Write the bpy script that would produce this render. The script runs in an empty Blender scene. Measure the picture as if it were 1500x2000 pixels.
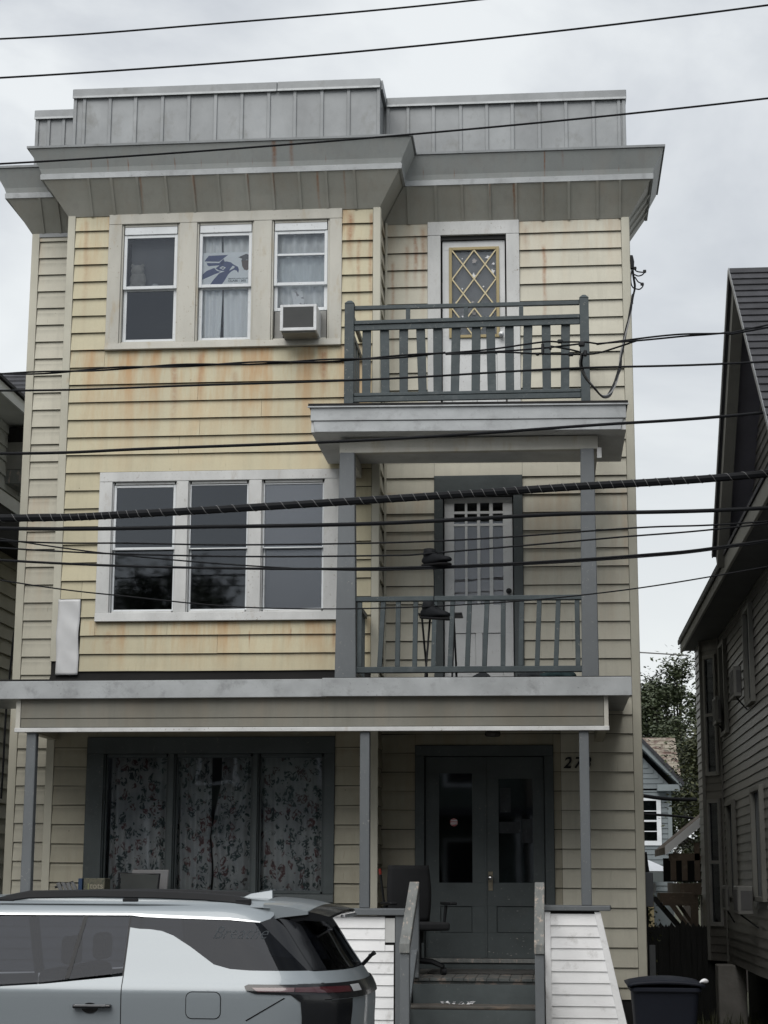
import bpy, bmesh, math, random
from mathutils import Vector, Matrix
from mathutils.geometry import tessellate_polygon
random.seed(7)
scene = bpy.context.scene
col = scene.collection

# ------------------------------------------------------------------ camera
CAM = Vector((0.0, -19.5, 1.70))
pitch, yaw, roll = math.radians(11.56), math.radians(5.3), math.radians(0.24)
F = Vector((-math.sin(yaw) * math.cos(pitch), math.cos(yaw) * math.cos(pitch), math.sin(pitch)))
R0 = F.cross(Vector((0, 0, 1))).normalized()
U0 = R0.cross(F)
UP = U0 * math.cos(roll) - R0 * math.sin(roll)
RT = R0 * math.cos(roll) + U0 * math.sin(roll)
cd = bpy.data.cameras.new("camera")
cam = bpy.data.objects.new("camera", cd)
col.objects.link(cam)
cam.matrix_world = Matrix(((RT.x, UP.x, -F.x, CAM.x), (RT.y, UP.y, -F.y, CAM.y), (RT.z, UP.z, -F.z, CAM.z), (0, 0, 0, 1)))
cd.sensor_fit = 'VERTICAL'
cd.sensor_height = 24.0
cd.lens = 24.0 * 3520 / 2000
cd.clip_start = 0.1
cd.clip_end = 3000
scene.camera = cam

# ------------------------------------------------------------------ sky, sun, exposure
SUN_EL, SUN_AZ = math.radians(51), math.radians(194)   # azimuth clockwise from +Y: behind the camera, a little to its left
w = bpy.data.worlds.new("World")
scene.world = w
w.use_nodes = True
nt = w.node_tree
nt.nodes.clear()
n_out = nt.nodes.new('ShaderNodeOutputWorld')
n_bg = nt.nodes.new('ShaderNodeBackground')
n_sky = nt.nodes.new('ShaderNodeTexSky')
n_sky.sky_type = 'NISHITA'
n_sky.sun_disc = False
n_sky.sun_elevation = SUN_EL
n_sky.sun_rotation = SUN_AZ
n_sky.dust_density = 4.0
tc = nt.nodes.new('ShaderNodeTexCoord')
mp = nt.nodes.new('ShaderNodeMapping')
mp.inputs['Scale'].default_value = (1.0, 1.0, 1.9)
mp.inputs['Location'].default_value = (0.35, 0.1, 0.62)
nz = nt.nodes.new('ShaderNodeTexNoise')
nz.inputs['Scale'].default_value = 3.0
nz.inputs['Detail'].default_value = 7
nz.inputs['Roughness'].default_value = 0.52
nz.inputs['Distortion'].default_value = 0.35
rp = nt.nodes.new('ShaderNodeValToRGB')
rp.color_ramp.elements[0].position = 0.40
rp.color_ramp.elements[0].color = (3.0, 3.2, 3.55, 1)
rp.color_ramp.elements[1].position = 0.60
rp.color_ramp.elements[1].color = (5.35, 5.55, 5.65, 1)
sx = nt.nodes.new('ShaderNodeSeparateXYZ')
mr = nt.nodes.new('ShaderNodeMapRange')
mr.inputs['From Min'].default_value = 0.08
mr.inputs['From Max'].default_value = 0.40
mr.inputs['To Min'].default_value = 0.0
mr.inputs['To Max'].default_value = 1.0
hz = nt.nodes.new('ShaderNodeMix')
hz.data_type = 'RGBA'
hz.inputs[6].default_value = (5.5, 5.7, 5.7, 1)
mx = nt.nodes.new('ShaderNodeMix')
mx.data_type = 'RGBA'
mx.inputs[0].default_value = 0.94
nt.links.new(tc.outputs['Generated'], mp.inputs['Vector'])
nt.links.new(mp.outputs[0], nz.inputs['Vector'])
nt.links.new(nz.outputs['Fac'], rp.inputs['Fac'])
nt.links.new(tc.outputs['Generated'], sx.inputs[0])
nt.links.new(sx.outputs['Z'], mr.inputs['Value'])
nt.links.new(mr.outputs[0], hz.inputs[0])
nt.links.new(rp.outputs['Color'], hz.inputs[7])
nt.links.new(n_sky.outputs['Color'], mx.inputs[6])
nt.links.new(hz.outputs[2], mx.inputs[7])
nt.links.new(mx.outputs[2], n_bg.inputs['Color'])
n_bg.inputs['Strength'].default_value = 0.083
nt.links.new(n_bg.outputs[0], n_out.inputs['Surface'])

ld = bpy.data.lights.new("sun", 'SUN')
ld.energy = 1.3
ld.angle = math.radians(50)
ld.color = (1.0, 0.97, 0.93)
sun = bpy.data.objects.new("sun", ld)
col.objects.link(sun)
sd = Vector((math.sin(SUN_AZ) * math.cos(SUN_EL), math.cos(SUN_AZ) * math.cos(SUN_EL), math.sin(SUN_EL)))
sun.rotation_euler = sd.to_track_quat('Z', 'Y').to_euler()
sun.location = sd * 60

scene.render.engine = 'CYCLES'
scene.cycles.max_bounces = 6
scene.cycles.transparent_max_bounces = 12
scene.view_settings.view_transform = 'Standard'
scene.view_settings.look = 'None'
scene.view_settings.exposure = 0.98
scene.view_settings.gamma = 1.0
scene.view_settings.use_curve_mapping = False

# ------------------------------------------------------------------ materials
def _new(name):
    m = bpy.data.materials.new(name)
    m.use_nodes = True
    t = m.node_tree
    b = t.nodes['Principled BSDF']
    return m, t, b

def _noise(t, scale, detail=4, vec=None, rough=0.55):
    n = t.nodes.new('ShaderNodeTexNoise')
    n.inputs['Scale'].default_value = scale
    n.inputs['Detail'].default_value = detail
    n.inputs['Roughness'].default_value = rough
    if vec is not None:
        t.links.new(vec, n.inputs['Vector'])
    return n.outputs['Fac']

def _map(t, vec, sc):
    m = t.nodes.new('ShaderNodeMapping')
    m.inputs['Scale'].default_value = sc
    t.links.new(vec, m.inputs['Vector'])
    return m.outputs[0]

def _range(t, v, a, b, c=0.0, d=1.0):
    m = t.nodes.new('ShaderNodeMapRange')
    for i, x in zip(('From Min', 'From Max', 'To Min', 'To Max'), (a, b, c, d)):
        m.inputs[i].default_value = x
    t.links.new(v, m.inputs['Value'])
    return m.outputs[0]

def _mix(t, f, a, b, mode='MIX'):
    m = t.nodes.new('ShaderNodeMix')
    m.data_type = 'RGBA'
    m.blend_type = mode
    if isinstance(f, (int, float)):
        m.inputs[0].default_value = f
    else:
        t.links.new(f, m.inputs[0])
    for i, x in ((6, a), (7, b)):
        if isinstance(x, tuple):
            m.inputs[i].default_value = (*x[:3], 1)
        else:
            t.links.new(x, m.inputs[i])
    return m.outputs[2]

def _math(t, op, a, b=None, clamp=False):
    m = t.nodes.new('ShaderNodeMath')
    m.operation = op
    m.use_clamp = clamp
    for i, x in enumerate((a, b)):
        if x is None:
            continue
        if isinstance(x, (int, float)):
            m.inputs[i].default_value = x
        else:
            t.links.new(x, m.inputs[i])
    return m.outputs[0]

def _bump(t, b, h, strength, dist=0.01):
    n = t.nodes.new('ShaderNodeBump')
    n.inputs['Strength'].default_value = strength
    n.inputs['Distance'].default_value = dist
    t.links.new(h, n.inputs['Height'])
    t.links.new(n.outputs[0], b.inputs['Normal'])

def _pos(t, local=False):
    if local:
        return t.nodes.new('ShaderNodeTexCoord').outputs['Object']
    return t.nodes.new('ShaderNodeNewGeometry').outputs['Position']

def M(name, c, rough=0.6, metal=0.0, dark=0.25, scale=2.5, stretch=(1, 1, 1), bump=0.0, bscale=40,
      objvar=0.0, c2=None, c2amt=(0.55, 0.75), spec=0.4, coat=0.0, local=False, chips=None):
    """one surface: base colour, large soft variation, second colour in patches, fine relief"""
    m, t, b = _new(name)
    p = _pos(t, local)
    pv = _map(t, p, stretch)
    n1 = _noise(t, scale, 6, pv)
    f = _range(t, n1, 0.35, 0.7)
    cc = _mix(t, f, c, tuple(x * (1 - dark) for x in c))
    if c2:
        n2 = _noise(t, scale * 2.3, 6, pv, 0.65)
        f2 = _range(t, n2, c2amt[0], c2amt[1])
        cc = _mix(t, f2, cc, c2)
    if chips:
        cc = _mix(t, _math(t, 'MULTIPLY', _range(t, _noise(t, 38, 5, p, 0.7), 0.615, 0.66, 0, 0.85), _range(t, _noise(t, 2.7, 3, p), 0.42, 0.62)), cc, chips)
    if objvar:
        oi = t.nodes.new('ShaderNodeObjectInfo')
        k = _range(t, oi.outputs['Random'], 0, 1, 1 - objvar, 1 + objvar)
        hs = t.nodes.new('ShaderNodeHueSaturation')
        t.links.new(k, hs.inputs['Value'])
        t.links.new(cc, hs.inputs['Color'])
        cc = hs.outputs[0]
    t.links.new(cc, b.inputs['Base Color'])
    b.inputs['Roughness'].default_value = rough
    b.inputs['Metallic'].default_value = metal
    b.inputs['Specular IOR Level'].default_value = spec
    b.inputs['Coat Weight'].default_value = coat
    b.inputs['Coat Roughness'].default_value = 0.04
    if bump:
        _bump(t, b, _noise(t, bscale, 4, pv), bump)
    return m

RUST = (0.27, 0.105, 0.035)

def siding_mat(name, base, second, streaks, bands, amount, lap=None):
    """old painted lap siding: blotchy fading, thin vertical weather stains, rust runs at given spots"""
    m, t, b = _new(name)
    p = _pos(t)
    sep = t.nodes.new('ShaderNodeSeparateXYZ')
    t.links.new(p, sep.inputs[0])
    x, z = sep.outputs['X'], sep.outputs['Z']
    blot = _range(t, _noise(t, 1.3, 6, p), 0.38, 0.68)
    c = _mix(t, blot, base, second)
    fine = _range(t, _noise(t, 1.0, 5, _map(t, p, (14, 14, 1.1)), 0.6), 0.5, 0.75, 0, 0.30)
    c = _mix(t, fine, c, tuple(v * 0.62 for v in base))
    mottled = _range(t, _noise(t, 55, 3, p, 0.7), 0.4, 0.8, 0, 0.16)
    c = _mix(t, mottled, c, tuple(v * 0.6 for v in base))
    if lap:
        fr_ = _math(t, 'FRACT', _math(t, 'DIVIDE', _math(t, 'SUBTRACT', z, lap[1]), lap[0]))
        lap_dark = _math(t, 'MULTIPLY', _range(t, fr_, 0.72, 1.0), _range(t, _noise(t, 6, 5, _map(t, p, (1, 1, 0.4)), 0.7), 0.35, 0.7, 0.1, 0.55))  # courses darken unevenly towards their top edge
        c = _mix(t, lap_dark, c, tuple(v * 0.42 for v in base))
        drip = _math(t, 'MULTIPLY', _range(t, _noise(t, 1.0, 2, _map(t, p, (48, 48, 0.8)), 0.5), 0.66, 0.74), _range(t, _noise(t, 2.0, 3, p), 0.5, 0.65, 0, 0.28))
        c = _mix(t, drip, c, (0.13, 0.10, 0.06))
        vo = t.nodes.new('ShaderNodeTexVoronoi'); vo.inputs['Scale'].default_value = 4.2
        t.links.new(_map(t, p, (1, 0.0, 1)), vo.inputs['Vector'])
        nail = _range(t, vo.outputs['Distance'], 0.030, 0.018, 0, 0.75)
        c = _mix(t, nail, c, (0.09, 0.07, 0.05))
    # rust wash below cornice and sills
    wob = _noise(t, 3.0, 3, p)
    s1 = _range(t, _noise(t, 1.0, 5, _map(t, p, (5.0, 5.0, 0.40)), 0.62), 0.46, 0.68)
    acc = None
    for zt, zb in bands:
        f = _math(t, 'MULTIPLY', _range(t, z, zb, zt), _math(t, 'LESS_THAN', z, zt + 0.02))
        acc = f if acc is None else _math(t, 'MAXIMUM', acc, f)
    wash = _math(t, 'MULTIPLY', _math(t, 'MULTIPLY', s1, acc), amount)
    c = _mix(t, wash, c, (0.40, 0.215, 0.08))
    for (x0, wd, zt, zb, st) in streaks:
        dx = _math(t, 'ABSOLUTE', _math(t, 'SUBTRACT', _math(t, 'ADD', x, _range(t, wob, 0, 1, -wd * 0.9, wd * 0.9)), x0))
        g = _range(t, dx, wd, wd * 0.15)
        h = _math(t, 'MULTIPLY', _range(t, z, zb, zb + (zt - zb) * 0.7), _range(t, z, zt + 0.03, zt - 0.03))
        f = _math(t, 'MULTIPLY', _math(t, 'MULTIPLY', g, h), st)
        brk = _range(t, _noise(t, 26, 4, p), 0.3, 0.6, 0.45, 1)
        c = _mix(t, _math(t, 'MULTIPLY', f, brk), c, RUST)
    oi = t.nodes.new('ShaderNodeObjectInfo')
    k = _range(t, oi.outputs['Random'], 0, 1, 0.95, 1.05)
    hs = t.nodes.new('ShaderNodeHueSaturation')
    t.links.new(k, hs.inputs['Value'])
    t.links.new(c, hs.inputs['Color'])
    t.links.new(hs.outputs[0], b.inputs['Base Color'])
    b.inputs['Roughness'].default_value = 0.55
    b.inputs['Specular IOR Level'].default_value = 0.35
    _bump(t, b, _noise(t, 3.5, 3, _map(t, p, (1, 1, 1.5))), 0.12, 0.02)
    return m

def glass_mat(name, tint=(0.9, 0.95, 0.95), reflect=0.10, rough=0.02, wave=0.0, ior=1.5):
    m, t, b = _new(name)
    t.nodes.remove(b)
    out = t.nodes['Material Output']
    tr = t.nodes.new('ShaderNodeBsdfTransparent')
    tr.inputs[0].default_value = (*tint, 1)
    gl = t.nodes.new('ShaderNodeBsdfGlossy')
    gl.inputs['Roughness'].default_value = rough
    gl.inputs["Color"].default_value = (0.86, 0.91, 1.0, 1)
    fr = t.nodes.new('ShaderNodeFresnel')
    fr.inputs[0].default_value = ior
    f = _math(t, 'ADD', fr.outputs[0], reflect, True)
    if wave:
        n = t.nodes.new('ShaderNodeBump')
        n.inputs['Strength'].default_value = wave
        n.inputs['Distance'].default_value = 0.02
        t.links.new(_noise(t, 2.2, 2, _pos(t)), n.inputs['Height'])
        t.links.new(n.outputs[0], gl.inputs['Normal'])
    ms = t.nodes.new('ShaderNodeMixShader')
    t.links.new(f, ms.inputs[0])
    t.links.new(tr.outputs[0], ms.inputs[1])
    t.links.new(gl.outputs[0], ms.inputs[2])
    t.links.new(ms.outputs[0], out.inputs['Surface'])
    return m

YEL, YEL2 = (0.52, 0.475, 0.33), (0.45, 0.415, 0.295)
BEI, BEI2 = (0.55, 0.532, 0.445), (0.47, 0.452, 0.375)
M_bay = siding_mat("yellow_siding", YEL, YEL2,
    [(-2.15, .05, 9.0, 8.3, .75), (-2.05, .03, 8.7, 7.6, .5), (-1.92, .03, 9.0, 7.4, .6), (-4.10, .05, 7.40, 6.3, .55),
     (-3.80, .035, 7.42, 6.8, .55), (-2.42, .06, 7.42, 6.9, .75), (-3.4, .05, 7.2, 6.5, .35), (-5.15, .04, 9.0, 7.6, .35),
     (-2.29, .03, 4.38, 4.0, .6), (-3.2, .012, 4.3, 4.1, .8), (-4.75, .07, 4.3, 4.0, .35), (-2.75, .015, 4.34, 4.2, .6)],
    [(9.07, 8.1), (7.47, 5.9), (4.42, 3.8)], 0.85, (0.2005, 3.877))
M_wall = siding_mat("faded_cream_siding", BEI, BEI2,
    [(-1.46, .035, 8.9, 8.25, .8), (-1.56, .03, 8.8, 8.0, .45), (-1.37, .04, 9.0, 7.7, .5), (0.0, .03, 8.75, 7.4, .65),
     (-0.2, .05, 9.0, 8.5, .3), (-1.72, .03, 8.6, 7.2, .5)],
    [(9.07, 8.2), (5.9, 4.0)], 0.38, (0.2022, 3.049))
M_porchwall = siding_mat("grimy_shaded_porch_siding", (0.36, 0.34, 0.265), (0.25, 0.235, 0.18), [], [(3.3, 1.0)], 0.15, (0.2022, 3.049))  # darker than the open siding, for grime and painted-in porch shade both
M_beam = siding_mat("grimy_shaded_beam_cladding", (0.20, 0.196, 0.168), (0.15, 0.146, 0.122), [], [(3.5, 3.0)], 0.1)  # colour carries both dirt and the shade under the balcony
M_white_siding = M("white_vinyl_siding", (0.86, 0.87, 0.88), 0.5, dark=0.08, scale=3, c2=(0.50, 0.50, 0.49), c2amt=(0.58, 0.8), bump=0.1, objvar=0.03)
M_corner = M("cream_corner_trim", (0.53, 0.515, 0.43), 0.55, dark=0.25, scale=2, stretch=(1, 1, 0.5), bump=0.15, c2=(0.38, 0.24, 0.10), c2amt=(0.66, 0.85))
M_metal = M("grey_sheet_metal", (0.27, 0.285, 0.295), 0.42, metal=0.15, dark=0.28, scale=1.9, stretch=(1, 1, 0.7), bump=0.5, bscale=4, objvar=0.07, c2=(0.165, 0.17, 0.165), c2amt=(0.55, 0.78))
M_metal_lt = M("light_sheet_metal", (0.42, 0.44, 0.45), 0.38, metal=0.2, dark=0.25, scale=2.6, bump=0.4, bscale=5, c2=(0.26, 0.27, 0.275), c2amt=(0.53, 0.72), chips=(0.20, 0.20, 0.20))
M_soffit = siding_mat("soffit_sheet_metal", (0.37, 0.37, 0.335), (0.30, 0.30, 0.265), [(-2.5, .02, 9.5, 9.0, .7), (-2.2, .015, 9.5, 9.0, .5), (-4.5, .02, 9.5, 9.0, .6), (-3.89, .02, 9.45, 9.05, .5), (-3.28, .015, 9.45, 9.1, .45), (-2.99, .015, 9.45, 9.1, .4), (-0.6, .012, 9.45, 9.1, .4), (-0.33, .02, 9.5, 9.0, .7), (0.0, .015, 9.5, 9.0, .4)], [(9.5, 8.9)], 0.12)
M_fascia = siding_mat("cornice_sheet_metal", (0.385, 0.405, 0.40), (0.33, 0.35, 0.345), [(-2.97, .035, 9.78, 9.35, .8), (-2.78, .03, 9.78, 9.4, .6), (0.02, .012, 9.75, 9.4, .9), (-4.63, .01, 9.6, 9.45, .8), (-4.1, .01, 9.6, 9.45, .7), (-5.05, .012, 9.6, 9.49, .5), (-4.86, .012, 9.62, 9.46, .55), (-4.36, .008, 9.57, 9.5, .5), (-3.8, .008, 9.58, 9.5, .5), (-3.5, .008, 9.57, 9.5, .45), (-3.22, .008, 9.57, 9.5, .4), (-2.4, .008, 9.57, 9.5, .6), (-1.0, .01, 9.58, 9.48, .5), (-1.35, .01, 9.6, 9.48, .45), (0.45, .008, 9.56, 9.5, .5), (0.85, .008, 9.56, 9.5, .5), (0.22, .02, 9.75, 9.55, .3)], [(9.8, 9.0)], 0.08)
M_trimw = M("peeling_white_paint", (0.58, 0.59, 0.585), 0.6, dark=0.22, scale=4, stretch=(1, 1, 0.35), bump=0.4, bscale=25, c2=(0.43, 0.41, 0.38), c2amt=(0.6, 0.78), chips=(0.22, 0.19, 0.15))
M_trimc = M("stained_cream_trim", (0.50, 0.49, 0.44), 0.6, dark=0.2, scale=3, stretch=(1, 1, 0.3), bump=0.3, bscale=22, c2=(0.37, 0.30, 0.19), c2amt=(0.55, 0.8), chips=(0.25, 0.20, 0.14))
M_vinyl = M("white_vinyl_sash", (0.66, 0.69, 0.71), 0.4, dark=0.12, scale=5, chips=(0.25, 0.24, 0.22), c2=(0.42, 0.42, 0.41), c2amt=(0.65, 0.85))
M_bluegrey = M("blue_grey_porch_paint", (0.052, 0.068, 0.074), 0.5, dark=0.25, scale=3, bump=0.3, bscale=18, c2=(0.085, 0.10, 0.105), c2amt=(0.55, 0.75), chips=(0.20, 0.20, 0.185))
M_postgrey = M("grey_post_paint", (0.135, 0.148, 0.158), 0.5, dark=0.2, scale=2.5, stretch=(1, 1, 0.4), bump=0.25, bscale=18, c2=(0.10, 0.115, 0.12), c2amt=(0.58, 0.8), chips=(0.30, 0.29, 0.27))
M_greygreen = M("grey_green_trim_paint", (0.068, 0.082, 0.085), 0.5, dark=0.25, scale=3, bump=0.2, bscale=20, c2=(0.085, 0.092, 0.092), c2amt=(0.62, 0.8), chips=(0.16, 0.16, 0.15))
M_worn = M("worn_grey_wood", (0.20, 0.21, 0.205), 0.75, dark=0.3, scale=4, stretch=(3, 1, 1), bump=0.6, bscale=30, c2=(0.40, 0.34, 0.29), c2amt=(0.55, 0.66))
M_tread = M("bare_worn_tread", (0.085, 0.08, 0.072), 0.8, dark=0.4, scale=3, stretch=(0.6, 5, 1), bump=0.6, bscale=30, c2=(0.19, 0.14, 0.105), c2amt=(0.5, 0.7))
M_floorp = M("flaking_porch_floor_paint", (0.075, 0.083, 0.082), 0.7, dark=0.35, scale=5, bump=0.5, bscale=30, c2=(0.16, 0.13, 0.11), c2amt=(0.5, 0.62))
M_tar = M("black_tar_paper", (0.018, 0.018, 0.018), 0.9, dark=0.4)
M_dark = M("dark_interior", (0.05, 0.05, 0.05), 0.9, dark=0.3)
M_room = M("room_plaster", (0.16, 0.155, 0.15), 0.9, dark=0.2)
M_black = M("black_plastic", (0.014, 0.015, 0.017), 0.5, dark=0.2, spec=0.25)
M_cable = M("black_cable_rubber", (0.009, 0.010, 0.012), 0.7, dark=0.3, scale=6, spec=0.15)
M_wire = M("weathered_grey_wire", (0.20, 0.20, 0.20), 0.5, dark=0.4, scale=9)
M_steel = M("galvanised_steel", (0.35, 0.36, 0.37), 0.4, metal=0.7, dark=0.3)
M_glass = glass_mat("window_glass", (0.97, 0.98, 0.98), 0.0, 0.01, 0.04)
M_glassdk = glass_mat("dark_window_glass", (0.42, 0.45, 0.46), 0.03, 0.03, 0.01)
M_screen = glass_mat("insect_screen_glass", (0.60, 0.62, 0.63), 0.10, 0.3, 0.0)
M_curtw = M("white_net_curtain", (0.86, 0.88, 0.89), 0.9, dark=0.12, scale=4, stretch=(3, 1, 0.5))
M_shade = M("grey_roller_shade", (0.22, 0.205, 0.21), 0.9, dark=0.1)
M_doorw = M("scuffed_white_door_paint", (0.62, 0.635, 0.64), 0.45, dark=0.15, scale=3, chips=(0.25, 0.24, 0.22), c2=(0.36, 0.35, 0.34), c2amt=(0.66, 0.76), bump=0.15)
M_tan = M("tan_glazing_frame", (0.38, 0.31, 0.16), 0.5, dark=0.2)
M_lattice = M("cream_lattice_strip", (0.60, 0.52, 0.32), 0.5, dark=0.1)
M_shingle = M("dark_roof_shingle", (0.045, 0.046, 0.052), 0.85, dark=0.35, scale=8, bump=0.6, bscale=60, objvar=0.2)
M_concrete = M("old_concrete", (0.28, 0.27, 0.25), 0.9, dark=0.3, scale=3, bump=0.5, bscale=30)
M_grass_soil = M("weedy_soil", (0.05, 0.048, 0.032), 0.95, dark=0.4, scale=1.2, bump=0.8, bscale=20, c2=(0.04, 0.06, 0.02))
M_asphalt = M("asphalt", (0.085, 0.085, 0.087), 0.85, dark=0.3, scale=1.0, bump=0.5, bscale=90)
M_brown_siding = M("brown_grey_lap_siding", (0.115, 0.110, 0.100), 0.38, dark=0.25, scale=2.0, bump=0.5, bscale=6, objvar=0.10, c2=(0.17, 0.165, 0.155), c2amt=(0.55, 0.75), spec=0.7)
M_brown_trim = M("brown_grey_trim", (0.15, 0.15, 0.135), 0.5, dark=0.2, bump=0.2)
M_soffit_pl = M("purple_grey_soffit", (0.15, 0.15, 0.18), 0.6, dark=0.2, scale=3)
M_ac = M("grey_air_conditioner_case", (0.24, 0.24, 0.23), 0.5, dark=0.25, c2=(0.16, 0.15, 0.13))
M_acw = M("white_air_conditioner_case", (0.66, 0.68, 0.69), 0.45, dark=0.2, scale=9, c2=(0.36, 0.34, 0.31), c2amt=(0.6, 0.8))

# ------------------------------------------------------------------ mesh helpers
WL = {}

class MB:
    def __init__(s):
        s.v, s.f = [], []
    def add(s, vs, fs):
        o = len(s.v)
        s.v += [tuple(p) for p in vs]
        s.f += [tuple(i + o for i in f) for f in fs]
        return s
    def box(s, x0, x1, y0, y1, z0, z1):
        if x0 > x1: x0, x1 = x1, x0
        if y0 > y1: y0, y1 = y1, y0
        if z0 > z1: z0, z1 = z1, z0
        return s.hexa([(x0, y0, z0), (x1, y0, z0), (x1, y1, z0), (x0, y1, z0), (x0, y0, z1), (x1, y0, z1), (x1, y1, z1), (x0, y1, z1)])
    def hexa(s, p):
        return s.add(p, [(0, 3, 2, 1), (4, 5, 6, 7), (0, 1, 5, 4), (1, 2, 6, 5), (2, 3, 7, 6), (3, 0, 4, 7)])
    def prism(s, a, b):
        """two matching rings -> closed solid"""
        n = len(a)
        return s.add(list(a) + list(b), [tuple(range(n))[::-1], tuple(range(n, 2 * n))] + [(i, (i + 1) % n, n + (i + 1) % n, n + i) for i in range(n)])
    def xz(s, pts, y0, y1):
        return s.prism([(x, y0, z) for x, z in pts], [(x, y1, z) for x, z in pts])
    def yz(s, pts, x0, x1):
        return s.prism([(x0, y, z) for y, z in pts], [(x1, y, z) for y, z in pts])
    def xy(s, pts, z0, z1):
        return s.prism([(x, y, z0) for x, y in pts], [(x, y, z1) for x, y in pts])
    def tube(s, pts, r, n=8, twist=0.0, lobes=0.0):
        pts = [Vector(p) for p in pts]
        rs = r if isinstance(r, (list, tuple)) else [r] * len(pts)
        rings = []
        up = None
        for i, p in enumerate(pts):
            d = (pts[min(i + 1, len(pts) - 1)] - pts[max(i - 1, 0)]).normalized()
            if up is None:
                up = Vector((0, 0, 1)) if abs(d.z) < 0.9 else Vector((1, 0, 0))
            sd_ = d.cross(up).normalized()
            up = sd_.cross(d).normalized()
            ring = []
            for k in range(n):
                a = 2 * math.pi * k / n
                rr = rs[i] * (1 + (lobes * math.cos(3 * (a + twist * i)) if lobes else 0))
                ring.append(p + (sd_ * math.cos(a) + up * math.sin(a)) * rr)
            rings.append(ring)
        vs = [q for r_ in rings for q in r_]
        fs = [tuple(range(n))[::-1], tuple(range((len(pts) - 1) * n, len(pts) * n))]
        for i in range(len(pts) - 1):
            for k in range(n):
                fs.append((i * n + k, i * n + (k + 1) % n, (i + 1) * n + (k + 1) % n, (i + 1) * n + k))
        return s.add(vs, fs)
    def lathe(s, prof, c=(0, 0, 0), n=16, axis='z'):
        vs = []
        for r, h in prof:
            for k in range(n):
                a = 2 * math.pi * k / n
                u_, v_ = r * math.cos(a), r * math.sin(a)
                q = (u_, v_, h) if axis == 'z' else ((u_, h, v_) if axis == 'y' else (h, u_, v_))
                vs.append((c[0] + q[0], c[1] + q[1], c[2] + q[2]))
        m_ = len(prof)
        fs = [tuple(range(n)), tuple(range((m_ - 1) * n, m_ * n))[::-1]]
        for i in range(m_ - 1):
            for k in range(n):
                fs.append((i * n + k, (i + 1) * n + k, (i + 1) * n + (k + 1) % n, i * n + (k + 1) % n))
        return s.add(vs, fs)
    def ball(s, c, r, n=10, sc=(1, 1, 1)):
        m_ = n // 2 + 1
        prof = [(max(1e-4, math.sin(math.pi * i / m_)), -math.cos(math.pi * i / m_)) for i in range(m_ + 1)]
        vs = []
        for rr, h in prof:
            for k in range(n):
                a = 2 * math.pi * k / n
                vs.append((c[0] + r * sc[0] * rr * math.cos(a), c[1] + r * sc[1] * rr * math.sin(a), c[2] + r * sc[2] * h))
        fs = []
        for i in range(m_):
            for k in range(n):
                fs.append((i * n + k, i * n + (k + 1) % n, (i + 1) * n + (k + 1) % n, (i + 1) * n + k))
        return s.add(vs, fs)
    def grid(s, fn, nu, nv):
        vs = [fn(i / nu, j / nv) for j in range(nv + 1) for i in range(nu + 1)]
        fs = [(j * (nu + 1) + i, j * (nu + 1) + i + 1, (j + 1) * (nu + 1) + i + 1, (j + 1) * (nu + 1) + i) for j in range(nv) for i in range(nu)]
        return s.add(vs, fs)
    def build(s, name, mat, parent=None, bevel=0.0, smooth=False, label=None, kind=None, fix=True, segs=1):
        c = Vector([(min(p[i] for p in s.v) + max(p[i] for p in s.v)) / 2 for i in range(3)])
        if parent is None:
            c.z = min(p[2] for p in s.v)
        me = bpy.data.meshes.new(name)
        me.from_pydata([(p[0] - c.x, p[1] - c.y, p[2] - c.z) for p in s.v], [], s.f)
        if fix:
            bm = bmesh.new()
            bm.from_mesh(me)
            bmesh.ops.recalc_face_normals(bm, faces=bm.faces)
            bm.to_mesh(me)
            bm.free()
        me.materials.append(mat)
        if smooth:
            me.polygons.foreach_set('use_smooth', [True] * len(me.polygons))
            if smooth != 'all':
                try:
                    me.set_sharp_from_angle(angle=math.radians(38))
                except Exception:
                    pass
        o = bpy.data.objects.new(name, me)
        col.objects.link(o)
        base = WL[parent.name] if parent is not None else Vector((0, 0, 0))
        o.location = c - base
        if parent is not None:
            o.parent = parent
        WL[o.name] = c
        if bevel:
            b = o.modifiers.new('bevel', 'BEVEL')
            b.width = bevel
            b.segments = segs
            b.limit_method = 'ANGLE'
        if label: o['label'] = label
        if kind: o['kind'] = kind
        return o

def thing(name, label, cat, loc=(0, 0, 0), rotz=0.0, group=None, local=False, rot=None):
    o = bpy.data.objects.new(name, None)
    o.empty_display_size = 0.2
    col.objects.link(o)
    o.location = loc
    if rot: o.rotation_euler = rot
    else: o.rotation_euler = (0, 0, rotz)
    o['label'] = label
    o['category'] = cat
    if group: o['group'] = group
    WL[o.name] = Vector((0, 0, 0)) if local else Vector(loc)
    return o

def tag(o, label, cat, group=None):
    o['label'] = label
    o['category'] = cat
    if group: o['group'] = group
    return o

def bx(name, mat, parent, x0, x1, y0, y1, z0, z1, bevel=0.0, **k):
    return MB().box(x0, x1, y0, y1, z0, z1).build(name, mat, parent, bevel=bevel, **k)

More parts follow.
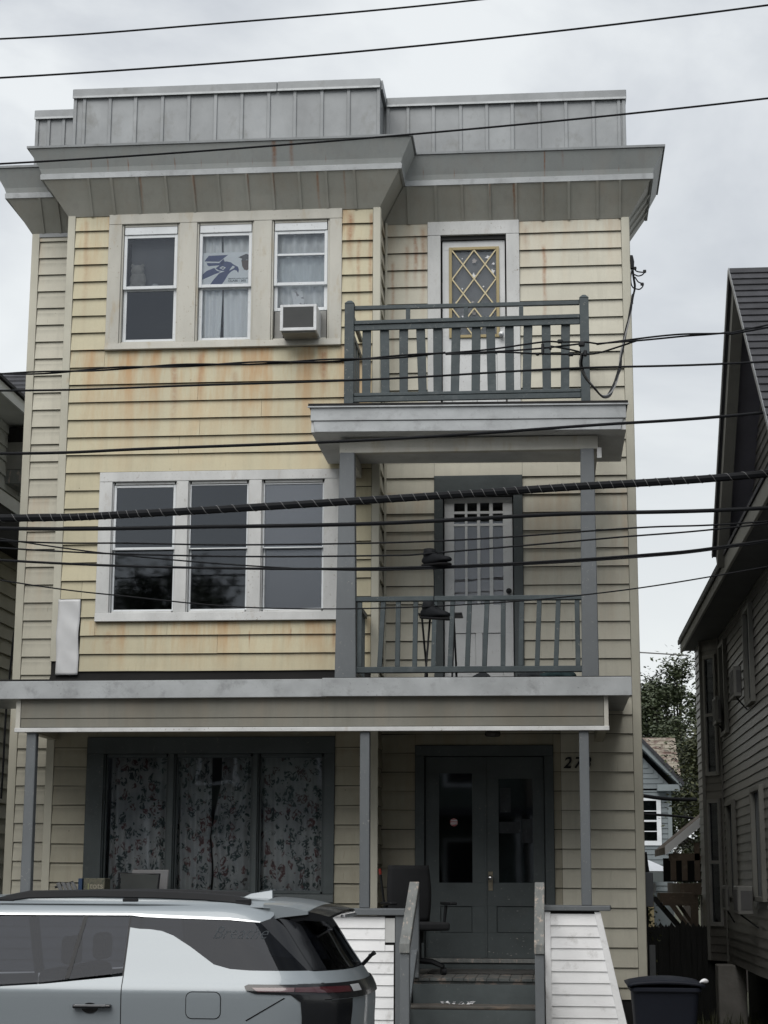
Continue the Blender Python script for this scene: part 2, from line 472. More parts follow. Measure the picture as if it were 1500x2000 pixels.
def holes_segments(s0, s1, z0, z1, holes):
    """free rectangles of one course, holes = (s0,s1,z0,z1)"""
    cuts = sorted({s0, s1} | {c for h in holes for c in h[:2] if s0 < c < s1})
    out = []
    for a, b in zip(cuts[:-1], cuts[1:]):
        mid = (a + b) / 2
        lo, hi = z0, z1
        spans = [(z0, z1)]
        for h in holes:
            if h[0] < mid < h[1]:
                ns = []
                for (l, u) in spans:
                    if h[3] <= l or h[2] >= u:
                        ns.append((l, u))
                    else:
                        if h[2] > l: ns.append((l, h[2]))
                        if h[3] < u: ns.append((h[3], u))
                spans = ns
        for sp in spans:
            if sp[1] - sp[0] < 0.012:
                continue
            if out and out[-1][1] == a and out[-1][2:] == sp:
                out[-1] = (out[-1][0], b, *sp)
            else:
                out.append((a, b, *sp))
    return out

def hole_wall(name, mat, parent, O, D, s0, s1, z0, z1, holes, thick, **k):
    """plain wall with rectangular openings, thickness behind the face"""
    O, D = Vector(O), Vector(D).normalized()
    N = Vector((D.y, -D.x, 0))
    zs = sorted({z0, z1} | {c for h in holes for c in h[2:] if z0 < c < z1})
    mb = MB()
    for a, b in zip(zs[:-1], zs[1:]):
        for (p, q, l, u) in holes_segments(s0, s1, a, b, holes):
            P = [O + D * p, O + D * q]
            ring = [P[0], P[1], P[1] - N * thick, P[0] - N * thick]
            mb.prism([(r.x, r.y, l) for r in ring], [(r.x, r.y, u) for r in ring])
    return mb.build(name, mat, parent, **k)

def siding(parent, mat, O, D, s0, s1, z0, z1, holes, step, anchor, proud=0.026, tip=0.003, joint=0.0, name='siding_board', wav=0.0, gap=0.0, slot=0.004):
    """horizontal lap boards, one object each, on the plane through O along D (outward side = D x up)"""
    O, D = Vector(O), Vector(D).normalized()
    N = Vector((D.y, -D.x, 0))
    k0 = math.floor((z0 - anchor) / step) - 1
    k = k0
    while anchor + k * step < z1:
        a, b = anchor + k * step, anchor + (k + 1) * step
        k += 1
        lo, hi = max(a, z0), min(b, z1)
        if hi - lo < 0.015:
            continue
        for (p, q, l, u) in holes_segments(s0, s1, lo, hi, holes):
            cutsx = [p]
            if joint and q - p > joint * 1.3 and random.random() < 0.5:
                cutsx.append(p + joint * random.uniform(0.5, 0.9) if q - p < joint * 2 else p + (q - p) * random.uniform(.35, .65))
            cutsx.append(q)
            for c0, c1 in zip(cutsx[:-1], cutsx[1:]):
                j0 = 0.0015
                def off(z):
                    return tip + (proud - tip) * (1 - (z - a) / step)
                nseg = max(1, int((c1 - c0) / 0.5)) if wav else 1
                mb = MB()
                rings = []
                for i in range(nseg + 1):
                    s_ = c0 + j0 + (c1 - c0 - 2 * j0) * i / nseg
                    dz = random.uniform(-wav, wav)
                    base = O + D * s_
                    zz0, zz1 = l + dz + gap, u + dz - (slot if u < z1 - 0.01 and abs(u - b) < 1e-4 else 0)
                    ring = []
                    for (d_, z_) in ((off(l), zz0), (off(u), zz1), (0.0, zz1), (0.0, zz0 + 0.004)):
                        q_ = base + N * d_
                        ring.append((q_.x, q_.y, z_))
                    rings.append(ring)
                vs = [v for r in rings for v in r]
                fs = [(3, 2, 1, 0), tuple(nseg * 4 + i for i in range(4))]
                for i in range(nseg):
                    for e in range(4):
                        fs.append((i * 4 + e, i * 4 + (e + 1) % 4, (i + 1) * 4 + (e + 1) % 4, (i + 1) * 4 + e))
                mb.add(vs, fs)
                mb.build(name, mat, parent)

def text_mesh(body, size, mat, name, parent, loc, shear=0.0, depth=0.002, offset=0.0, align='LEFT', xscale=1.0, smooth=False):
    """flat lettering in the XZ plane facing -Y, at loc (building frame of the parent)"""
    cu = bpy.data.curves.new('t', 'FONT')
    cu.body = body
    cu.size = size
    cu.shear = shear
    cu.extrude = depth
    cu.offset = offset
    cu.align_x = align
    ob = bpy.data.objects.new('t', cu)
    col.objects.link(ob)
    dg = bpy.context.evaluated_depsgraph_get()
    dg.update()
    me = bpy.data.meshes.new_from_object(ob.evaluated_get(dg))
    bpy.data.objects.remove(ob)
    mb = MB()
    mb.add([(loc[0] + v.co.x * xscale, loc[1] - v.co.z, loc[2] + v.co.y) for v in me.vertices], [tuple(p.vertices) for p in me.polygons])
    bpy.data.meshes.remove(me)
    return mb.build(name, mat, parent)

def copy_tree(o, parent=None):
    c = o.copy()
    col.objects.link(c)
    if parent is not None:
        c.parent = parent
    for ch in list(o.children):
        copy_tree(ch, c)
    return c
# ================================================================== setting
def sheet(name, mat, x0, x1, y0, y1, z, n=1):
    mb = MB()
    mb.box(x0, x1, y0, y1, z - 0.3, z)
    o = mb.build(name, mat)
    o['kind'] = 'structure'
    return o
M_lawn = M("rough_ground", (0.055, 0.058, 0.03), 0.95, dark=0.4, scale=0.8, bump=0.8, bscale=14, c2=(0.09, 0.08, 0.055))
sheet('ground', M_lawn, -600, 600, -600, 900, -0.22)
sheet('road', M_asphalt, -300, 300, -16.2, -6.42, -0.172)
sheet('kerb', M_concrete, -300, 300, -6.42, -6.28, -0.012)
sheet('sidewalk', M("sidewalk_concrete", (0.38, 0.37, 0.35), 0.9, dark=0.25, scale=1.5, bump=0.4, bscale=40), -300, 300, -6.275, -4.4, -0.02)
sheet('front_yard', M("pale_bounce_paving", (0.28, 0.27, 0.25), 0.95, dark=0.3, scale=1.2, bump=0.5, bscale=20), -40, 1.05, -4.395, 0.0, -0.03)  # unseen paving, made pale to bounce light onto the lower facade
sheet('alley_ground', M_grass_soil, 1.055, 2.6, -4.395, 12, -0.035)
sheet('far_sidewalk', M_concrete, -300, 300, -24, -16.25, -0.02)

# ================================================================== the apartment house
HX0, HX1, BX0, BX1, BY = -5.93, 0.955, -5.36, -1.83, -0.53
ZT = 9.07
house = thing('apartment_house', 'three storey yellow clapboard apartment house with grey metal cornice and two stacked balconies', 'house', (-2.5, 5.5, 0))

W3 = [(-4.74, -4.08), (-3.88, -3.235), (-3.03, -2.38)]
W2 = [(-4.745, -4.03), (-3.90, -3.23), (-3.09, -2.40)]
W1 = [(-4.735, -4.035), (-3.975, -3.13), (-3.08, -2.375)]
cas3 = (-4.89, -2.24, 7.47, ZT)
cas2 = (-4.89, -2.24, 4.42, 6.08)
cas1 = (-4.92, -2.265, 1.47, 3.19)
D3c, D2c, D1c = (-1.32, -0.28, 6.50, ZT), (-1.25, -0.275, 3.66, 6.10), (-1.46, 0.02, 0.80, 3.13)

bay = hole_wall('bay_wall', M_tar, house, (0, BY, 0), (1, 0, 0), BX0, BX1, 0.3, ZT,
                [(a, b, 7.55, 8.95) for a, b in W3] + [(a, b, 4.52, 5.97) for a, b in W2] + [(a, b, 1.56, 3.01) for a, b in W1], 0.14)
front = hole_wall('front_wall', M_tar, house, (0, 0, 0), (1, 0, 0), BX1, HX1, 0.0, ZT,
                  [(-1.172, -0.428, 6.5, 8.9), (-1.152, -0.378, 3.66, 5.865), (-1.36, -0.078, 0.86, 3.012)], 0.14)
left_front = hole_wall('front_wall', M_tar, house, (0, 0, 0), (1, 0, 0), HX0, BX0, 0.0, ZT, [], 0.14)
bayr = bx('bay_return_wall', M_room, house, BX1 - 0.14, BX1, BY + 0.143, 0.14, 0.3, ZT)
bayl = bx('bay_return_wall', M_room, house, BX0, BX0 + 0.14, BY + 0.143, 0.14, 0.3, ZT)
side_r = bx('side_wall', M_corner, house, HX1 - 0.14, HX1, 0.143, 11, 0, ZT)
side_l = bx('side_wall', M_corner, house, HX0, HX0 + 0.14, 0.143, 11, 0, ZT)
bx('rear_wall', M_room, house, HX0 + .143, HX1 - .143, 10.86, 11, 0, ZT)
for z in (0.78, 3.50, 6.35):
    bx('storey_floor', M_room, house, HX0 + .143, HX1 - .143, 0.15, 10.85, z - 0.15, z)
    bx('bay_floor', M_room, house, BX0 + .143, BX1 - .143, BY + 0.145, 0.147, z - 0.15, z)
bx('flat_roof', M_tar, house, HX0 + .145, HX1 - .145, 0.15, 10.9, ZT - 0.1, ZT + 0.2)
bx('bay_ceiling', M_room, house, BX0 + .143, BX1 - .143, BY + 0.145, 0.147, ZT - 0.1, ZT + 0.2)
for z0, z1 in ((0.79, 3.3), (3.51, 6.15), (6.36, 8.9)):
    bx('room_partition', M_room, house, -1.75, -1.65, 0.2, 10.8, z0, z1)
    bx('room_partition', M_room, house, HX0 + .15, -1.76, 3.2, 3.3, z0, z1)
    bx('room_partition', M_room, house, -1.64, HX1 - .15, 1.6, 1.7, z0, z1)

# ---- lap siding
ST, ANC = 0.2022, 3.049
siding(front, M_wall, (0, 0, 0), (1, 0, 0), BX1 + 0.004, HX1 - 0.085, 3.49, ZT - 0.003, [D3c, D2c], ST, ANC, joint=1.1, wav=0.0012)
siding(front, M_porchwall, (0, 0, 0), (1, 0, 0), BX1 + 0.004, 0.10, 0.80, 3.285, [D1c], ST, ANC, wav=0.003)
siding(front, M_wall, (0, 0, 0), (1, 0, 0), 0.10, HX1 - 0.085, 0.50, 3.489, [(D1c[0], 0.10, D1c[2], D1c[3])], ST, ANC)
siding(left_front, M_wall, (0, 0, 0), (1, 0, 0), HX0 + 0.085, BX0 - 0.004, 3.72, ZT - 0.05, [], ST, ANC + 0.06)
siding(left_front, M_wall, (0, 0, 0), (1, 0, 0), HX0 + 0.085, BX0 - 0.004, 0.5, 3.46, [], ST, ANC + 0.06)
SB = 0.2005
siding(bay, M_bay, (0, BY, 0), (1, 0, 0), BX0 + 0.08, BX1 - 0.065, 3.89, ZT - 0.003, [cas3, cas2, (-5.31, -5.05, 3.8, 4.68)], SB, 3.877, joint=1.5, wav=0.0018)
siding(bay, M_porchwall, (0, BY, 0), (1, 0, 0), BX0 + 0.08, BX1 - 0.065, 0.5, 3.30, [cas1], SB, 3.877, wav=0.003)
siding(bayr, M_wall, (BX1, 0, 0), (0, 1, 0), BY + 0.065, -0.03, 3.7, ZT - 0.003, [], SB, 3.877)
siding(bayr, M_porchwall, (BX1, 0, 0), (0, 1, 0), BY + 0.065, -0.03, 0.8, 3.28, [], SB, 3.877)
bx('tar_paper_strip', M_tar, house, BX0 + 0.05, BX1 - 0.07, BY - 0.006, BY - 0.001, 3.66, 3.887)
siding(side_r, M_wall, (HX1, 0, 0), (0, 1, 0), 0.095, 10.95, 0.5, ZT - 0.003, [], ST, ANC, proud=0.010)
# corner boards
for x0, x1, y0, y1, z0, z1 in ((BX0 - 0.006, BX0 + 0.078, BY - 0.028, BY - 0.002, 4.0, ZT - 0.003), (BX0 - 0.006, BX0 + 0.078, BY - 0.028, BY - 0.002, 0.5, 3.29),
                               (BX1 - 0.062, BX1 + 0.020, BY - 0.028, BY - 0.002, 3.70, ZT - 0.003), (BX1 - 0.062, BX1 + 0.020, BY - 0.028, BY - 0.002, 0.8, 3.29),
                               (BX1 + 0.001, BX1 + 0.024, BY + 0.001, BY + 0.062, 3.70, ZT - 0.003),
                               (BX1 + 0.026, BX1 + 0.05, -0.05, -0.024, 3.70, ZT - 0.003),
                               (HX1 - 0.083, HX1 + 0.006, -0.03, -0.002, 0.45, ZT - 0.003), (HX1 + 0.001, HX1 + 0.012, 0.001, 0.09, 0.45, ZT - 0.003),
                               (HX0 - 0.006, HX0 + 0.083, -0.03, -0.002, 0.45, ZT - 0.003)):
    bx('corner_board', M_corner, house, x0, x1, y0, y1, z0, z1, bevel=0.003)
bx('frieze_strip', M_metal, house, HX0 + 0.08, BX0 - 0.01, -0.034, -0.003, ZT - 0.048, ZT - 0.003)
# crumpled white flashing sheet low on the bay
mbf = MB()
def _fl(u_, v_):
    x = -5.303 + 0.245 * u_ + 0.006 * math.sin(9 * v_)
    z = 3.852 + 0.82 * v_
    y = BY - 0.032 - 0.010 * abs(math.sin(7.5 * v_ + 1.2 * u_)) * (0.4 + 0.6 * (1 - v_)) - 0.004 * math.sin(17 * v_ + 5 * u_)
    return (x, y, z)
mbf.grid(_fl, 8, 30)
o = mbf.build('flashing_sheet', M("crumpled_white_aluminium", (0.60, 0.61, 0.62), 0.5, metal=0.0, dark=0.15, scale=3), house, smooth='all', fix=False, label='crumpled white aluminium flashing sheet')
sm = o.modifiers.new('solid', 'SOLIDIFY'); sm.thickness = 0.002
# torn end of the corner board, seen dark
MB().xz([(-5.40, 3.70), (-5.30, 3.70), (-5.285, 4.05), (-5.33, 3.98), (-5.365, 3.83)], BY - 0.012, BY - 0.004).build('torn_corner_flap', M_tar, house)

# ---- windows
def sash(name, parent, x0, x1, z0, z1, y, fr, mat, glass, th=0.035, midrail=None, pane_name='pane'):
    mb = MB()
    mb.box(x0, x0 + fr, y, y + th, z0, z1)
    mb.box(x1 - fr, x1, y, y + th, z0, z1)
    mb.box(x0 + fr, x1 - fr, y + 0.002, y + th - 0.002, z1 - fr, z1)
    mb.box(x0 + fr, x1 - fr, y + 0.002, y + th - 0.002, z0, z0 + fr)
    if midrail:
        mb.box(x0 + fr, x1 - fr, y + 0.004, y + th - 0.004, midrail - 0.012, midrail + 0.012)
    mb.build(name, mat, parent, bevel=0.003)
    mg = MB()
    mg.box(x0 + fr * 0.8, x1 - fr * 0.8, y + th * 0.5 - 0.002, y + th * 0.5 + 0.002, z0 + fr * 0.8, z1 - fr * 0.8)
    mg.build(pane_name, glass, parent)

def casing(name, parent, outer, opens, y, zt, zb, mat, proud=0.035, label=None):
    """flat boards round a row of openings"""
    x0, x1, z0, z1 = outer
    c = MB().box(x0, x1, y - proud, y - 0.001, zt, z1).build(name, mat, parent, bevel=0.004, label=label)
    return c

def window_group(outer, opens, zb, zt, y, mat, proud, uppers, lowers, zm, frame_m, mlab=None, sill=True, fw=0.028):
    x0, x1, z0, z1 = outer
    win = MB().box(x0, x1, y - proud, y - 0.001, zt, z1 - 0.003).build('window', mat, house, bevel=0.004, label=mlab)
    edges = [x0] + [v for ab in opens for v in ab] + [x1]
    for i in range(0, len(edges), 2):
        bx('casing_board', mat, win, edges[i], edges[i + 1], y - proud + 0.002, y - 0.001, zb, zt - 0.001, bevel=0.004)
    MB().hexa([(x0 + .001, y - proud - 0.022, z0 + 0.004), (x1 - .001, y - proud - 0.022, z0 + 0.004), (x1 - .001, y - 0.001, z0 + 0.004), (x0 + .001, y - 0.001, z0 + 0.004),
               (x0 + .001, y - proud - 0.012, zb - 0.001), (x1 - .001, y - proud - 0.012, zb - 0.001), (x1 - .001, y - 0.001, zb - 0.001), (x0 + .001, y - 0.001, zb - 0.001)]).build('sill', mat, win, bevel=0.004)
    for i, (a, b) in enumerate(opens):
        fr = MB()
        fr.box(a + .001, a + fw, y - 0.012, y + 0.12, zb + .001, zt - .002)
        fr.box(b - fw, b - .001, y - 0.012, y + 0.12, zb + .001, zt - .002)
        fr.box(a + 0.029, b - 0.029, y - 0.010, y + 0.12, zt - 0.03, zt - .003)
        fr.box(a + 0.029, b - 0.029, y - 0.010, y + 0.12, zb + .002, zb + 0.022)
        fr.build('frame', frame_m, win, bevel=0.003)
    return win

# third storey: three double-hung windows
win3 = window_group(cas3, W3, 7.55, 8.95, BY, M_trimc, 0.035, None, None, 8.2, M_trimc, 'weathered cream casing round three windows', fw=0.02)
for i, (a, b) in enumerate(W3):
    bx('head_filler', M_vinyl, win3, a + 0.03, b - 0.03, BY - 0.006, BY + 0.05, 8.83, 8.918, bevel=0.003)
    zl = 7.60 if i < 2 else 7.93
    sash('upper_sash', win3, a + 0.024, b - 0.024, 8.19, 8.828, BY + 0.006, 0.036, M_vinyl, M_glass, midrail=8.55 if i == 2 else None)
    sash('lower_sash', win3, a + 0.026, b - 0.026, zl - 0.025, zl + 0.655 if i == 2 else 8.215, BY + 0.044, 0.038, M_vinyl, M_glassdk if i == 0 else M_glass)
bx('filler_panel', M_ac, win3, -2.995, -2.90, BY + 0.05, BY + 0.06, 7.575, 7.90)
bx('filler_panel', M_ac, win3, -2.495, -2.415, BY + 0.05, BY + 0.06, 7.575, 7.90)

# second storey
win2 = window_group(cas2, W2, 4.52, 5.97, BY, M_trimw, 0.04, None, None, 5.24, M_trimw, 'peeling white casing round three windows', fw=0.012)
for i, (a, b) in enumerate(W2):
    if i == 0:
        sash('upper_sash', win2, a + 0.014, b - 0.014, 5.215, 5.935, BY + 0.0, 0.028, M_vinyl, M_glassdk)
    else:
        sash('upper_sash', win2, a + 0.014, b - 0.014, 5.215, 5.935, BY + 0.0, 0.014, M_vinyl, M_screen if i == 2 else M_glassdk)
    sash('lower_sash', win2, a + 0.015, b - 0.015, 4.545, 5.25, BY + 0.04, 0.020, M_vinyl, M_screen if i == 2 else M_glassdk)
# ground floor
win1 = window_group(cas1, W1, 1.56, 3.01, BY, M_greygreen, 0.04, None, None, 0, M_greygreen, 'dark grey green casing round a triple picture window', fw=0.012)
for a, b in W1:
    sash('sash', win1, a + 0.016, b - 0.016, 1.58, 2.985, BY + 0.03, 0.016, M_greygreen, M_glass)

# ---- doors
def door_casing(c, inner, top, mat, y=0.0, proud=0.045):
    x0, x1, z0, z1 = c
    d = MB().box(x0, x1, y - proud, y - 0.001, top, z1 - 0.003).build('door', mat, house, bevel=0.004)
    bx('jamb', mat, d, x0, inner[0], y - proud + 0.002, y - 0.001, z0, top - 0.001, bevel=0.004)
    bx('jamb', mat, d, inner[1], x1, y - proud + 0.002, y - 0.001, z0, top - 0.001, bevel=0.004)
    return d

def leaf(parent, x0, x1, z0, z1, y, th, glass, panels, mat, glassmat, name='leaf'):
    """door leaf with a glazed opening and recessed panels (x0,x1,z0,z1)"""
    ops = ([glass] if glass else []) + panels
    o = hole_wall(name, mat, parent, (0, y, 0), (1, 0, 0), x0, x1, z0, z1, ops, th, bevel=0.002)
    for (a, b, c, d) in panels:
        bx('panel', mat, parent, a + .001, b - .001, y + 0.014, y + 0.03, c + .001, d - .001, bevel=0.006)
    if glass:
        a, b, c, d = glass
        bx('pane', glassmat, parent, a, b, y + 0.018, y + 0.022, c, d)
    return o

# third storey door: white, diamond lattice light in a tan frame
d3 = door_casing(D3c, (-1.172, -0.428), 8.905, M_trimw)
d3['label'] = 'white door with diamond lattice glass in a tan frame'
bx('head_jamb', M_dark, d3, -1.171, -0.429, 0.0, 0.10, 8.86, 8.90)
leaf(d3, -1.155, -0.445, 6.52, 8.855, 0.03, 0.045, (-1.06, -0.53, 7.72, 8.745), [(-1.05, -0.82, 6.95, 7.52), (-0.77, -0.54, 6.95, 7.52)], M_doorw, M_glass)
bx('backing_blind', M("grey_blind_behind_lattice", (0.28, 0.275, 0.27), 0.9, dark=0.15), d3, -1.08, -0.51, 0.078, 0.082, 7.70, 8.77)
mb = MB()
gx0, gx1, gz0, gz1 = -1.08, -0.51, 7.70, 8.775
for p in ((gx0, gx0 + .034, gz0, gz1), (gx1 - .034, gx1, gz0, gz1), (gx0 + .035, gx1 - .035, gz1 - .034, gz1), (gx0 + .035, gx1 - .035, gz0, gz0 + .034)):
    mb.box(p[0], p[1], 0.008, 0.029, p[2], p[3])
mb.build('glazing_frame', M_tan, d3, bevel=0.003)
ix0, ix1, iz0, iz1 = gx0 + .035, gx1 - .035, gz0 + .035, gz1 - .035
wd, ht = (ix1 - ix0) / 2, 0.345
def strip(mb, x0, z0, x1, z1, y0, y1, w_):
    d = Vector((x1 - x0, z1 - z0)).normalized()
    n_ = Vector((-d.y, d.x)) * w_ / 2
    mb.xz([(x0 + n_.x, z0 + n_.y), (x1 + n_.x, z1 + n_.y), (x1 - n_.x, z1 - n_.y), (x0 - n_.x, z0 - n_.y)], y0, y1)
cx = (ix0 + ix1) / 2
segs_ = []
zt_ = iz1
for sgn in (1, -1):
    xs = [(cx, iz1), (ix1 if sgn > 0 else ix0, iz1)]
    # zig-zag lines going down from the top centre and the two top corners
    for sx0, dr in ((cx, sgn), (ix0 if sgn > 0 else ix1, sgn)):
        x_, z_, d_ = sx0, iz1, dr
        while z_ > iz0 + 0.02:
            x2 = x_ + d_ * wd
            z2 = z_ - ht
            if z2 < iz0:
                f_ = (z_ - iz0) / ht
                x2, z2 = x_ + d_ * wd * f_, iz0
            segs_.append((x_, z_, x2, z2, d_))
            x_, z_ = x2, z2
            if abs(x_ - ix1) < 1e-4: d_ = -1
            elif abs(x_ - ix0) < 1e-4: d_ = 1
done = set()
for (a, b, c, d, s_) in segs_:
    key = (round(a, 3), round(b, 3), round(c, 3), round(d, 3))
    if key in done: continue
    done.add(key)
    m_ = MB()
    yy = 0.012 if s_ > 0 else 0.0165
    strip(m_, a, b, c, d, yy, yy + 0.004, 0.014)
    m_.build('lattice_strip', M_lattice, d3)
M_stick = M("white_paper_cutout", (0.7, 0.71, 0.73), 0.8, dark=0.1)
def star(x, z, r, k, y, parent, mat, irregular=0.0):
    pts = []
    for i in range(2 * k):
        rr = (r if i % 2 == 0 else r * 0.5) * (1 + random.uniform(-irregular, irregular))
        a = math.pi * i / k + 0.3
        pts.append((x + rr * math.cos(a), z + rr * math.sin(a)))
    MB().xz(pts, y, y + 0.0015).build('snowflake_cutout', mat, parent)
M_stick2 = M("faded_paper_cutout", (0.33, 0.32, 0.32), 0.8, dark=0.1)
for (x, z, r, m_) in ((-.795, 8.62, .04, M_stick2), (-.80, 8.44, .035, M_stick), (-.64, 8.66, .028, M_stick), (-.575, 8.58, .02, M_stick), (-.585, 8.49, .03, M_stick), (-.93, 8.65, .01, M_stick),
                      (-.93, 8.29, .012, M_stick), (-.69, 8.31, .014, M_stick), (-.815, 8.13, .022, M_stick2), (-1.0, 8.13, .015, M_stick), (-.80, 8.0, .035, M_stick2), (-.93, 7.96, .015, M_stick)):
    star(x, z, r, 5 if r > .03 else 4, 0.0435, d3, m_, 0.3)
MB().lathe([(0.018, 0.03), (0.018, 0.0), (0.03, -0.01), (0.032, -0.035), (0.0, -0.045)], (-0.49, 0.0, 7.72), 12, 'y').build('knob', M_steel, d3, smooth=True)
MB().lathe([(0.02, 0.03), (0.02, -0.0), (0.0, -0.008)], (-0.49, 0.0, 7.86), 12, 'y').build('deadbolt', M_steel, d3, smooth=True)

# second storey door: white, four by three lights, blue grey casing
d2 = door_casing(D2c, (-1.152, -0.378), 5.868, M_greygreen)
d2['label'] = 'white door with a grid of small panes over four tall ones'
cols_ = [(-1.033, -0.914), (-0.886, -0.78), (-0.745, -0.645), (-0.605, -0.495)]
rows_ = [(5.705, 5.80), (5.566, 5.676), (4.66, 5.538)]
hole_wall('leaf', M_doorw, d2, (0, 0.03, 0), (1, 0, 0), -1.14, -0.39, 3.68, 5.862, [(a, b, c, d) for a, b in cols_ for c, d in rows_] + [(-1.03, -0.80, 3.83, 4.35), (-0.73, -0.50, 3.83, 4.35)], 0.045, bevel=0.002)
for a, b in ((-1.03, -0.80), (-0.73, -0.50)):
    bx('panel', M_doorw, d2, a + .001, b - .001, 0.044, 0.06, 3.831, 4.349, bevel=0.006)
for a, b in cols_:
    for c, d in rows_:
        bx('pane', M_glassdk if c > 5 else M_glass, d2, a, b, 0.048, 0.052, c, d)
bx('curtain_behind_glass', M_shade, d2, -1.05, -0.48, 0.076, 0.080, 4.64, 5.545)
MB().lathe([(0.018, 0.03), (0.018, 0.0), (0.03, -0.01), (0.032, -0.035), (0.0, -0.045)], (-0.435, 0.0, 4.80), 12, 'y').build('knob', M_black, d2, smooth=True)

# ground floor double door
d1 = door_casing(D1c, (-1.36, -0.078), 3.014, M_greygreen)
d1['label'] = 'dark grey green double door with two tall glass lights'
leaf(d1, -1.352, -0.713, 0.905, 3.008, 0.03, 0.045, (-1.206, -0.852, 1.682, 2.834), [(-1.193, -0.857, 1.165, 1.438)], M_greygreen, M_glassdk, 'door_leaf')
leaf(d1, -0.707, -0.085, 0.905, 3.008, 0.03, 0.045, (-0.57, -0.205, 1.684, 2.778), [(-0.597, -0.195, 1.165, 1.44)], M_greygreen, M_glassdk, 'door_leaf')
bx('backing_sheet', M("dark_sheet_behind_glass", (0.17, 0.18, 0.18), 0.8, dark=0.5, scale=6), d1, -0.60, -0.18, 0.078, 0.083, 1.66, 2.80)
bx('meeting_strip', M_greygreen, d1, -0.722, -0.698, 0.018, 0.029, 0.91, 3.0, bevel=0.003)
M_knobp = M("old_brass", (0.35, 0.31, 0.24), 0.3, metal=0.8, dark=0.4, scale=20)
bx('lock_plate', M_knobp, d1, -0.685, -0.635, 0.022, 0.029, 1.60, 1.80, bevel=0.003)
MB().lathe([(0.012, 0.03), (0.012, -0.005), (0.026, -0.015), (0.028, -0.035), (0.015, -0.048), (0.0, -0.05)], (-0.66, 0.0, 1.735), 14, 'y').build('knob', M("polished_chrome", (0.8, 0.8, 0.8), 0.12, metal=1.0, dark=0.0), d1, smooth=True)
MB().lathe([(0.042, 0.0), (0.042, -0.001)], (-1.048, 0.044, 2.314), 20, 'y').build('round_sticker', M("red_white_sticker", (0.45, 0.10, 0.10), 0.5, scale=14, stretch=(0.1, 0.1, 3), c2=(0.6, 0.56, 0.56), c2amt=(0.48, 0.52)), d1)
for z in (2.305, 2.325):
    bx('sticker_line', M_stick, d1, -1.08, -1.016, 0.0415, 0.0425, z, z + 0.008)
M_poster = M("faded_dark_paper", (0.035, 0.04, 0.045), 0.7, dark=0.4, scale=12, c2=(0.10, 0.105, 0.11), c2amt=(0.6, 0.7))
for p in ((-.55, -.44, 2.42, 2.68), (-.565, -.34, 2.20, 2.32), (-.32, -.21, 2.10, 2.35)):
    bx('taped_notice', M_poster, d1, p[0], p[1], 0.044, 0.0455, p[2], p[3])
bx('sill_riser', M_greygreen, d1, -1.46, 0.02, -0.10, -0.003, 0.801, 0.861)
bx('threshold', M_worn, d1, -1.36, -0.08, -0.12, 0.1, 0.862, 0.902, bevel=0.004)
# chipped paint flecks on the right leaf
mb = MB()
random.seed(5)
for _ in range(46):
    x = random.gauss(-0.36, 0.13); z = random.choice([random.gauss(1.10, 0.02), random.gauss(0.965, 0.03), random.uniform(0.93, 1.6)])
    if -0.69 < x < -0.1 and z > 0.92:
        r = random.choice([0.002, 0.003, 0.004, 0.009])
        mb.xz([(x - r * 1.6, z - r * .3), (x + r * .7, z - r * .8), (x + r * 1.2, z + r * .2), (x - r * .4, z + r * .6)], 0.0285, 0.0297)
mb.build('chipped_paint', M_worn, d1, kind='stuff')

# ---- cornice and parapet
PATH = [(HX0, 1.05), (HX0, 0.0), (BX0, 0.0), (BX0, BY), (BX1, BY), (BX1, 0.0), (HX1, 0.0), (HX1, 1.05)]
def off_path(a):
    out = []
    n = len(PATH)
    for i in range(n):
        p = Vector(PATH[i])
        ds = []
        if i > 0: ds.append((p - Vector(PATH[i - 1])).normalized())
        if i < n - 1: ds.append((Vector(PATH[i + 1]) - p).normalized())
        ns = [Vector((d.y, -d.x)) for d in ds]     # outward: path runs left to right along the front
        if len(ns) == 1:
            q = p + ns[0] * a
        else:
            b = (ns[0] + ns[1]).normalized()
            q = p + b * (a / b.dot(ns[0]))
        out.append(q)
    return out
# the path starts on the left side going to the front, so outward is on its right-hand side
def ring3(a, z):
    return [(p.x, p.y, z) for p in off_path(a)]
def strip_mesh(profile, seglist=None):
    rings = [ring3(a, z) for a, z in profile]
    mb = MB()
    n = len(PATH)
    vs = [v for r in rings for v in r]
    fs = []
    m_ = len(rings)
    for i in range(m_):
        j = (i + 1) % m_
        for k in range(n - 1):
            fs.append((i * n + k, i * n + k + 1, j * n + k + 1, j * n + k))
    fs.append(tuple(i * n for i in range(m_)))
    fs.append(tuple(i * n + n - 1 for i in reversed(range(m_))))
    return mb.add(vs, fs)
cornice = strip_mesh([(0.002, ZT), (0.104, ZT + 0.150), (0.245, ZT + 0.355), (0.235, ZT + 0.55), (0.002, ZT + 0.60)]).build('cornice', M_soffit, house)
strip_mesh([(0.246, ZT + 0.345), (0.275, ZT + 0.348), (0.279, ZT + 0.405), (0.262, ZT + 0.420), (0.237, ZT + 0.420)]).build('cornice_moulding', M_metal_lt, cornice)
strip_mesh([(0.263, ZT + 0.405), (0.285, ZT + 0.47), (0.385, ZT + 0.655), (0.388, ZT + 0.668), (0.24, ZT + 0.668), (0.20, ZT + 0.54)]).build('cornice_fascia', M_fascia, cornice)
strip_mesh([(0.375, ZT + 0.669), (0.408, ZT + 0.671), (0.410, ZT + 0.697), (0.30, ZT + 0.705), (0.002, ZT + 0.76), (0.002, ZT + 0.669)]).build('roof_edge_flashing', M_metal, cornice)
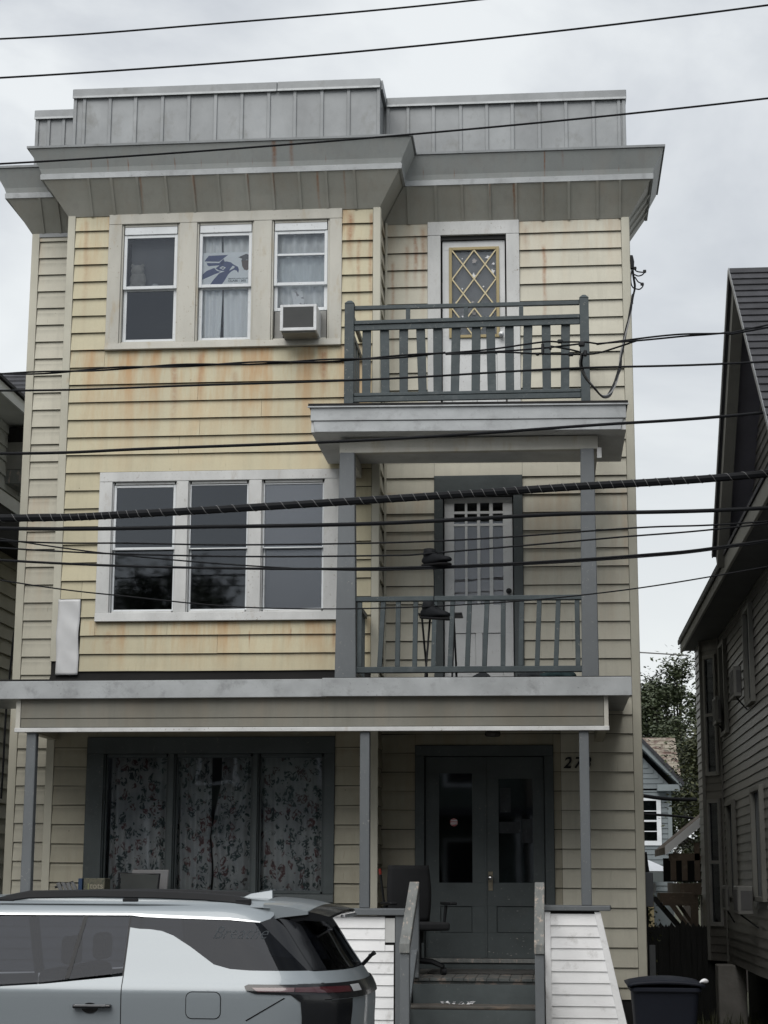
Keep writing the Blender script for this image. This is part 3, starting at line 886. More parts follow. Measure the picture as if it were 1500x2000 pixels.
# soffit panels and battens on the slope (front faces)
def soffit_run(X0, X1, Y0, divs, mitre0, mitre1):
    pr = [(0.004, ZT - 0.012), (0.106, ZT + 0.142), (0.250, ZT + 0.347)]
    xs = [X0] + divs + [X1]
    for i in range(len(xs) - 1):
        a, b = xs[i] + (0.004 if i else 0), xs[i + 1] - (0.004 if i < len(xs) - 2 else 0)
        ma = mitre0 if i == 0 else 0
        mb_ = mitre1 if i == len(xs) - 2 else 0
        m_ = MB()
        front_, back_ = [], []
        for (o_, z_) in pr:
            front_.append(((a + ma * o_, Y0 - o_ - 0.012, z_), (b + mb_ * o_, Y0 - o_ - 0.012, z_)))
            back_.append(((a + ma * o_, Y0 - o_ + 0.001, z_ + 0.008), (b + mb_ * o_, Y0 - o_ + 0.001, z_ + 0.008)))
        vs = [p for pair in front_ for p in pair] + [p for pair in back_ for p in pair]
        fs = [(0, 1, 3, 2), (2, 3, 5, 4), (7, 6, 8, 9), (9, 8, 10, 11), (0, 6, 7, 1), (4, 5, 11, 10), (0, 2, 8, 6), (2, 4, 10, 8), (1, 7, 9, 3), (3, 9, 11, 5)]
        m_.add(vs, fs).build('soffit_panel', M_soffit, cornice)
    for x in divs:
        m_ = MB()
        x += 0.0
        h = 0.014
        vs = []
        for (o_, z_) in pr:
            vs += [(x - h, Y0 - o_ - 0.026, z_ - 0.004), (x + h, Y0 - o_ - 0.026, z_ - 0.004), (x - h, Y0 - o_ - 0.010, z_ + 0.004), (x + h, Y0 - o_ - 0.010, z_ + 0.004)]
        fs = [(0, 1, 3, 2), (8, 9, 11, 10)]
        for j in (0, 4):
            fs += [(j, j + 4, j + 5, j + 1), (j + 1, j + 5, j + 7, j + 3), (j + 2, j + 3, j + 7, j + 6), (j, j + 2, j + 6, j + 4)]
        m_.add(vs, fs).build('soffit_batten', M_soffit, cornice)
soffit_run(BX0, BX1, BY, [-5.09, -4.829, -4.535, -4.213, -3.906, -3.615, -3.296, -3.007, -2.704, -2.402, -2.087], -1, 1)
soffit_run(BX1, HX1, 0.0, [-1.531, -1.217, -0.917, -0.605, -0.307, -0.01, 0.287, 0.609, 0.86], 1, 1)
soffit_run(HX0, BX0, 0.0, [-5.80, -5.60], -1, -1)
# side-return battens with gaps, seen from below on the right
for k, y in enumerate((0.18, 0.46, 0.74)):
    MB().hexa([(HX1 + .015, y, ZT + .0), (HX1 + .26, y, ZT + .335), (HX1 + .26, y + .028, ZT + .335), (HX1 + .015, y + .028, ZT + .0),
               (HX1 + .002, y, ZT + .012), (HX1 + .245, y, ZT + .35), (HX1 + .245, y + .028, ZT + .35), (HX1 + .002, y + .028, ZT + .012)]).build('soffit_batten', M_soffit, cornice)
# parapet behind: core, panels, seams, cap
ZP = 10.505
core = MB()
core.box(BX0 + 0.004, BX1, BY + 0.01, BY + 0.3, ZT + 0.6, ZP)
core.box(BX1 + 0.001, HX1, 0.012, 0.30, ZT + 0.6, ZP)
core.box(HX0 - 0.03, BX0 + 0.003, 0.012, 0.30, ZT + 0.6, ZP)
core.box(BX1 - 0.2, BX1, BY + 0.301, 0.30, ZT + 0.6, ZP)
par = core.build('parapet', M_metal, house)
def parapet_run(X0, X1, Y0, divs):
    xs = [X0] + divs + [X1]
    for i in range(len(xs) - 1):
        bx('parapet_panel', M_metal, par, xs[i] + 0.008, xs[i + 1] - 0.008, Y0 - 0.004 - random.uniform(0, .003), Y0 + 0.009, ZT + 0.68, ZP - 0.004)
    for x in divs + [X0 + 0.02, X1 - 0.02]:
        bx('seam_batten', M_metal, par, x - 0.021, x + 0.019, Y0 - 0.024, Y0 + 0.008, ZT + 0.685, ZP - 0.004, bevel=0.004)
parapet_run(BX0, BX1 + 0.01, BY, [-5.233, -4.933, -4.635, -4.322, -4.016, -3.707, -3.403, -3.094, -2.794, -2.484, -2.18])
parapet_run(BX1 + 0.03, HX1, 0.0, [-1.547, -1.251, -0.938, -0.635, -0.341, -0.032, 0.274, 0.588, 0.878])
parapet_run(HX0 - 0.03, BX0 - 0.01, 0.0, [-5.80, -5.62])
def cap(x0, x1, y, ya):
    m_ = MB().box(x0, x1, y - 0.035, ya, ZP, ZP + 0.105)
    m_.build('cap_flashing', M_metal, par, bevel=0.006)
    MB().box(x0 + .004, x1 - .004, y - 0.048, y - 0.036, ZP - 0.012, ZP + 0.012).build('cap_drip_edge', M_metal_lt, par)
cap(BX0 - 0.012, -3.0, BY, 0.32)
cap(-2.997, BX1 + 0.012, BY - 0.004, 0.32)
cap(BX1 + 0.035, HX1 + 0.01, 0.0, 0.33)
cap(HX0 - 0.045, BX0 - 0.015, 0.0, 0.33)
bx('cap_flashing', M_metal, par, BX1 + 0.0125, BX1 + 0.034, BY + 0.02, 0.32, ZP - 0.006, ZP + 0.10)

# ---- upper balcony (third storey)
bal3 = MB()
bal3.xz([(-2.366, 6.13), (-2.366, 6.395), (0.785, 6.365), (0.785, 6.10)], -1.985, -0.575)
b3 = bal3.build('balcony', M_trimw, house, label='upper balcony with white boxed fascia')
MB().xz([(-2.371, 6.243), (-2.371, 6.39), (0.79, 6.36), (0.79, 6.213)], -2.012, -1.987).build('fascia_board', M_metal_lt, b3, bevel=0.004)
MB().xz([(-2.330, 6.128), (-2.345, 6.241), (0.76, 6.211), (0.735, 6.098)], -1.999, -1.987).build('fascia_board', M_metal_lt, b3, bevel=0.004)
MB().xz([(-2.395, 6.392), (-2.395, 6.418), (0.81, 6.388), (0.81, 6.362)], -2.035, -0.575).build('balcony_roofing', M_tar, b3, bevel=0.004)
MB().xz([(-2.40, 6.376), (-2.40, 6.390), (0.815, 6.360), (0.815, 6.346)], -2.037, -2.013).build('drip_edge', M_metal_lt, b3)
MB().box(-2.10, 0.512, -1.79, -1.70, 5.955, 6.095).build('beam', M_trimc, b3, bevel=0.004)
MB().box(-2.10, -2.0, -1.699, -0.575, 5.965, 6.095).build('side_beam', M_trimc, b3)
MB().box(0.40, 0.512, -1.699, -0.03, 5.965, 6.090).build('side_beam', M_trimc, b3)
MB().box(0.50, 0.545, -1.80, -1.70, 5.86, 5.965).build('beam_end', M_trimw, b3)

def railing(name, label, parent=house):
    return label
# upper railing
yR = -1.70
r3 = MB().box(-1.965, 0.352, yR - 0.02, yR + 0.02, 7.497, 7.540).build('balcony_railing', M_bluegrey, house, bevel=0.004, label='dark blue grey balcony railing with wide flat slats')
for x0, x1, zz in ((-2.065, -1.967, 7.60), (0.354, 0.446, 7.60)):
    m_ = MB().box(x0, x1, yR - 0.049, yR + 0.045, 6.40, zz - 0.04)
    m_.prism([(x0 - .004, yR - .053, zz - .039), (x1 + .004, yR - .053, zz - .039), (x1 + .004, yR + .049, zz - .039), (x0 - .004, yR + .049, zz - .039)],
             [(x0 + .03, yR - .018, zz), (x1 - .03, yR - .018, zz), (x1 - .03, yR + .014, zz), (x0 + .03, yR + .014, zz)])
    m_.build('post', M_bluegrey, r3, bevel=0.004)
MB().xz([(-1.966, 7.330), (-1.966, 7.372), (0.353, 7.388), (0.353, 7.346)], yR - 0.045, yR + 0.035).build('middle_rail', M_bluegrey, r3, bevel=0.005)
MB().xz([(-1.966, 7.268), (-1.966, 7.328), (0.353, 7.344), (0.353, 7.284)], yR - 0.030, yR - 0.004).build('middle_rail', M_bluegrey, r3, bevel=0.004)
MB().box(-1.966, 0.353, yR - 0.033, yR + 0.02, 6.565, 6.60).build('bottom_rail', M_bluegrey, r3, bevel=0.005)
MB().box(-1.98, 0.353, yR - 0.030, yR - 0.0, 6.505, 6.563).build('bottom_rail', M_bluegrey, r3, bevel=0.005)
for x in (-1.41, -0.811, -0.243):
    bx('spacer', M_bluegrey, r3, x - 0.022, x + 0.022, yR - 0.018, yR + 0.018, 7.374, 7.496)
for i, x in enumerate([-1.839, -1.648, -1.455, -1.27, -1.105, -0.921, -0.711, -0.555, -0.367, -0.186, 0.009, 0.201]):
    t_ = random.uniform(-0.012, 0.012)
    MB().xz([(x - 0.043 - t_, 6.59), (x + 0.043 - t_, 6.59), (x + 0.046 + t_, 7.30), (x - 0.046 + t_, 7.30)], yR - 0.002, yR + 0.018).build('baluster', M_bluegrey, r3, bevel=0.003)
for x, s_ in ((-2.02, 1), (0.40, -1)):
    for z0, z1 in ((7.497, 7.54), (7.29, 7.34), (6.53, 6.60)):
        bx('side_rail', M_bluegrey, r3, x - 0.018, x + 0.018, yR + 0.047, -0.03 if s_ < 0 else BY - 0.045, z0, z1)
    y_ = yR + 0.16
    while y_ < (-0.15 if s_ < 0 else BY - 0.1):
        bx('side_baluster', M_bluegrey, r3, x - 0.009, x + 0.009, y_ - 0.043, y_ + 0.043, 6.601, 7.289)
        y_ += 0.187

# ---- lower balcony / porch roof (second storey floor)
b2m = MB().box(-5.95, 0.776, -1.86, -0.58, 3.49, 3.642)
b2m.box(-1.80, 0.776, -0.579, -0.045, 3.49, 3.642)
b2 = b2m.build('porch_roof', M_metal, house, label='porch roof carrying the lower balcony')
MB().xz([(-5.98, 3.463), (-5.98, 3.640), (-2.2, 3.648), (-2.2, 3.470)], -1.888, -1.862).build('fascia_flashing', M_metal_lt, b2, bevel=0.004)
MB().xz([(-2.24, 3.474), (-2.24, 3.655), (0.788, 3.650), (0.788, 3.468)], -1.898, -1.8885).build('fascia_flashing', M_metal_lt, b2, bevel=0.004)
MB().box(-5.97, 0.78, -1.885, -0.59, 3.643, 3.660).build('roofing_sheet', M_tar, b2)
MB().box(-1.79, 0.78, -0.589, -0.048, 3.643, 3.660).build('roofing_sheet', M_tar, b2)
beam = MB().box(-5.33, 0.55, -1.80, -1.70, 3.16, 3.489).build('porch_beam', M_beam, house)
MB().box(-5.285, 0.515, -1.82, -1.801, 3.275, 3.487).build('beam_board', M_beam, beam, bevel=0.004)
MB().box(-5.285, 0.515, -1.815, -1.801, 3.185, 3.271).build('beam_board', M_beam, beam, bevel=0.004)
for x0, x1 in ((-5.335, -5.287), (0.517, 0.56)):
    bx('beam_corner_trim', M_trimc, beam, x0, x1, -1.826, -1.801, 3.16, 3.488, bevel=0.003)
bx('beam_bottom_strip', M_trimw, beam, -5.34, 0.565, -1.836, -1.803, 3.138, 3.180, bevel=0.003)
bx('side_beam', M_porchwall, beam, -5.33, -5.24, -1.699, -0.57, 3.16, 3.489)
bx('side_beam', M_porchwall, beam, 0.46, 0.55, -1.699, -0.035, 3.16, 3.489)
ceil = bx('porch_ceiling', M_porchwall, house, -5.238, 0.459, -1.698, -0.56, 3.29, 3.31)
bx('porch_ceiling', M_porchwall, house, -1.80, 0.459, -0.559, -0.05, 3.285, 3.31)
# perforated soffit slats just behind the beam strip
for k in range(60):
    x = -5.2 + k * 0.0965
    bx('soffit_slot', M_dark, ceil, x, x + 0.03, -1.795, -1.705, 3.150, 3.159)
bx('soffit_lip', M_trimc, ceil, -5.235, 0.455, -1.697, -1.62, 3.17, 3.19)

# ground and second storey posts
def post(x0, x1, x2, x3, y, d, z0, z1, mat):
    MB().hexa([(x0, y - d, z0), (x1, y - d, z0), (x1, y + d, z0), (x0, y + d, z0), (x2, y - d, z1), (x3, y - d, z1), (x3, y + d, z1), (x2, y + d, z1)]).build('porch_post', mat, house, bevel=0.006)
post(-5.222, -5.115, -5.222, -5.125, -1.75, 0.05, 0.80, 3.137, M_postgrey)
post(-1.866, -1.768, -1.87, -1.775, -1.75, 0.05, 1.44, 3.137, M_postgrey)
post(0.268, 0.366, 0.272, 0.366, -1.75, 0.05, 1.475, 3.137, M_postgrey)
post(-2.125, -1.912, -2.095, -1.944, -1.75, 0.07, 3.661, 5.954, M_postgrey)
post(0.31, 0.477, 0.335, 0.470, -1.75, 0.07, 3.661, 5.954, M_postgrey)

# lower railing
r2 = MB().box(-1.925, 0.325, -1.79, -1.72, 4.43, 4.478).build('porch_railing', M_bluegrey, house, bevel=0.005, label='lower balcony railing with narrow leaning balusters')
MB().box(-1.925, 0.315, -1.785, -1.725, 3.715, 3.775).build('bottom_rail', M_bluegrey, r2, bevel=0.005)
for x in [-1.885, -1.666, -1.502, -1.329, -1.14, -0.97, -0.80, -0.629, -0.457, -0.279, -0.111, 0.075, 0.275]:
    t_ = 0.012 + random.uniform(-0.008, 0.008)
    if abs(x) > 1.8 or x > 0.2: t_ = 0
    MB().xz([(x - 0.024 - t_, 3.776), (x + 0.024 - t_, 3.776), (x + 0.024 + t_, 4.429), (x - 0.024 + t_, 4.429)], -1.775, -1.735).build('baluster', M_bluegrey, r2, bevel=0.003)
bx('side_rail', M_bluegrey, r2, -1.99, -1.93, -1.66, BY - 0.045, 4.43, 4.478)
bx('side_rail', M_bluegrey, r2, -1.985, -1.935, -1.66, BY - 0.045, 3.72, 3.77)
for k in range(6):
    y_ = -1.52 + k * 0.17
    bx('side_baluster', M_bluegrey, r2, -1.975, -1.945, y_ - 0.02, y_ + 0.02, 3.771, 4.429)

# ---- porch floor, steps, skirt walls, handrails
pf = bx('porch_floor', M_floorp, house, -5.85, 0.53, -1.94, -0.15, 0.74, 0.772)
for k in range(14):
    x = -1.50 + k * 0.108
    bx('floor_board', M_floorp, pf, x + 0.002, x + 0.106, -1.955 - random.uniform(0, .008), -0.05, 0.773, 0.80 + random.uniform(-.001, .001), bevel=0.002)
bx('floor_deck', M_floorp, pf, -5.85, -1.503, -1.94, -0.555, 0.773, 0.80)
bx('floor_deck', M_floorp, pf, 0.015, 0.53, -1.94, -0.05, 0.773, 0.80)
bx('mat', M("worn_dark_door_mat", (0.05, 0.05, 0.048), 0.95, dark=0.5, scale=12, bump=0.8), pf, -1.25, -0.2, -1.2, -0.45, 0.803, 0.812)
stairs = bx('staircase', M_greygreen, house, -1.33, -0.17, -2.0, -1.957, 0.0, 0.745)
zz = [0.80, 0.57, 0.37, 0.17]
yn = [-1.95, -2.28, -2.58, -2.88]
for i in range(1, 4):
    bx('riser', M_greygreen, stairs, -1.335, -0.165, yn[i] + 0.03 - 0.30 + 0.27, yn[i] + 0.03, zz[i] - 0.20, zz[i] - 0.036)
    MB().box(-1.355, -0.15, yn[i], yn[i - 1] + 0.015, zz[i] - 0.035, zz[i]).build('tread', M_tread, stairs, bevel=0.012, segs=2)
for x0, x1 in ((-1.40, -1.36), (-0.145, -0.105)):
    MB().yz([(-1.98, 0.80), (-1.98, 0.0), (-3.05, 0.0), (-3.05, 0.15)], x0, x1).build('stringer', M_greygreen, stairs)
def handrail(x0, x1, nm):
    h = MB().box(x0, x1, -1.99, -1.91, 0.80, 1.69).build('handrail', M_postgrey, house, bevel=0.006, label=nm)
    MB().box(x0, x1, -3.14, -3.05, 0.0, 1.12).build('lower_post', M_postgrey, h, bevel=0.006)
    MB().yz([(-1.993, 1.60), (-1.993, 1.693), (-3.16, 1.16), (-3.16, 1.07)], x0 - 0.004, x1 + 0.004).build('sloping_rail', M_worn, h, bevel=0.006)
    MB().yz([(-1.995, 0.98), (-1.995, 1.06), (-3.04, 0.55), (-3.04, 0.47)], x0 + 0.015, x1 - 0.015).build('lower_rail', M_postgrey, h, bevel=0.004)
handrail(-1.36, -1.275, 'left handrail of the front steps')
handrail(-0.170, -0.087, 'right handrail of the front steps')
# left skirt wall
skl = bx('porch_skirt_wall', M_tar, house, -5.85, -1.503, -1.96, -1.86, 0.0, 1.372)
siding(skl, M_white_siding, (0, -1.96, 0), (1, 0, 0), -5.85, -1.515, 0.02, 1.362, [(-1.60, -1.50, 1.10, 1.4)], 0.1053, 1.362, proud=0.013, tip=0.002)
bx('j_channel', M_trimw, skl, -1.598, -1.506, -1.975, -1.961, 1.125, 1.35)
bx('skirt_post', M_postgrey, skl, -1.50, -1.412, -1.985, -1.86, 0.0, 1.375, bevel=0.004)
bx('skirt_cap', M_postgrey, skl, -5.9, -1.405, -2.01, -1.62, 1.376, 1.438, bevel=0.006)
# right skirt wall: flares outward to the ground
skr = MB().hexa([(-0.085, -1.96, 0), (0.745, -1.96, 0), (0.80, -1.0, 0), (-0.085, -1.0, 0), (-0.085, -1.96, 1.425), (0.43, -1.96, 1.425), (0.43, -1.4, 1.425), (-0.085, -1.4, 1.425)]).build('porch_skirt_wall', M_tar, house)
k = 0
z = 1.40
while z > 0.05:
    z0 = z - 0.1053
    xa = 0.395 + (1.425 - z) * 0.2065
    xb = 0.395 + (1.425 - z0) * 0.2065
    MB().add([(-0.03, -1.976, z0), (xb - .005, -1.976, z0), (xa - .005, -1.964, z), (-0.03, -1.964, z), (-0.03, -1.961, z0 + .003), (xb - .005, -1.961, z0 + .003), (xa - .005, -1.961, z), (-0.03, -1.961, z)],
             [(0, 1, 2, 3), (4, 7, 6, 5), (0, 4, 5, 1), (2, 6, 7, 3), (0, 3, 7, 4), (1, 5, 6, 2)]).build('siding_board', M_white_siding, skr)
    z = z0
MB().hexa([(-0.085, -1.982, 0.0), (-0.026, -1.982, 0.0), (-0.026, -1.9605, 0.0), (-0.085, -1.9605, 0.0), (-0.085, -1.982, 1.42), (-0.03, -1.982, 1.42), (-0.03, -1.9605, 1.42), (-0.085, -1.9605, 1.42)]).build('corner_trim', M_white_siding, skr, bevel=0.003)
MB().hexa([(0.676, -1.984, 0.0), (0.755, -1.984, 0.0), (0.755, -1.9605, 0.0), (0.676, -1.9605, 0.0), (0.383, -1.984, 1.42), (0.440, -1.984, 1.42), (0.440, -1.9605, 1.42), (0.383, -1.9605, 1.42)]).build('corner_trim', M_white_siding, skr, bevel=0.003)
MB().xy([(-0.155, -2.01), (0.535, -2.01), (0.56, -1.35), (-0.155, -1.35)], 1.428, 1.474).build('skirt_cap', M_postgrey, skr, bevel=0.006)
# foundation
bx('foundation', M_concrete, house, HX0 + 0.02, HX1 - 0.02, 0.02, 10.9, -0.05, 0.45)

# ---- address figures, porch light
for body, x in (('2', 0.125), ('7', 0.232), ('3', 0.335)):
    text_mesh(body, 0.165, M_black, 'house_number', house, (x, -0.036, 2.885), shear=0.22, depth=0.006, offset=0.003)
lt = thing('porch_light', 'small dark ceiling lamp above the double door', 'lamp', (-0.60, -0.75, 3.285))
MB().lathe([(0.05, 3.284), (0.05, 3.262), (0.035, 3.26), (0.035, 3.24), (0.0, 3.24)], (-0.60, -0.75, 0), 14).build('canopy', M_black, lt, smooth=True)
MB().lathe([(0.03, 3.239), (0.075, 3.225), (0.085, 3.19), (0.07, 3.165), (0.0, 3.16)], (-0.60, -0.75, 0), 14).build('bowl', M("smoked_glass_bowl", (0.06, 0.055, 0.05), 0.2), lt, smooth=True)
# ================================================================== things in and on the house
def ray(u, v, y):
    """the point at depth plane Y=y seen at photo position u, v: used for the hanging wires"""
    d = F * 3520 + RT * (u - 750) + UP * (1000 - v)
    t = (y - CAM.y) / d.y
    return CAM + d * t

def curtain(label, x0, x1, z0, z1, y, mat, folds, amp=0.012, edge=None, group=None, sc=1.0):
    def fn(u_, v_):
        xa, xb = x0, x1
        if edge:
            e0, e1 = edge
            xa = x0 + e0(v_)
            xb = x1 + e1(v_)
        x = xa + (xb - xa) * u_
        return (x, y + amp * math.sin(folds * 2 * math.pi * u_ + 0.6 * math.sin(3 * v_)) + 0.3 * amp * math.sin(folds * 5.1 * u_ + 2 * v_), z0 + (z1 - z0) * v_)
    o = MB().grid(fn, 60, 12).build('curtain', mat, smooth='all', fix=False)
    s_ = o.modifiers.new('solid', 'SOLIDIFY'); s_.thickness = 0.0015
    tag(o, label, 'curtain', group)
    return o

def curtain_print():
    m, t, b = _new("flowered_curtain_cloth")
    p = _pos(t)
    pp = _map(t, p, (1, 0.0, 0.75))
    wob = t.nodes.new('ShaderNodeVectorMath'); wob.operation = 'ADD'
    nz_ = t.nodes.new('ShaderNodeTexNoise'); nz_.inputs['Scale'].default_value = 9
    t.links.new(pp, nz_.inputs['Vector'])
    sc = t.nodes.new('ShaderNodeVectorMath'); sc.operation = 'SCALE'; sc.inputs['Scale'].default_value = 0.12
    t.links.new(nz_.outputs['Color'], sc.inputs[0])
    t.links.new(pp, wob.inputs[0]); t.links.new(sc.outputs[0], wob.inputs[1])
    def vor(scale, rnd=1.0):
        v = t.nodes.new('ShaderNodeTexVoronoi'); v.inputs['Scale'].default_value = scale; v.inputs['Randomness'].default_value = rnd
        t.links.new(wob.outputs[0], v.inputs['Vector'])
        return v
    v1, v2 = vor(13), vor(22)
    base = (0.31, 0.318, 0.318)
    c = _mix(t, _range(t, _noise(t, 3, 3, p), 0.4, 0.7), base, (0.20, 0.21, 0.22))
    sepc = t.nodes.new('ShaderNodeSeparateColor'); t.links.new(v1.outputs['Color'], sepc.inputs[0])
    petals = _math(t, 'MULTIPLY', _range(t, v1.outputs['Distance'], 0.52, 0.44), _range(t, _noise(t, 42, 2, wob.outputs[0]), 0.42, 0.52))
    red = _mix(t, _range(t, sepc.outputs[0], 0.62, 0.66), (0.035, 0.05, 0.052), (0.10, 0.05, 0.052))
    c = _mix(t, petals, c, red)
    sep2 = t.nodes.new('ShaderNodeSeparateColor'); t.links.new(v2.outputs['Color'], sep2.inputs[0])
    leaves = _math(t, 'MULTIPLY', _math(t, 'MULTIPLY', _range(t, v2.outputs['Distance'], 0.36, 0.30), _range(t, sep2.outputs[1], 0.5, 0.55)), _range(t, _noise(t, 60, 2, wob.outputs[0]), 0.42, 0.5))
    c = _mix(t, leaves, c, (0.025, 0.045, 0.045))
    t.links.new(c, b.inputs['Base Color'])
    b.inputs['Roughness'].default_value = 0.9
    return m
M_flower = curtain_print()
GC = 'flowered curtains in the ground floor window'
yc = BY + 0.15
curtain('flowered curtain filling the left pane of the ground floor window', -4.69, -3.995, 1.50, 3.05, yc, M_flower, 6, 0.018, group=GC)
curtain('flowered curtain left of the dark gap in the middle ground floor pane', -3.985, -3.60, 1.50, 3.05, yc, M_flower, 4, 0.018,
        edge=(lambda v: 0.0, lambda v: 0.0 if v > 0.5 else 0.02 * math.sin(9 * v) - 0.045 * (1 - v / .5) * 0 + (0.03 if v > 0.44 else 0.0)), group=GC)
curtain('flowered curtain right of the dark gap in the middle ground floor pane', -3.585, -3.10, 1.50, 3.05, yc + 0.03, M_flower, 4, 0.018,
        edge=(lambda v: 0.09 * max(0.0, (v - 0.42) / 0.58) + 0.02 * math.sin(10 * v), lambda v: 0.0), group=GC)
curtain('flowered curtain filling the right pane of the ground floor window', -3.095, -2.34, 1.50, 3.05, yc, M_flower, 7, 0.018, group=GC)
NC = 'white curtains in the third storey windows'
curtain('white net curtain parted behind the graduation sign in the middle top window', -3.84, -3.60, 7.56, 8.85, BY + 0.106, M_curtw, 3, 0.012, edge=(lambda v: 0, lambda v: -0.04 * abs(v - .45)), group=NC)
curtain('wide white net curtain right of the narrow dark slit in the middle top window', -3.575, -3.24, 7.56, 8.85, BY + 0.110, M_curtw, 3, 0.012, edge=(lambda v: -0.03 * v, lambda v: 0), group=NC)
curtain('sheer white curtain above the window air conditioner', -3.0, -2.40, 7.95, 8.85, BY + 0.112, M("sheer_white_curtain", (0.82, 0.84, 0.85), 0.9, dark=0.35, scale=3, stretch=(3, 1, .6)), 5, 0.015, group=NC)
o = bx('roller_blind', M_shade, None, -3.07, -2.42, BY + 0.13, BY + 0.134, 4.55, 5.95); tag(o, 'plain grey blind in the right window of the second storey', 'blind')
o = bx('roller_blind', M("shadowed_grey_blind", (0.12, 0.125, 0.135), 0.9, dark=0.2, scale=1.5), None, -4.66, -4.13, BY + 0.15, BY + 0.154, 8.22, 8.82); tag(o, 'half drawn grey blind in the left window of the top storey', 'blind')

# graduation sign
sg = thing('graduation_sign', 'white graduation sign with navy hawk head and capped portrait in middle top window', 'sign', (-3.54, BY + 0.053, 8.222))
M_signw = M("white_sign_board", (0.85, 0.88, 0.90), 0.5, dark=0.05)
M_navy = M("navy_print", (0.045, 0.07, 0.20), 0.5, dark=0.05)
M_print = M("dark_teal_print", (0.05, 0.09, 0.11), 0.5)
bx('board', M_signw, sg, -3.83, -3.262, BY + 0.0505, BY + 0.0535, 8.222, 8.612)
def sp(pts, y, name, mat):
    q = [(-3.816 + (px - 140) / 485 * 0.553, 8.600 - (py - 112) / 340 * 0.378) for px, py in pts]
    MB().xz(q, y, y + 0.0005).build(name, mat, sg)
y0 = BY + 0.0498
sp([(150, 190), (192, 132), (385, 128), (300, 198)], y0, 'mortarboard', M_navy)
sp([(175, 208), (298, 212), (340, 168), (352, 196), (305, 236), (198, 243), (180, 232)], y0, 'cap_band', M_navy)
sp([(330, 200), (372, 196), (412, 206), (446, 234), (486, 256), (497, 290), (490, 322), (474, 296), (448, 288), (418, 306), (392, 334), (372, 370), (348, 412), (320, 448), (205, 448), (245, 388), (300, 322), (355, 300), (300, 292), (262, 268), (300, 238)], y0, 'hawk_head', M_navy)
sp([(135, 384), (135, 330), (176, 292), (250, 262), (276, 292), (318, 306), (255, 330)], y0, 'hawk_neck', M_navy)
sp([(302, 266), (332, 246), (366, 262), (340, 286)], y0 - 0.0008, 'eye_white', M_signw)
sp([(322, 262), (346, 258), (346, 272), (326, 274)], y0 - 0.0014, 'pupil', M_navy)
sp([(420, 262), (434, 244), (456, 256), (448, 270), (420, 286), (400, 296)], y0 - 0.0008, 'beak_highlight', M_signw)
sp([(520, 190), (622, 186), (622, 240), (600, 282), (574, 298), (548, 288), (528, 252)], y0, 'portrait_face', M("brown_print", (0.12, 0.075, 0.06), 0.5))
sp([(487, 156), (566, 122), (626, 146), (626, 196), (576, 184), (516, 200), (526, 172)], y0 - 0.0006, 'portrait_cap', M("grey_print", (0.09, 0.09, 0.10), 0.5))
def st(body, px, py, size, mat, off=0.002, xs=1.0):
    text_mesh(body, size, mat, 'lettering', sg, (-3.816 + (px - 140) / 485 * 0.553, y0, 8.600 - (py - 112) / 340 * 0.378), depth=0.0003, offset=off, xscale=xs)
st('SENIOR HIGH SCHOOL', 392, 386, 0.017, M_print, 0.0006, 1.45)
st('CLASS - 202', 392, 413, 0.030, M_print, 0.0012, 1.30)
st('Congratulations', 455, 437, 0.012, M_ac, 0.0001, 1.3)

# plush bear and ornament on the sash of the left top window
pb = thing('plush_bear', 'pale plush bear slumped inside the left window of the top storey', 'toy', (-4.57, BY + 0.12, 8.215))
M_plush = M("pale_plush", (0.27, 0.265, 0.25), 0.95, dark=0.25, scale=20, bump=0.8, bscale=90)
MB().ball((-4.57, BY + 0.105, 8.33), 0.10, 14, (0.95, 0.35, 1.15)).build('body', M_plush, pb, smooth=True)
MB().ball((-4.575, BY + 0.10, 8.44), 0.075, 14, (1.05, 0.42, 0.95)).build('head', M_plush, pb, smooth=True)
for x in (-4.635, -4.515):
    MB().ball((x, BY + 0.10, 8.25), 0.045, 10, (0.8, 0.6, 0.9)).build('leg', M_plush, pb, smooth=True)
    MB().ball((x + (.0 if x < -4.57 else -.005), BY + 0.10, 8.50), 0.022, 8, (1, .6, 1)).build('ear', M_plush, pb, smooth=True)
o = MB().ball((-4.37, BY + 0.095, 8.25), 0.037, 12, (1.2, 0.8, 0.9)).build('glass_ornament', M("cut_glass", (0.5, 0.52, 0.54), 0.1, scale=40, c2=(0.15, 0.16, 0.17), c2amt=(.45, .55), spec=1.0), smooth=False)
tag(o, 'small cut glass ornament beside the plush bear', 'ornament')

# window air conditioner
ac = thing('window_air_conditioner', 'white window air conditioner with dark grille under the right top window', 'air conditioner', (-2.67, -0.70, 7.56))
MB().hexa([(-2.875, -0.86, 7.555), (-2.475, -0.86, 7.555), (-2.475, -0.42, 7.57), (-2.875, -0.42, 7.57), (-2.875, -0.86, 7.85), (-2.475, -0.86, 7.85), (-2.475, -0.42, 7.875), (-2.875, -0.42, 7.875)]).build('case', M_acw, ac, bevel=0.006)
m_ = MB()
for p in ((-2.875, -2.842, 7.555, 7.85), (-2.508, -2.475, 7.555, 7.85), (-2.842, -2.508, 7.822, 7.85), (-2.842, -2.508, 7.555, 7.590)):
    m_.box(p[0], p[1], -0.872, -0.861, p[2], p[3])
m_.build('front_frame', M_acw, ac, bevel=0.003)
bx('grille_back', M("grille_dark", (0.07, 0.075, 0.075), 0.6), ac, -2.841, -2.509, -0.864, -0.8605, 7.591, 7.821)
for k in range(22):
    z = 7.597 + k * 0.0102
    bx('grille_louvre', M_ac if k % 1 else M("grille_louvre_grey", (0.13, 0.135, 0.135), 0.5) if k == 0 else bpy.data.materials['grille_louvre_grey'], ac, -2.840, -2.510, -0.869, -0.8645, z, z + 0.0045)
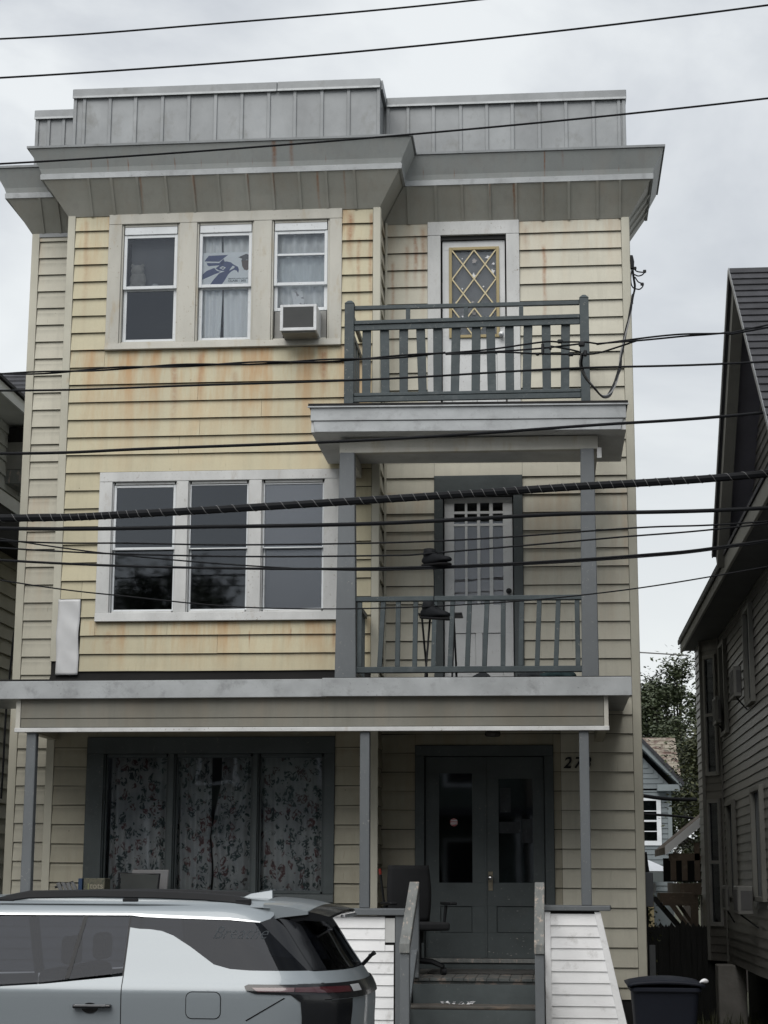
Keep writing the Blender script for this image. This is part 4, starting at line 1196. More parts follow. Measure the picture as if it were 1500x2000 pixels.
bx('case_bottom_pan', M_ac, ac, -2.86, -2.49, -0.84, -0.44, 7.540, 7.554)
o = MB().hexa([(-2.78, BY + 0.085, 7.95), (-2.655, BY + 0.085, 7.95), (-2.655, BY + 0.088, 7.95), (-2.78, BY + 0.088, 7.95), (-2.825, BY + 0.085, 8.17), (-2.70, BY + 0.085, 8.17), (-2.70, BY + 0.088, 8.17), (-2.825, BY + 0.088, 8.17)]).build('paper_flyer', M("printed_flyer", (0.75, 0.76, 0.77), 0.7, dark=0.05, scale=10, c2=(0.25, 0.24, 0.25), c2amt=(0.56, 0.60)))
tag(o, 'printed white flyer in the glass just above the air conditioner', 'flyer')

# ---- lower balcony floor
ft = thing('folding_tray_table', 'dark folding tray table with splayed thin legs on the lower balcony', 'table', (-1.12, -1.0, 3.66))
bx('table_top', M_black, ft, -1.345, -0.895, -1.15, -0.85, 4.385, 4.405, bevel=0.004)
for (xa, xb, ya, yb) in ((-1.31, -1.26, -1.12, -0.88), (-1.24, -1.28, -0.88, -1.12), (-0.98, -0.96, -1.12, -0.88), (-0.99, -1.0, -0.88, -1.12)):
    MB().tube([(xa, ya, 4.385), (xb, yb, 3.663)], 0.011, 8).build('leg', M_black, ft, smooth=True)
def lump(name, label, cat, c, r, sc, mat, seed):
    random.seed(seed)
    mb = MB().ball(c, r, 20, sc)
    ph = [random.uniform(0, 6) for _ in range(6)]
    mb.v = [(x + 0.02 * math.sin(30 * z + ph[0] + 14 * y), y + 0.012 * math.sin(25 * x + ph[1]), max(c[2] - r * sc[2], z + 0.018 * math.sin(28 * x + ph[2]) * math.cos(22 * y + ph[3]))) for x, y, z in mb.v]
    o = mb.build(name, mat, smooth='all')
    return tag(o, label, cat)
M_cloth = M("dark_cloth", (0.03, 0.035, 0.04), 0.95, dark=0.4, scale=12, bump=0.8, bscale=40)
M_cloth2 = M("dark_teal_cloth", (0.02, 0.045, 0.05), 0.9, dark=0.4, scale=12, bump=0.8, bscale=40)
lump('work_glove', 'small crumpled dark rag left of the middle of the lower balcony floor', 'rag', (-0.68, -1.35, 3.705), 0.09, (1.2, 1, .5), M_cloth, 1)
lump('rag', 'dark crumpled rag below the white door on the lower balcony', 'rag', (-0.16, -1.35, 3.71), 0.12, (1.3, 1, .42), M_cloth, 2)
lump('garment_bundle', 'dark teal bundle of clothes near the right post of the lower balcony', 'bundle', (0.07, -1.35, 3.715), 0.17, (1.15, 1, .33), M_cloth2, 3)

# ---- ground floor porch
ch = thing('office_chair', 'black swivel office chair with high back beside the front door', 'chair', (-1.33, -1.25, 0.80), rotz=math.radians(28), local=True)
M_fab = M("black_chair_fabric", (0.012, 0.013, 0.015), 0.85, dark=0.3, bump=0.3, bscale=80, local=True)
def backfn(u_, v_):
    wd_ = 0.215 + 0.02 * math.sin(math.pi * v_)
    return ((u_ - .5) * 2 * wd_, 0.25 + 0.05 * (v_ - .3) ** 2 - 0.03 * (1 - (2 * u_ - 1) ** 2), 0.50 + 0.55 * v_)
mb = MB().grid(backfn, 10, 12)
o = mb.build('backrest', M_fab, ch, smooth='all', fix=False); s_ = o.modifiers.new('s', 'SOLIDIFY'); s_.thickness = 0.045; s_.offset = 0
MB().xy([(-.23, -.25), (.23, -.25), (.25, -.1), (.23, .2), (-.23, .2), (-.25, -.1)], 0.42, 0.50).build('seat', M_fab, ch, bevel=0.025, segs=3)
for s_ in (-1, 1):
    MB().tube([(s_ * .22, 0.1, .44), (s_ * .31, 0.08, .46), (s_ * .325, 0.06, .66)], 0.016, 8).build('armrest_bracket', M_black, ch, smooth=True)
    MB().box(s_ * .325 - .04, s_ * .325 + .04, -.13, .13, .665, .695).build('armrest', M_black, ch, bevel=0.012, segs=2)
MB().box(-.03, .03, 0.19, 0.235, .40, .62).build('back_bracket', M_black, ch, bevel=0.006)
MB().lathe([(0.05, .30), (0.05, .41), (0.12, .415), (0.12, .42)], (0, 0, 0), 14).build('tilt_mechanism', M_black, ch, smooth=True)
MB().lathe([(0.028, .10), (0.028, .31)], (0, 0, 0), 12).build('gas_column', M_black, ch, smooth=True)
for k in range(5):
    a = 2 * math.pi * k / 5 + 0.2
    MB().tube([(0, 0, .13), (.16 * math.cos(a), .16 * math.sin(a), .12), (.30 * math.cos(a), .30 * math.sin(a), .075)], [.03, .024, .017], 8).build('leg', M_black, ch, smooth=True)
    cx_, cy_ = .30 * math.cos(a), .30 * math.sin(a)
    MB().lathe([(0.0, -.022), (.028, -.022), (.028, .022), (0.0, .022)], (cx_, cy_, .03), 12, 'x').build('caster', M_black, ch, smooth=True)
br = thing('broom_handle', 'dark broom with a red tipped handle leaning left of the office chair', 'broom', (-1.70, -0.62, 0.80))
MB().tube([(-1.66, -0.62, .93), (-1.775, -0.60, 1.76)], 0.013, 8).build('handle', M_black, br, smooth=True)
MB().tube([(-1.7755, -0.60, 1.762), (-1.782, -0.598, 1.82)], 0.015, 8).build('grip', M("red_plastic", (0.30, 0.03, 0.02), 0.5), br, smooth=True)
MB().box(-1.78, -1.54, -0.65, -0.59, 0.802, 0.93).build('bristles', M_cloth, br, bevel=0.01)
# folded chair, blue board, toy box, mesh chair, white chair on the left of the porch
fc = thing('folded_lawn_chair', 'folded grey slatted lawn chair leaning at the left end of the porch', 'chair', (-4.85, -1.3, 0.80))
for k in range(4):
    xx = -5.00 + k * 0.045
    MB().hexa([(xx + .42, -1.34 + .02 * k, .802), (xx + .458, -1.34 + .02 * k, .802), (xx + .458, -1.31 + .02 * k, .802), (xx + .42, -1.31 + .02 * k, .802),
               (xx, -1.30 + .02 * k, 1.66 + .01 * (k % 2)), (xx + .036, -1.30 + .02 * k, 1.67), (xx + .036, -1.27 + .02 * k, 1.67), (xx, -1.27 + .02 * k, 1.66)]).build('slat', M("grey_plastic_slat", (0.16, 0.165, 0.17), 0.5) if k == 0 else bpy.data.materials['grey_plastic_slat'], fc, bevel=0.004)
MB().tube([(-5.02, -1.26, 1.62), (-4.84, -1.22, 1.675)], 0.012, 8).build('hinge_bar', M_black, fc, smooth=True)
o = bx('blue_board', M("navy_board", (0.02, 0.045, 0.10), 0.5), None, -4.755, -4.715, -1.36, -1.30, 0.80, 1.71, bevel=0.003); tag(o, 'narrow dark blue board standing on end beside the toy box', 'board')
tb = thing('toy_box', 'tall printed cardboard toy box lettered tots on the porch', 'box', (-4.59, -1.25, 0.80))
bx('carton', M("printed_carton", (0.12, 0.115, 0.085), 0.7, dark=0.3, scale=14, c2=(0.05, 0.055, 0.04), c2amt=(0.5, 0.6)), tb, -4.70, -4.485, -1.36, -1.12, 0.80, 1.712, bevel=0.004)
bx('pale_stripe', M("pale_green_print", (0.22, 0.24, 0.12), 0.7), tb, -4.655, -4.645, -1.3625, -1.3605, 1.0, 1.66)
text_mesh('tots', 0.085, M("tan_print", (0.26, 0.24, 0.19), 0.7), 'lettering', tb, (-4.635, -1.3612, 1.61), depth=0.0006, offset=0.0006)
mc = thing('mesh_patio_chair', 'black framed mesh patio chair under the left pane of the ground floor window', 'chair', (-4.2, -1.1, 0.80))
bx('seat', M_cloth, mc, -4.40, -4.0, -1.45, -1.02, 1.20, 1.23, bevel=0.006)
MB().xz([(-4.385, 1.235), (-4.05, 1.235), (-4.01, 1.75), (-4.40, 1.76)], -1.035, -1.03).build('mesh_back', M("mesh_fabric", (0.055, 0.06, 0.058), 0.9, bump=0.4, bscale=200), mc)
MB().tube([(-4.40, -1.02, .802), (-4.395, -1.03, 1.22), (-4.42, -1.02, 1.765), (-4.0, -1.02, 1.755), (-4.04, -1.03, 1.22), (-4.04, -1.02, .802)], 0.013, 8).build('back_frame', M_black, mc, smooth=True)
for x in (-4.38, -4.04):
    MB().tube([(x, -1.44, 1.20), (x, -1.47, .802)], 0.013, 8).build('leg', M_black, mc, smooth=True)
wc = thing('white_plastic_chair', 'white plastic chair back showing above the mesh patio chair', 'chair', (-4.15, -0.80, 0.80))
MB().xz([(-4.36, 1.20), (-3.99, 1.20), (-3.94, 1.80), (-4.33, 1.80)], -0.84, -0.82).build('backrest', M("white_plastic", (0.24, 0.24, 0.245), 0.5), wc, bevel=0.008)
bx('seat', bpy.data.materials['white_plastic'], wc, -4.36, -3.96, -0.99, -0.815, 1.17, 1.20, bevel=0.006)
for x, y in ((-4.34, -0.83), (-4.0, -0.83), (-4.34, -0.975), (-4.0, -0.975)):
    MB().tube([(x, y, 1.17), (x * 1.0, y, .802)], 0.016, 8).build('leg', bpy.data.materials['white_plastic'], wc, smooth=True)
# litter on the steps
random.seed(11)
mb = MB()
for x, y, z, r in ((-1.04, -2.20, .574, .022), (-0.99, -2.18, .574, .03), (-0.93, -2.22, .574, .02), (-0.87, -2.2, .574, .032), (-0.80, -2.19, .574, .02), (-0.77, -2.14, .574, .036), (-0.85, -2.15, .574, .015)):
    for _ in range(3):
        a = random.uniform(0, 6)
        p = [(x + r * math.cos(a + q) * random.uniform(.5, 1), y + r * .7 * math.sin(a + q), z + random.uniform(0.0, .03)) for q in (0, 2.1, 4.2)]
        mb.prism(p, [(q[0], q[1], q[2] + 0.002) for q in p])
o = mb.build('paper_litter', M_stick); tag(o, 'torn white paper scraps on the second step', 'litter')

# ================================================================== car
car = thing('parked_suv', 'silver grey three row sport utility vehicle parked along the kerb', 'car', (-3.78, -7.5, -0.172), local=True)
def paint():
    m, t, b = _new("silver_grey_metallic_paint")
    p = _pos(t, True)
    fl = _range(t, _noise(t, 900, 1, p), 0.3, 0.7)
    t.links.new(_mix(t, fl, (0.205, 0.235, 0.255), (0.245, 0.275, 0.295)), b.inputs['Base Color'])
    b.inputs['Metallic'].default_value = 0.25
    b.inputs['Roughness'].default_value = 0.45
    b.inputs['Coat Weight'].default_value = 0.6
    b.inputs['Coat Roughness'].default_value = 0.03
    return m
M_paint = paint()
M_gloss = M("gloss_black_trim", (0.010, 0.011, 0.013), 0.18, spec=0.4, coat=0.15, local=True)
M_carglass = glass_mat("tinted_car_glass", (0.13, 0.14, 0.16), 0.0, 0.01, ior=1.28)
M_carglass2 = glass_mat("privacy_car_glass", (0.045, 0.05, 0.06), 0.0, 0.01, ior=1.28)
M_seat = M("black_seat_leather", (0.02, 0.02, 0.021), 0.6, local=True)
M_red = M("red_lamp_lens", (0.10, 0.055, 0.06), 0.15, coat=0.8, local=True)
M_redd = M("deep_red_lamp_lens", (0.05, 0.010, 0.014), 0.15, coat=0.8, local=True)
M_clear = M("clear_lamp_lens", (0.45, 0.46, 0.47), 0.15, coat=0.8, local=True)
def interp(tab, z):
    """smooth cubic through the table"""
    n_ = len(tab)
    if z <= tab[0][0]: return tab[0][1]
    if z >= tab[-1][0]: return tab[-1][1]
    for i in range(n_ - 1):
        if z <= tab[i + 1][0]:
            (a, fa), (b, fb) = tab[i], tab[i + 1]
            h_ = b - a
            ma = (fb - tab[i - 1][1]) / (b - tab[i - 1][0]) if i > 0 else (fb - fa) / h_
            mb_ = (tab[i + 2][1] - fa) / (tab[i + 2][0] - a) if i < n_ - 2 else (fb - fa) / h_
            t_ = (z - a) / h_
            return ((2 * t_ ** 3 - 3 * t_ ** 2 + 1) * fa + (t_ ** 3 - 2 * t_ ** 2 + t_) * h_ * ma + (-2 * t_ ** 3 + 3 * t_ ** 2) * fb + (t_ ** 3 - t_ ** 2) * h_ * mb_)
WT = [(0.2, .90), (0.45, .965), (0.75, .975), (1.0, .984), (1.15, .993), (1.215, .994), (1.24, .986), (1.29, .955), (1.45, .88), (1.62, .80), (1.70, .745), (1.74, .68)]
XR = [(0.2, 2.44), (0.45, 2.56), (0.7, 2.60), (1.0, 2.60), (1.12, 2.605), (1.2, 2.595), (1.33, 2.52), (1.45, 2.44), (1.62, 2.33), (1.70, 2.26), (1.74, 2.2)]
XFR = [(0.2, -2.50), (0.5, -2.62), (0.8, -2.60), (1.05, -2.50), (1.15, -2.2), (1.2, -1.35), (1.45, -0.95), (1.65, -0.45), (1.74, -0.2)]
def sy(x, z, off=0.0):
    w_, xr_, xf_ = interp(WT, z), interp(XR, z), interp(XFR, z)
    k_ = 1.0
    if x > xr_ - 0.60:
        t_ = min(0.999, (x - (xr_ - 0.60)) / 0.60)
        k_ = (1 - t_ ** 2.7) ** (1 / 2.7)
    if x < xf_ + 0.55:
        t_ = min(0.999, ((xf_ + 0.55) - x) / 0.55)
        k_ = min(k_, (1 - t_ ** 2.7) ** (1 / 2.7))
    return -(w_ * k_ + off)
def rx(y, z, off=0.0):
    w_, xr_ = interp(WT, z), interp(XR, z)
    t_ = min(0.999, abs(y) / w_)
    return xr_ - 0.60 + 0.60 * (1 - t_ ** 2.7) ** (1 / 2.7) + off
def fx(y, z, off=0.0):
    w_, xf_ = interp(WT, z), interp(XFR, z)
    t_ = min(0.999, abs(y) / w_)
    return xf_ + 0.55 - 0.55 * (1 - t_ ** 2.7) ** (1 / 2.7) - off
def patch(name, poly, fn, mat, parent, step=0.03, th=0.006, mirror=False, flip=False, smooth='all'):
    """polygon in two body coordinates, cut on a fine grid and laid on the body surface as a thin panel"""
    tri = tessellate_polygon([[Vector((a, b, 0)) for a, b in poly]])
    bm = bmesh.new()
    vs = [bm.verts.new((a, b, 0)) for a, b in poly]
    for t_ in tri:
        try: bm.faces.new([vs[i] for i in t_])
        except ValueError: pass
    for ax in (0, 1):
        lo, hi = min(p[ax] for p in poly), max(p[ax] for p in poly)
        for k_ in range(math.ceil(lo / step), math.floor(hi / step) + 1):
            c_ = k_ * step
            if c_ <= lo + 1e-4 or c_ >= hi - 1e-4:
                continue
            co = (c_, 0, 0) if ax == 0 else (0, c_, 0)
            no = (1, 0, 0) if ax == 0 else (0, 1, 0)
            bmesh.ops.bisect_plane(bm, geom=bm.verts[:] + bm.edges[:] + bm.faces[:], plane_co=co, plane_no=no, dist=1e-5)
    bmesh.ops.remove_doubles(bm, verts=bm.verts, dist=1e-5)
    bm.verts.index_update()
    mb = MB()
    uv_ = [(v.co.x, v.co.y) for v in bm.verts]
    mb.add([fn(*q) for q in uv_], [tuple(v.index for v in f.verts) for f in bm.faces])
    bm.free()
    e_ = 0.004
    nrm = []
    for (a, b) in uv_:
        p0, p1, p2, p3 = (Vector(fn(a - e_, b)), Vector(fn(a + e_, b)), Vector(fn(a, b - e_)), Vector(fn(a, b + e_)))
        n__ = (p1 - p0).cross(p3 - p2)
        n__ = n__.normalized() if n__.length > 1e-12 else Vector((0, 0, 1))
        c__ = Vector(fn(a, b))
        ax_ = Vector((min(1.9, max(-1.9, c__.x)), 0, 0.9 if c__.z < 1.3 else 1.1))
        if n__.dot(c__ - ax_) < 0: n__ = -n__
        nrm.append(n__)
    if mirror:
        mb.v = [(x, -y, z) for x, y, z in mb.v]
        nrm = [Vector((q.x, -q.y, q.z)) for q in nrm]
    o = mb.build(name, mat, parent, smooth=smooth)
    me = o.data
    # face winding to agree with the surface normals
    sgn = sum(1 if p.normal.dot(nrm[p.vertices[0]]) > 0 else -1 for p in me.polygons)
    if sgn < 0:
        me.flip_normals()
    me.normals_split_custom_set_from_vertices([tuple(q) for q in nrm])
    return o
def side(off=0.0):
    return lambda x, z: (x, sy(x, z, off), z)
def rear(off=0.0):
    return lambda y, z: (rx(y, z, off), y, z)
L = lambda X, Z: (X + 3.73, Z + 0.172)
arch = lambda cx_, r_=0.42: [(cx_ + r_ * math.cos(math.pi * k / 14), 0.38 + r_ * math.sin(math.pi * k / 14)) for k in range(15)]
XRB = 2.36
qg = [L(-2.548, 1.478), L(-2.50, 1.470), L(-2.03, 1.464), L(-1.86, 1.458), L(-1.72, 1.440), L(-1.435, 1.163), L(-1.60, 1.164), L(-1.78, 1.166), L(-1.90, 1.174), L(-2.0, 1.199), L(-2.154, 1.30), L(-2.27, 1.366), L(-2.345, 1.392), L(-2.42, 1.402), L(-2.486, 1.404), L(-2.548, 1.412)]
wedge_up = [p for p in qg[5:]][::-1]
body_rear = [L(-2.544, 1.412)] + qg[::-1][1:11] + [L(-1.32, 1.155), (XRB, 1.315), (XRB + .03, 0.9), (XRB, 0.45), (1.93, 0.38)] + arch(1.50)[1:-1] + [(1.08, 0.30), (0.25, 0.30), (0.25, 0.9), (1.186, 0.95)]
for mir in (False, True):
    nm = 'quarter_panel'
    xd = 1.186   # rear door rear edge
    qp = [(xd, 1.584)] + [qg[i] for i in (14, 13, 12, 11, 10, 9, 8, 7, 6, 5)] + [(XRB, 1.325), (XRB + .05, 1.10), (XRB + .05, 0.8), (XRB, 0.40), (1.92, 0.38)] + arch(1.50)[1:] + [(xd + 0.0, 0.52)]
    q_ = patch(nm, qp, side(), M_paint, car, mirror=mir)
    rd = [(xd - .006, 1.30), (xd - .006, 0.55), (1.04, 0.36), (0.12, 0.36), (0.12, 1.222), (0.39, 1.232), (0.70, 1.252)]
    d_ = patch('rear_door', rd, side(), M_paint, car, mirror=mir)
    s_ = -1 if mir else 1
    # handle
    hx0, hx1, hz = L(-2.835, 0)[0], L(-2.600, 0)[0], 1.125
    hb = MB()
    def hy(x): return s_ * (sy(x, hz))
    for (x0_, x1_, o0, o1, z0_, z1_, mt, nm_) in ((hx0, hx1, -.012, -.040, hz - .014, hz + .014, M_gloss, 'door_handle'),):
        hb.hexa([(x0_, hy(x0_) + s_ * o0 * 0, z0_), (x1_, hy(x1_), z0_ + .004), (x1_, hy(x1_) + s_ * o1, z0_ + .006), (x0_, hy(x0_) + s_ * o1, z0_ + .002),
                 (x0_, hy(x0_), z1_), (x1_, hy(x1_), z1_), (x1_, hy(x1_) + s_ * o1, z1_ - .002), (x0_, hy(x0_) + s_ * o1, z1_ - .004)])
        hb.build(nm_, mt, d_, bevel=0.008, segs=2)
    MB().box(hx0 + .015, hx1 - .03, hy(hx0) + s_ * -.041, hy(hx0) + s_ * -.046, hz + .000, hz + .012).build('handle_insert', M_steel, d_, bevel=0.002)
    mc_ = MB().lathe([(0.0, 0.0), (0.05, 0.0), (0.05, -0.004)], (0, 0, 0), 18, 'y')
    mc_.v = [(hx0 + .10 + x, hy(hx0) - s_ * 0.001 + y, hz - .010 + z * .62) for x, y, z in mc_.v]
    mc_.build('handle_cup', M_gloss, d_)
    if not mir:
        fdx0, fdx1, fz0, fz1 = L(-2.148, 0)[0], L(-1.943, 0)[0], 1.062, 1.212
        def rr(x0_, x1_, z0_, z1_, r_):
            out = []
            for (cx_, cz_, a0) in ((x1_ - r_, z1_ - r_, 0), (x0_ + r_, z1_ - r_, 90), (x0_ + r_, z0_ + r_, 180), (x1_ - r_, z0_ + r_, 270)):
                for k in range(5):
                    a = math.radians(a0 + 22.5 * k)
                    out.append((cx_ + r_ * math.cos(a), cz_ + r_ * math.sin(a)))
            return out
        patch('fuel_door_gap', rr(fdx0 - .005, fdx1 + .005, fz0 - .005, fz1 + .005, .038), side(0.0015), M_gloss, car, th=0.001)
        patch('fuel_door', rr(fdx0, fdx1, fz0, fz1, .034), side(0.004), M_paint, car, th=0.002)
    fd = [(0.108, 1.218), (0.108, 0.36), (-0.98, 0.36), (-1.02, 0.9), (-1.0, 1.185), (-0.5, 1.20)]
    patch('front_door', fd, side(), M_paint, car, mirror=mir)
    fdp = [(-1.03, 1.18), (-1.045, 0.5), (-1.15, 0.38)] + arch(-1.58)[1:] + [(-2.35, 0.30), (-2.40, 0.9), (-2.10, 1.06), (-1.75, 1.12)]
    patch('front_fender', fdp, side(), M_paint, car, mirror=mir)
    # glass
    patch('rear_door_window', [(0.135, 1.657), (xd - .012, 1.655), (xd - .012, 1.318), (0.70, 1.262), (0.39, 1.242), (0.135, 1.232)], side(-.006), M_carglass, car, th=0.0, mirror=mir)
    patch('front_door_window', [(0.10, 1.656), (0.10, 1.228), (-0.5, 1.212), (-0.86, 1.20), (-0.42, 1.60), (-0.2, 1.645)], side(-.006), M_carglass, car, th=0.0, mirror=mir)
    patch('quarter_window', [(a, b) for a, b in qg[:5]] + [qg[5]] + qg[6:], side(-.002), M_carglass2, car, th=0.0, mirror=mir)
    patch('door_pillar', [(0.075, 1.66), (0.15, 1.66), (0.155, 1.22), (0.08, 1.216)], side(0.001), M_gloss, car, th=0.003, mirror=mir)
    patch('window_divider', [(xd - .30, 1.655), (xd - .275, 1.655), (xd - .335, 1.285), (xd - .36, 1.282)], side(-.003), M_black, car, th=0.003, mirror=mir)
    patch('rear_door_edge_seal', [(xd - .013, 1.66), (xd + .006, 1.66), (xd + .006, 0.5), (xd - .008, 0.5)], side(-.003), M_black, car, th=0.002, mirror=mir)
    # roof side band; the pale strip paints in a sky reflection
    patch('roof_side_rail', [(-0.25, 1.662), (xd, 1.664), (1.40, 1.650), (1.70, 1.640), (1.90, 1.628), (2.02, 1.612), (2.06, 1.66), (2.04, 1.745), (1.0, 1.77), (0.2, 1.77), (-0.15, 1.735)], side(-.002), M_paint, car, mirror=mir)
    patch('sky_reflection_strip', [(-0.22, 1.665), (xd, 1.668), (1.42, 1.658), (1.80, 1.645), (1.99, 1.624), (1.985, 1.616), (1.80, 1.632), (1.70, 1.634), (1.40, 1.642), (xd + .06, 1.648), (xd, 1.656), (-0.22, 1.655)], side(0.003), M_steel if False else M("painted_sky_reflection", (0.75, 0.77, 0.78), 0.25, metal=0.3, dark=0.0), car, th=0.003, mirror=mir)
    # dark D pillar
    patch('rear_pillar', [(1.985, 1.618), (2.06, 1.645), (2.12, 1.60), (2.405, 1.325), (XRB - .06, 1.326)], side(-.001), M_gloss, car, mirror=mir)
    # tail lamp on the side
    tl = [L(-1.80, 1.078), L(-1.775, 1.088), L(-1.33, 1.088), (2.42, 1.258), (2.44, 1.19), L(-1.36, 1.020), L(-1.50, 1.030), L(-1.729, 1.036), L(-1.785, 1.053)]
    patch('tail_lamp', tl, side(0.008), M_gloss, car, th=0.008, mirror=mir)
    patch('tail_lamp_lens', [L(-1.755, 1.070), L(-1.50, 1.071), L(-1.50, 1.046), L(-1.715, 1.046)], side(0.011), M_red, car, th=0.003, mirror=mir)
    patch('tail_lamp_lens', [L(-1.495, 1.071), L(-1.35, 1.071), L(-1.35, 1.040), L(-1.495, 1.045)], side(0.011), M_redd, car, th=0.003, mirror=mir)
    patch('lower_lamp_trim', [L(-1.52, 1.031), L(-1.34, 1.024), (2.42, 1.12), (2.40, 0.80), (2.27, 0.80), L(-1.455, 0.90), L(-1.462, 0.985)], side(0.006), M_gloss, car, th=0.006, mirror=mir)
    patch('bumper_seam', [L(-1.79, 0.880), L(-1.56, 1.012), L(-1.552, 1.008), L(-1.782, 0.875)], side(0.001), M_gloss, car, th=0.001, mirror=mir)
    # wheels
    for cx_ in (1.50, -1.58):
        MB().lathe([(0.30, -0.12), (0.365, -0.12), (0.39, -0.09), (0.39, 0.09), (0.365, 0.12), (0.30, 0.12)], (cx_, -s_ * 0.845, 0.385), 28, 'y').build('wheel', M_black, car, smooth=True)
        wh = bpy.context.scene.objects[-1] if False else None
        MB().lathe([(0.0, -0.04), (0.08, -0.05), (0.26, 0.0), (0.295, -0.10), (0.295, 0.1), (0.0, 0.1)], (cx_, -s_ * 0.845, 0.385), 28, 'y').build('rim', M_steel, car, smooth=True)
        bx('wheel_well', M_dark, car, cx_ - 0.45, cx_ + 0.45, -s_ * 0.93 if s_ > 0 else 0.72, -s_ * 0.72 if s_ > 0 else 0.93, 0.70, 0.86)
    # roof rack rail
    pts = [(2.0 - 0.10, 0, 1.738), (1.80, 0, 1.755), (1.62, 0, 1.770), (1.3, 0, 1.782), (0.9, 0, 1.786), (0.5, 0, 1.778), (0.30, 0, 1.745)]
    mbr = MB()
    yy_ = -s_ * 0.665
    ring_ = []
    for (x, _, z) in pts:
        h_ = 0.018 if x in (1.90, 0.30) else 0.024
        ring_.append([(x, yy_ - .022, z - h_), (x, yy_ + .022, z - h_), (x, yy_ + .014, z + h_), (x, yy_ - .014, z + h_)])
    vs = [v for r in ring_ for v in r]
    fs = [(3, 2, 1, 0), tuple(len(ring_) * 4 - 4 + k for k in range(4))]
    for i in range(len(ring_) - 1):
        for e in range(4):
            fs.append((i * 4 + e, i * 4 + (e + 1) % 4, i * 4 + 4 + (e + 1) % 4, i * 4 + 4 + e))
    mbr.add(vs, fs).build('roof_rail', M_black, car, bevel=0.006, smooth=True)
    for x in (1.86, 1.15, 0.36):
        bx('roof_rail_foot', M_black, car, x - .05, x + .05, yy_ - .02, yy_ + .02, 1.71, 1.758, bevel=0.006)
# roof
def roof(x, y):
    t_ = min(1, abs(y) / 0.735)
    zr = 1.775 - 0.055 * t_ ** 3
    if x > 1.1: zr -= 0.03 * ((x - 1.1) / 1.0) ** 2
    if x < 0.2: zr -= 0.10 * ((0.2 - x) / 0.9) ** 2
    return (x, y, zr)
patch('roof', [(-0.35, -0.70), (0.2, -0.725), (1.2, -0.73), (2.03, -0.70), (2.06, -0.3), (2.07, 0), (2.06, 0.3), (2.03, 0.70), (1.2, 0.73), (0.2, 0.725), (-0.35, 0.70)], roof, M_paint, car, step=0.08)
# spoiler: side profile carried across the roof, edges drooping
def spl(prof, name, mat, half=0.69):
    m_ = MB()
    n_ = 16
    rows_ = []
    for i in range(n_ + 1):
        t_ = abs(-1 + 2 * i / n_)
        y_ = half * (-1 + 2 * i / n_)
        row = []
        for (x, z) in prof:
            f_ = max(0, (x - 2.0) / 0.45)
            row.append((x - 0.07 * f_ * t_ ** 3, y_ * (1 - 0.10 * f_), z - 0.040 * t_ ** 3))
        rows_.append(row)
    q_ = len(prof)
    vs = [v for r in rows_ for v in r]
    fs = [tuple(range(q_)), tuple(n_ * q_ + k for k in reversed(range(q_)))]
    for i in range(n_):
        for e in range(q_):
            fs.append((i * q_ + e, i * q_ + q_ + e, i * q_ + q_ + (e + 1) % q_, i * q_ + (e + 1) % q_))
    return m_.add(vs, fs).build(name, mat, car, smooth=True)
spl([(1.99, 1.764), (2.10, 1.757), (2.20, 1.745), (2.31, 1.722), (2.31, 1.704), (2.12, 1.686), (1.99, 1.66)], 'spoiler', M_paint)
spl([(2.0, 1.655), (2.12, 1.682), (2.308, 1.700), (2.314, 1.721), (2.40, 1.706), (2.46, 1.690), (2.465, 1.676), (2.43, 1.660), (2.28, 1.668), (2.15, 1.648), (2.05, 1.60), (2.0, 1.60)], 'spoiler_lip', M_gloss, 0.672)
MB().box(2.435, 2.462, -0.35, 0.35, 1.640, 1.660).build('high_brake_lamp', M_clear, car, bevel=0.004)
# rear
patch('rear_window', [(-0.80, 1.335), (0.80, 1.335), (0.70, 1.64), (-0.70, 1.64)], rear(-.004), M_carglass2, car, th=0.0)
for s_ in (-1, 1):
    patch('rear_window_edge', [(s_ * 0.80, 1.335), (s_ * 0.70, 1.345), (s_ * 0.61, 1.62), (s_ * 0.70, 1.64)], rear(0.002), M_gloss, car, th=0.003)
patch('tailgate', [(-0.80, 1.33), (-0.84, 0.62), (0.84, 0.62), (0.80, 1.33)], rear(0), M_paint, car)
patch('rear_bumper', [(-0.84, 0.615), (-0.80, 0.30), (0.80, 0.30), (0.84, 0.615)], rear(0.012), M_black, car)
patch('rear_light_bar', [(-0.93, 1.262), (-0.93, 1.17), (0.93, 1.17), (0.93, 1.262)], rear(0.012), M_gloss, car)
for s_ in (-1, 1):
    patch('rear_lamp_lens', [(s_ * 0.90, 1.245), (s_ * 0.90, 1.210), (s_ * 0.62, 1.205), (s_ * 0.62, 1.24)], rear(0.016), M_redd, car, th=0.003)
    patch('rear_lamp_lens', [(s_ * 0.60, 1.245), (s_ * 0.60, 1.205), (s_ * 0.45, 1.205), (s_ * 0.45, 1.245)], rear(0.016), M_clear, car, th=0.003)
    patch('rear_corner_trim', [(s_ * 0.93, 1.165), (s_ * 0.62, 1.165), (s_ * 0.66, 0.70), (s_ * 0.93, 0.70)], rear(0.010), M_gloss, car, th=0.006)
    patch('rear_pillar_panel', [(s_ * 0.93, 1.33), (s_ * 0.80, 1.33), (s_ * 0.80, 1.265), (s_ * 0.93, 1.265)], rear(0.002), M_paint, car, th=0.004)
MB().tube([(2.54, 0.02, 1.34), (2.60, -0.02, 1.40), (2.62, -0.03, 1.415)], [0.014, 0.012, 0.016], 8).build('wiper_pivot', M_black, car, smooth=True)
MB().tube([(2.57, 0.0, 1.36), (2.535, 0.5, 1.38)], 0.008, 6).build('wiper_arm', M_black, car, smooth=True)
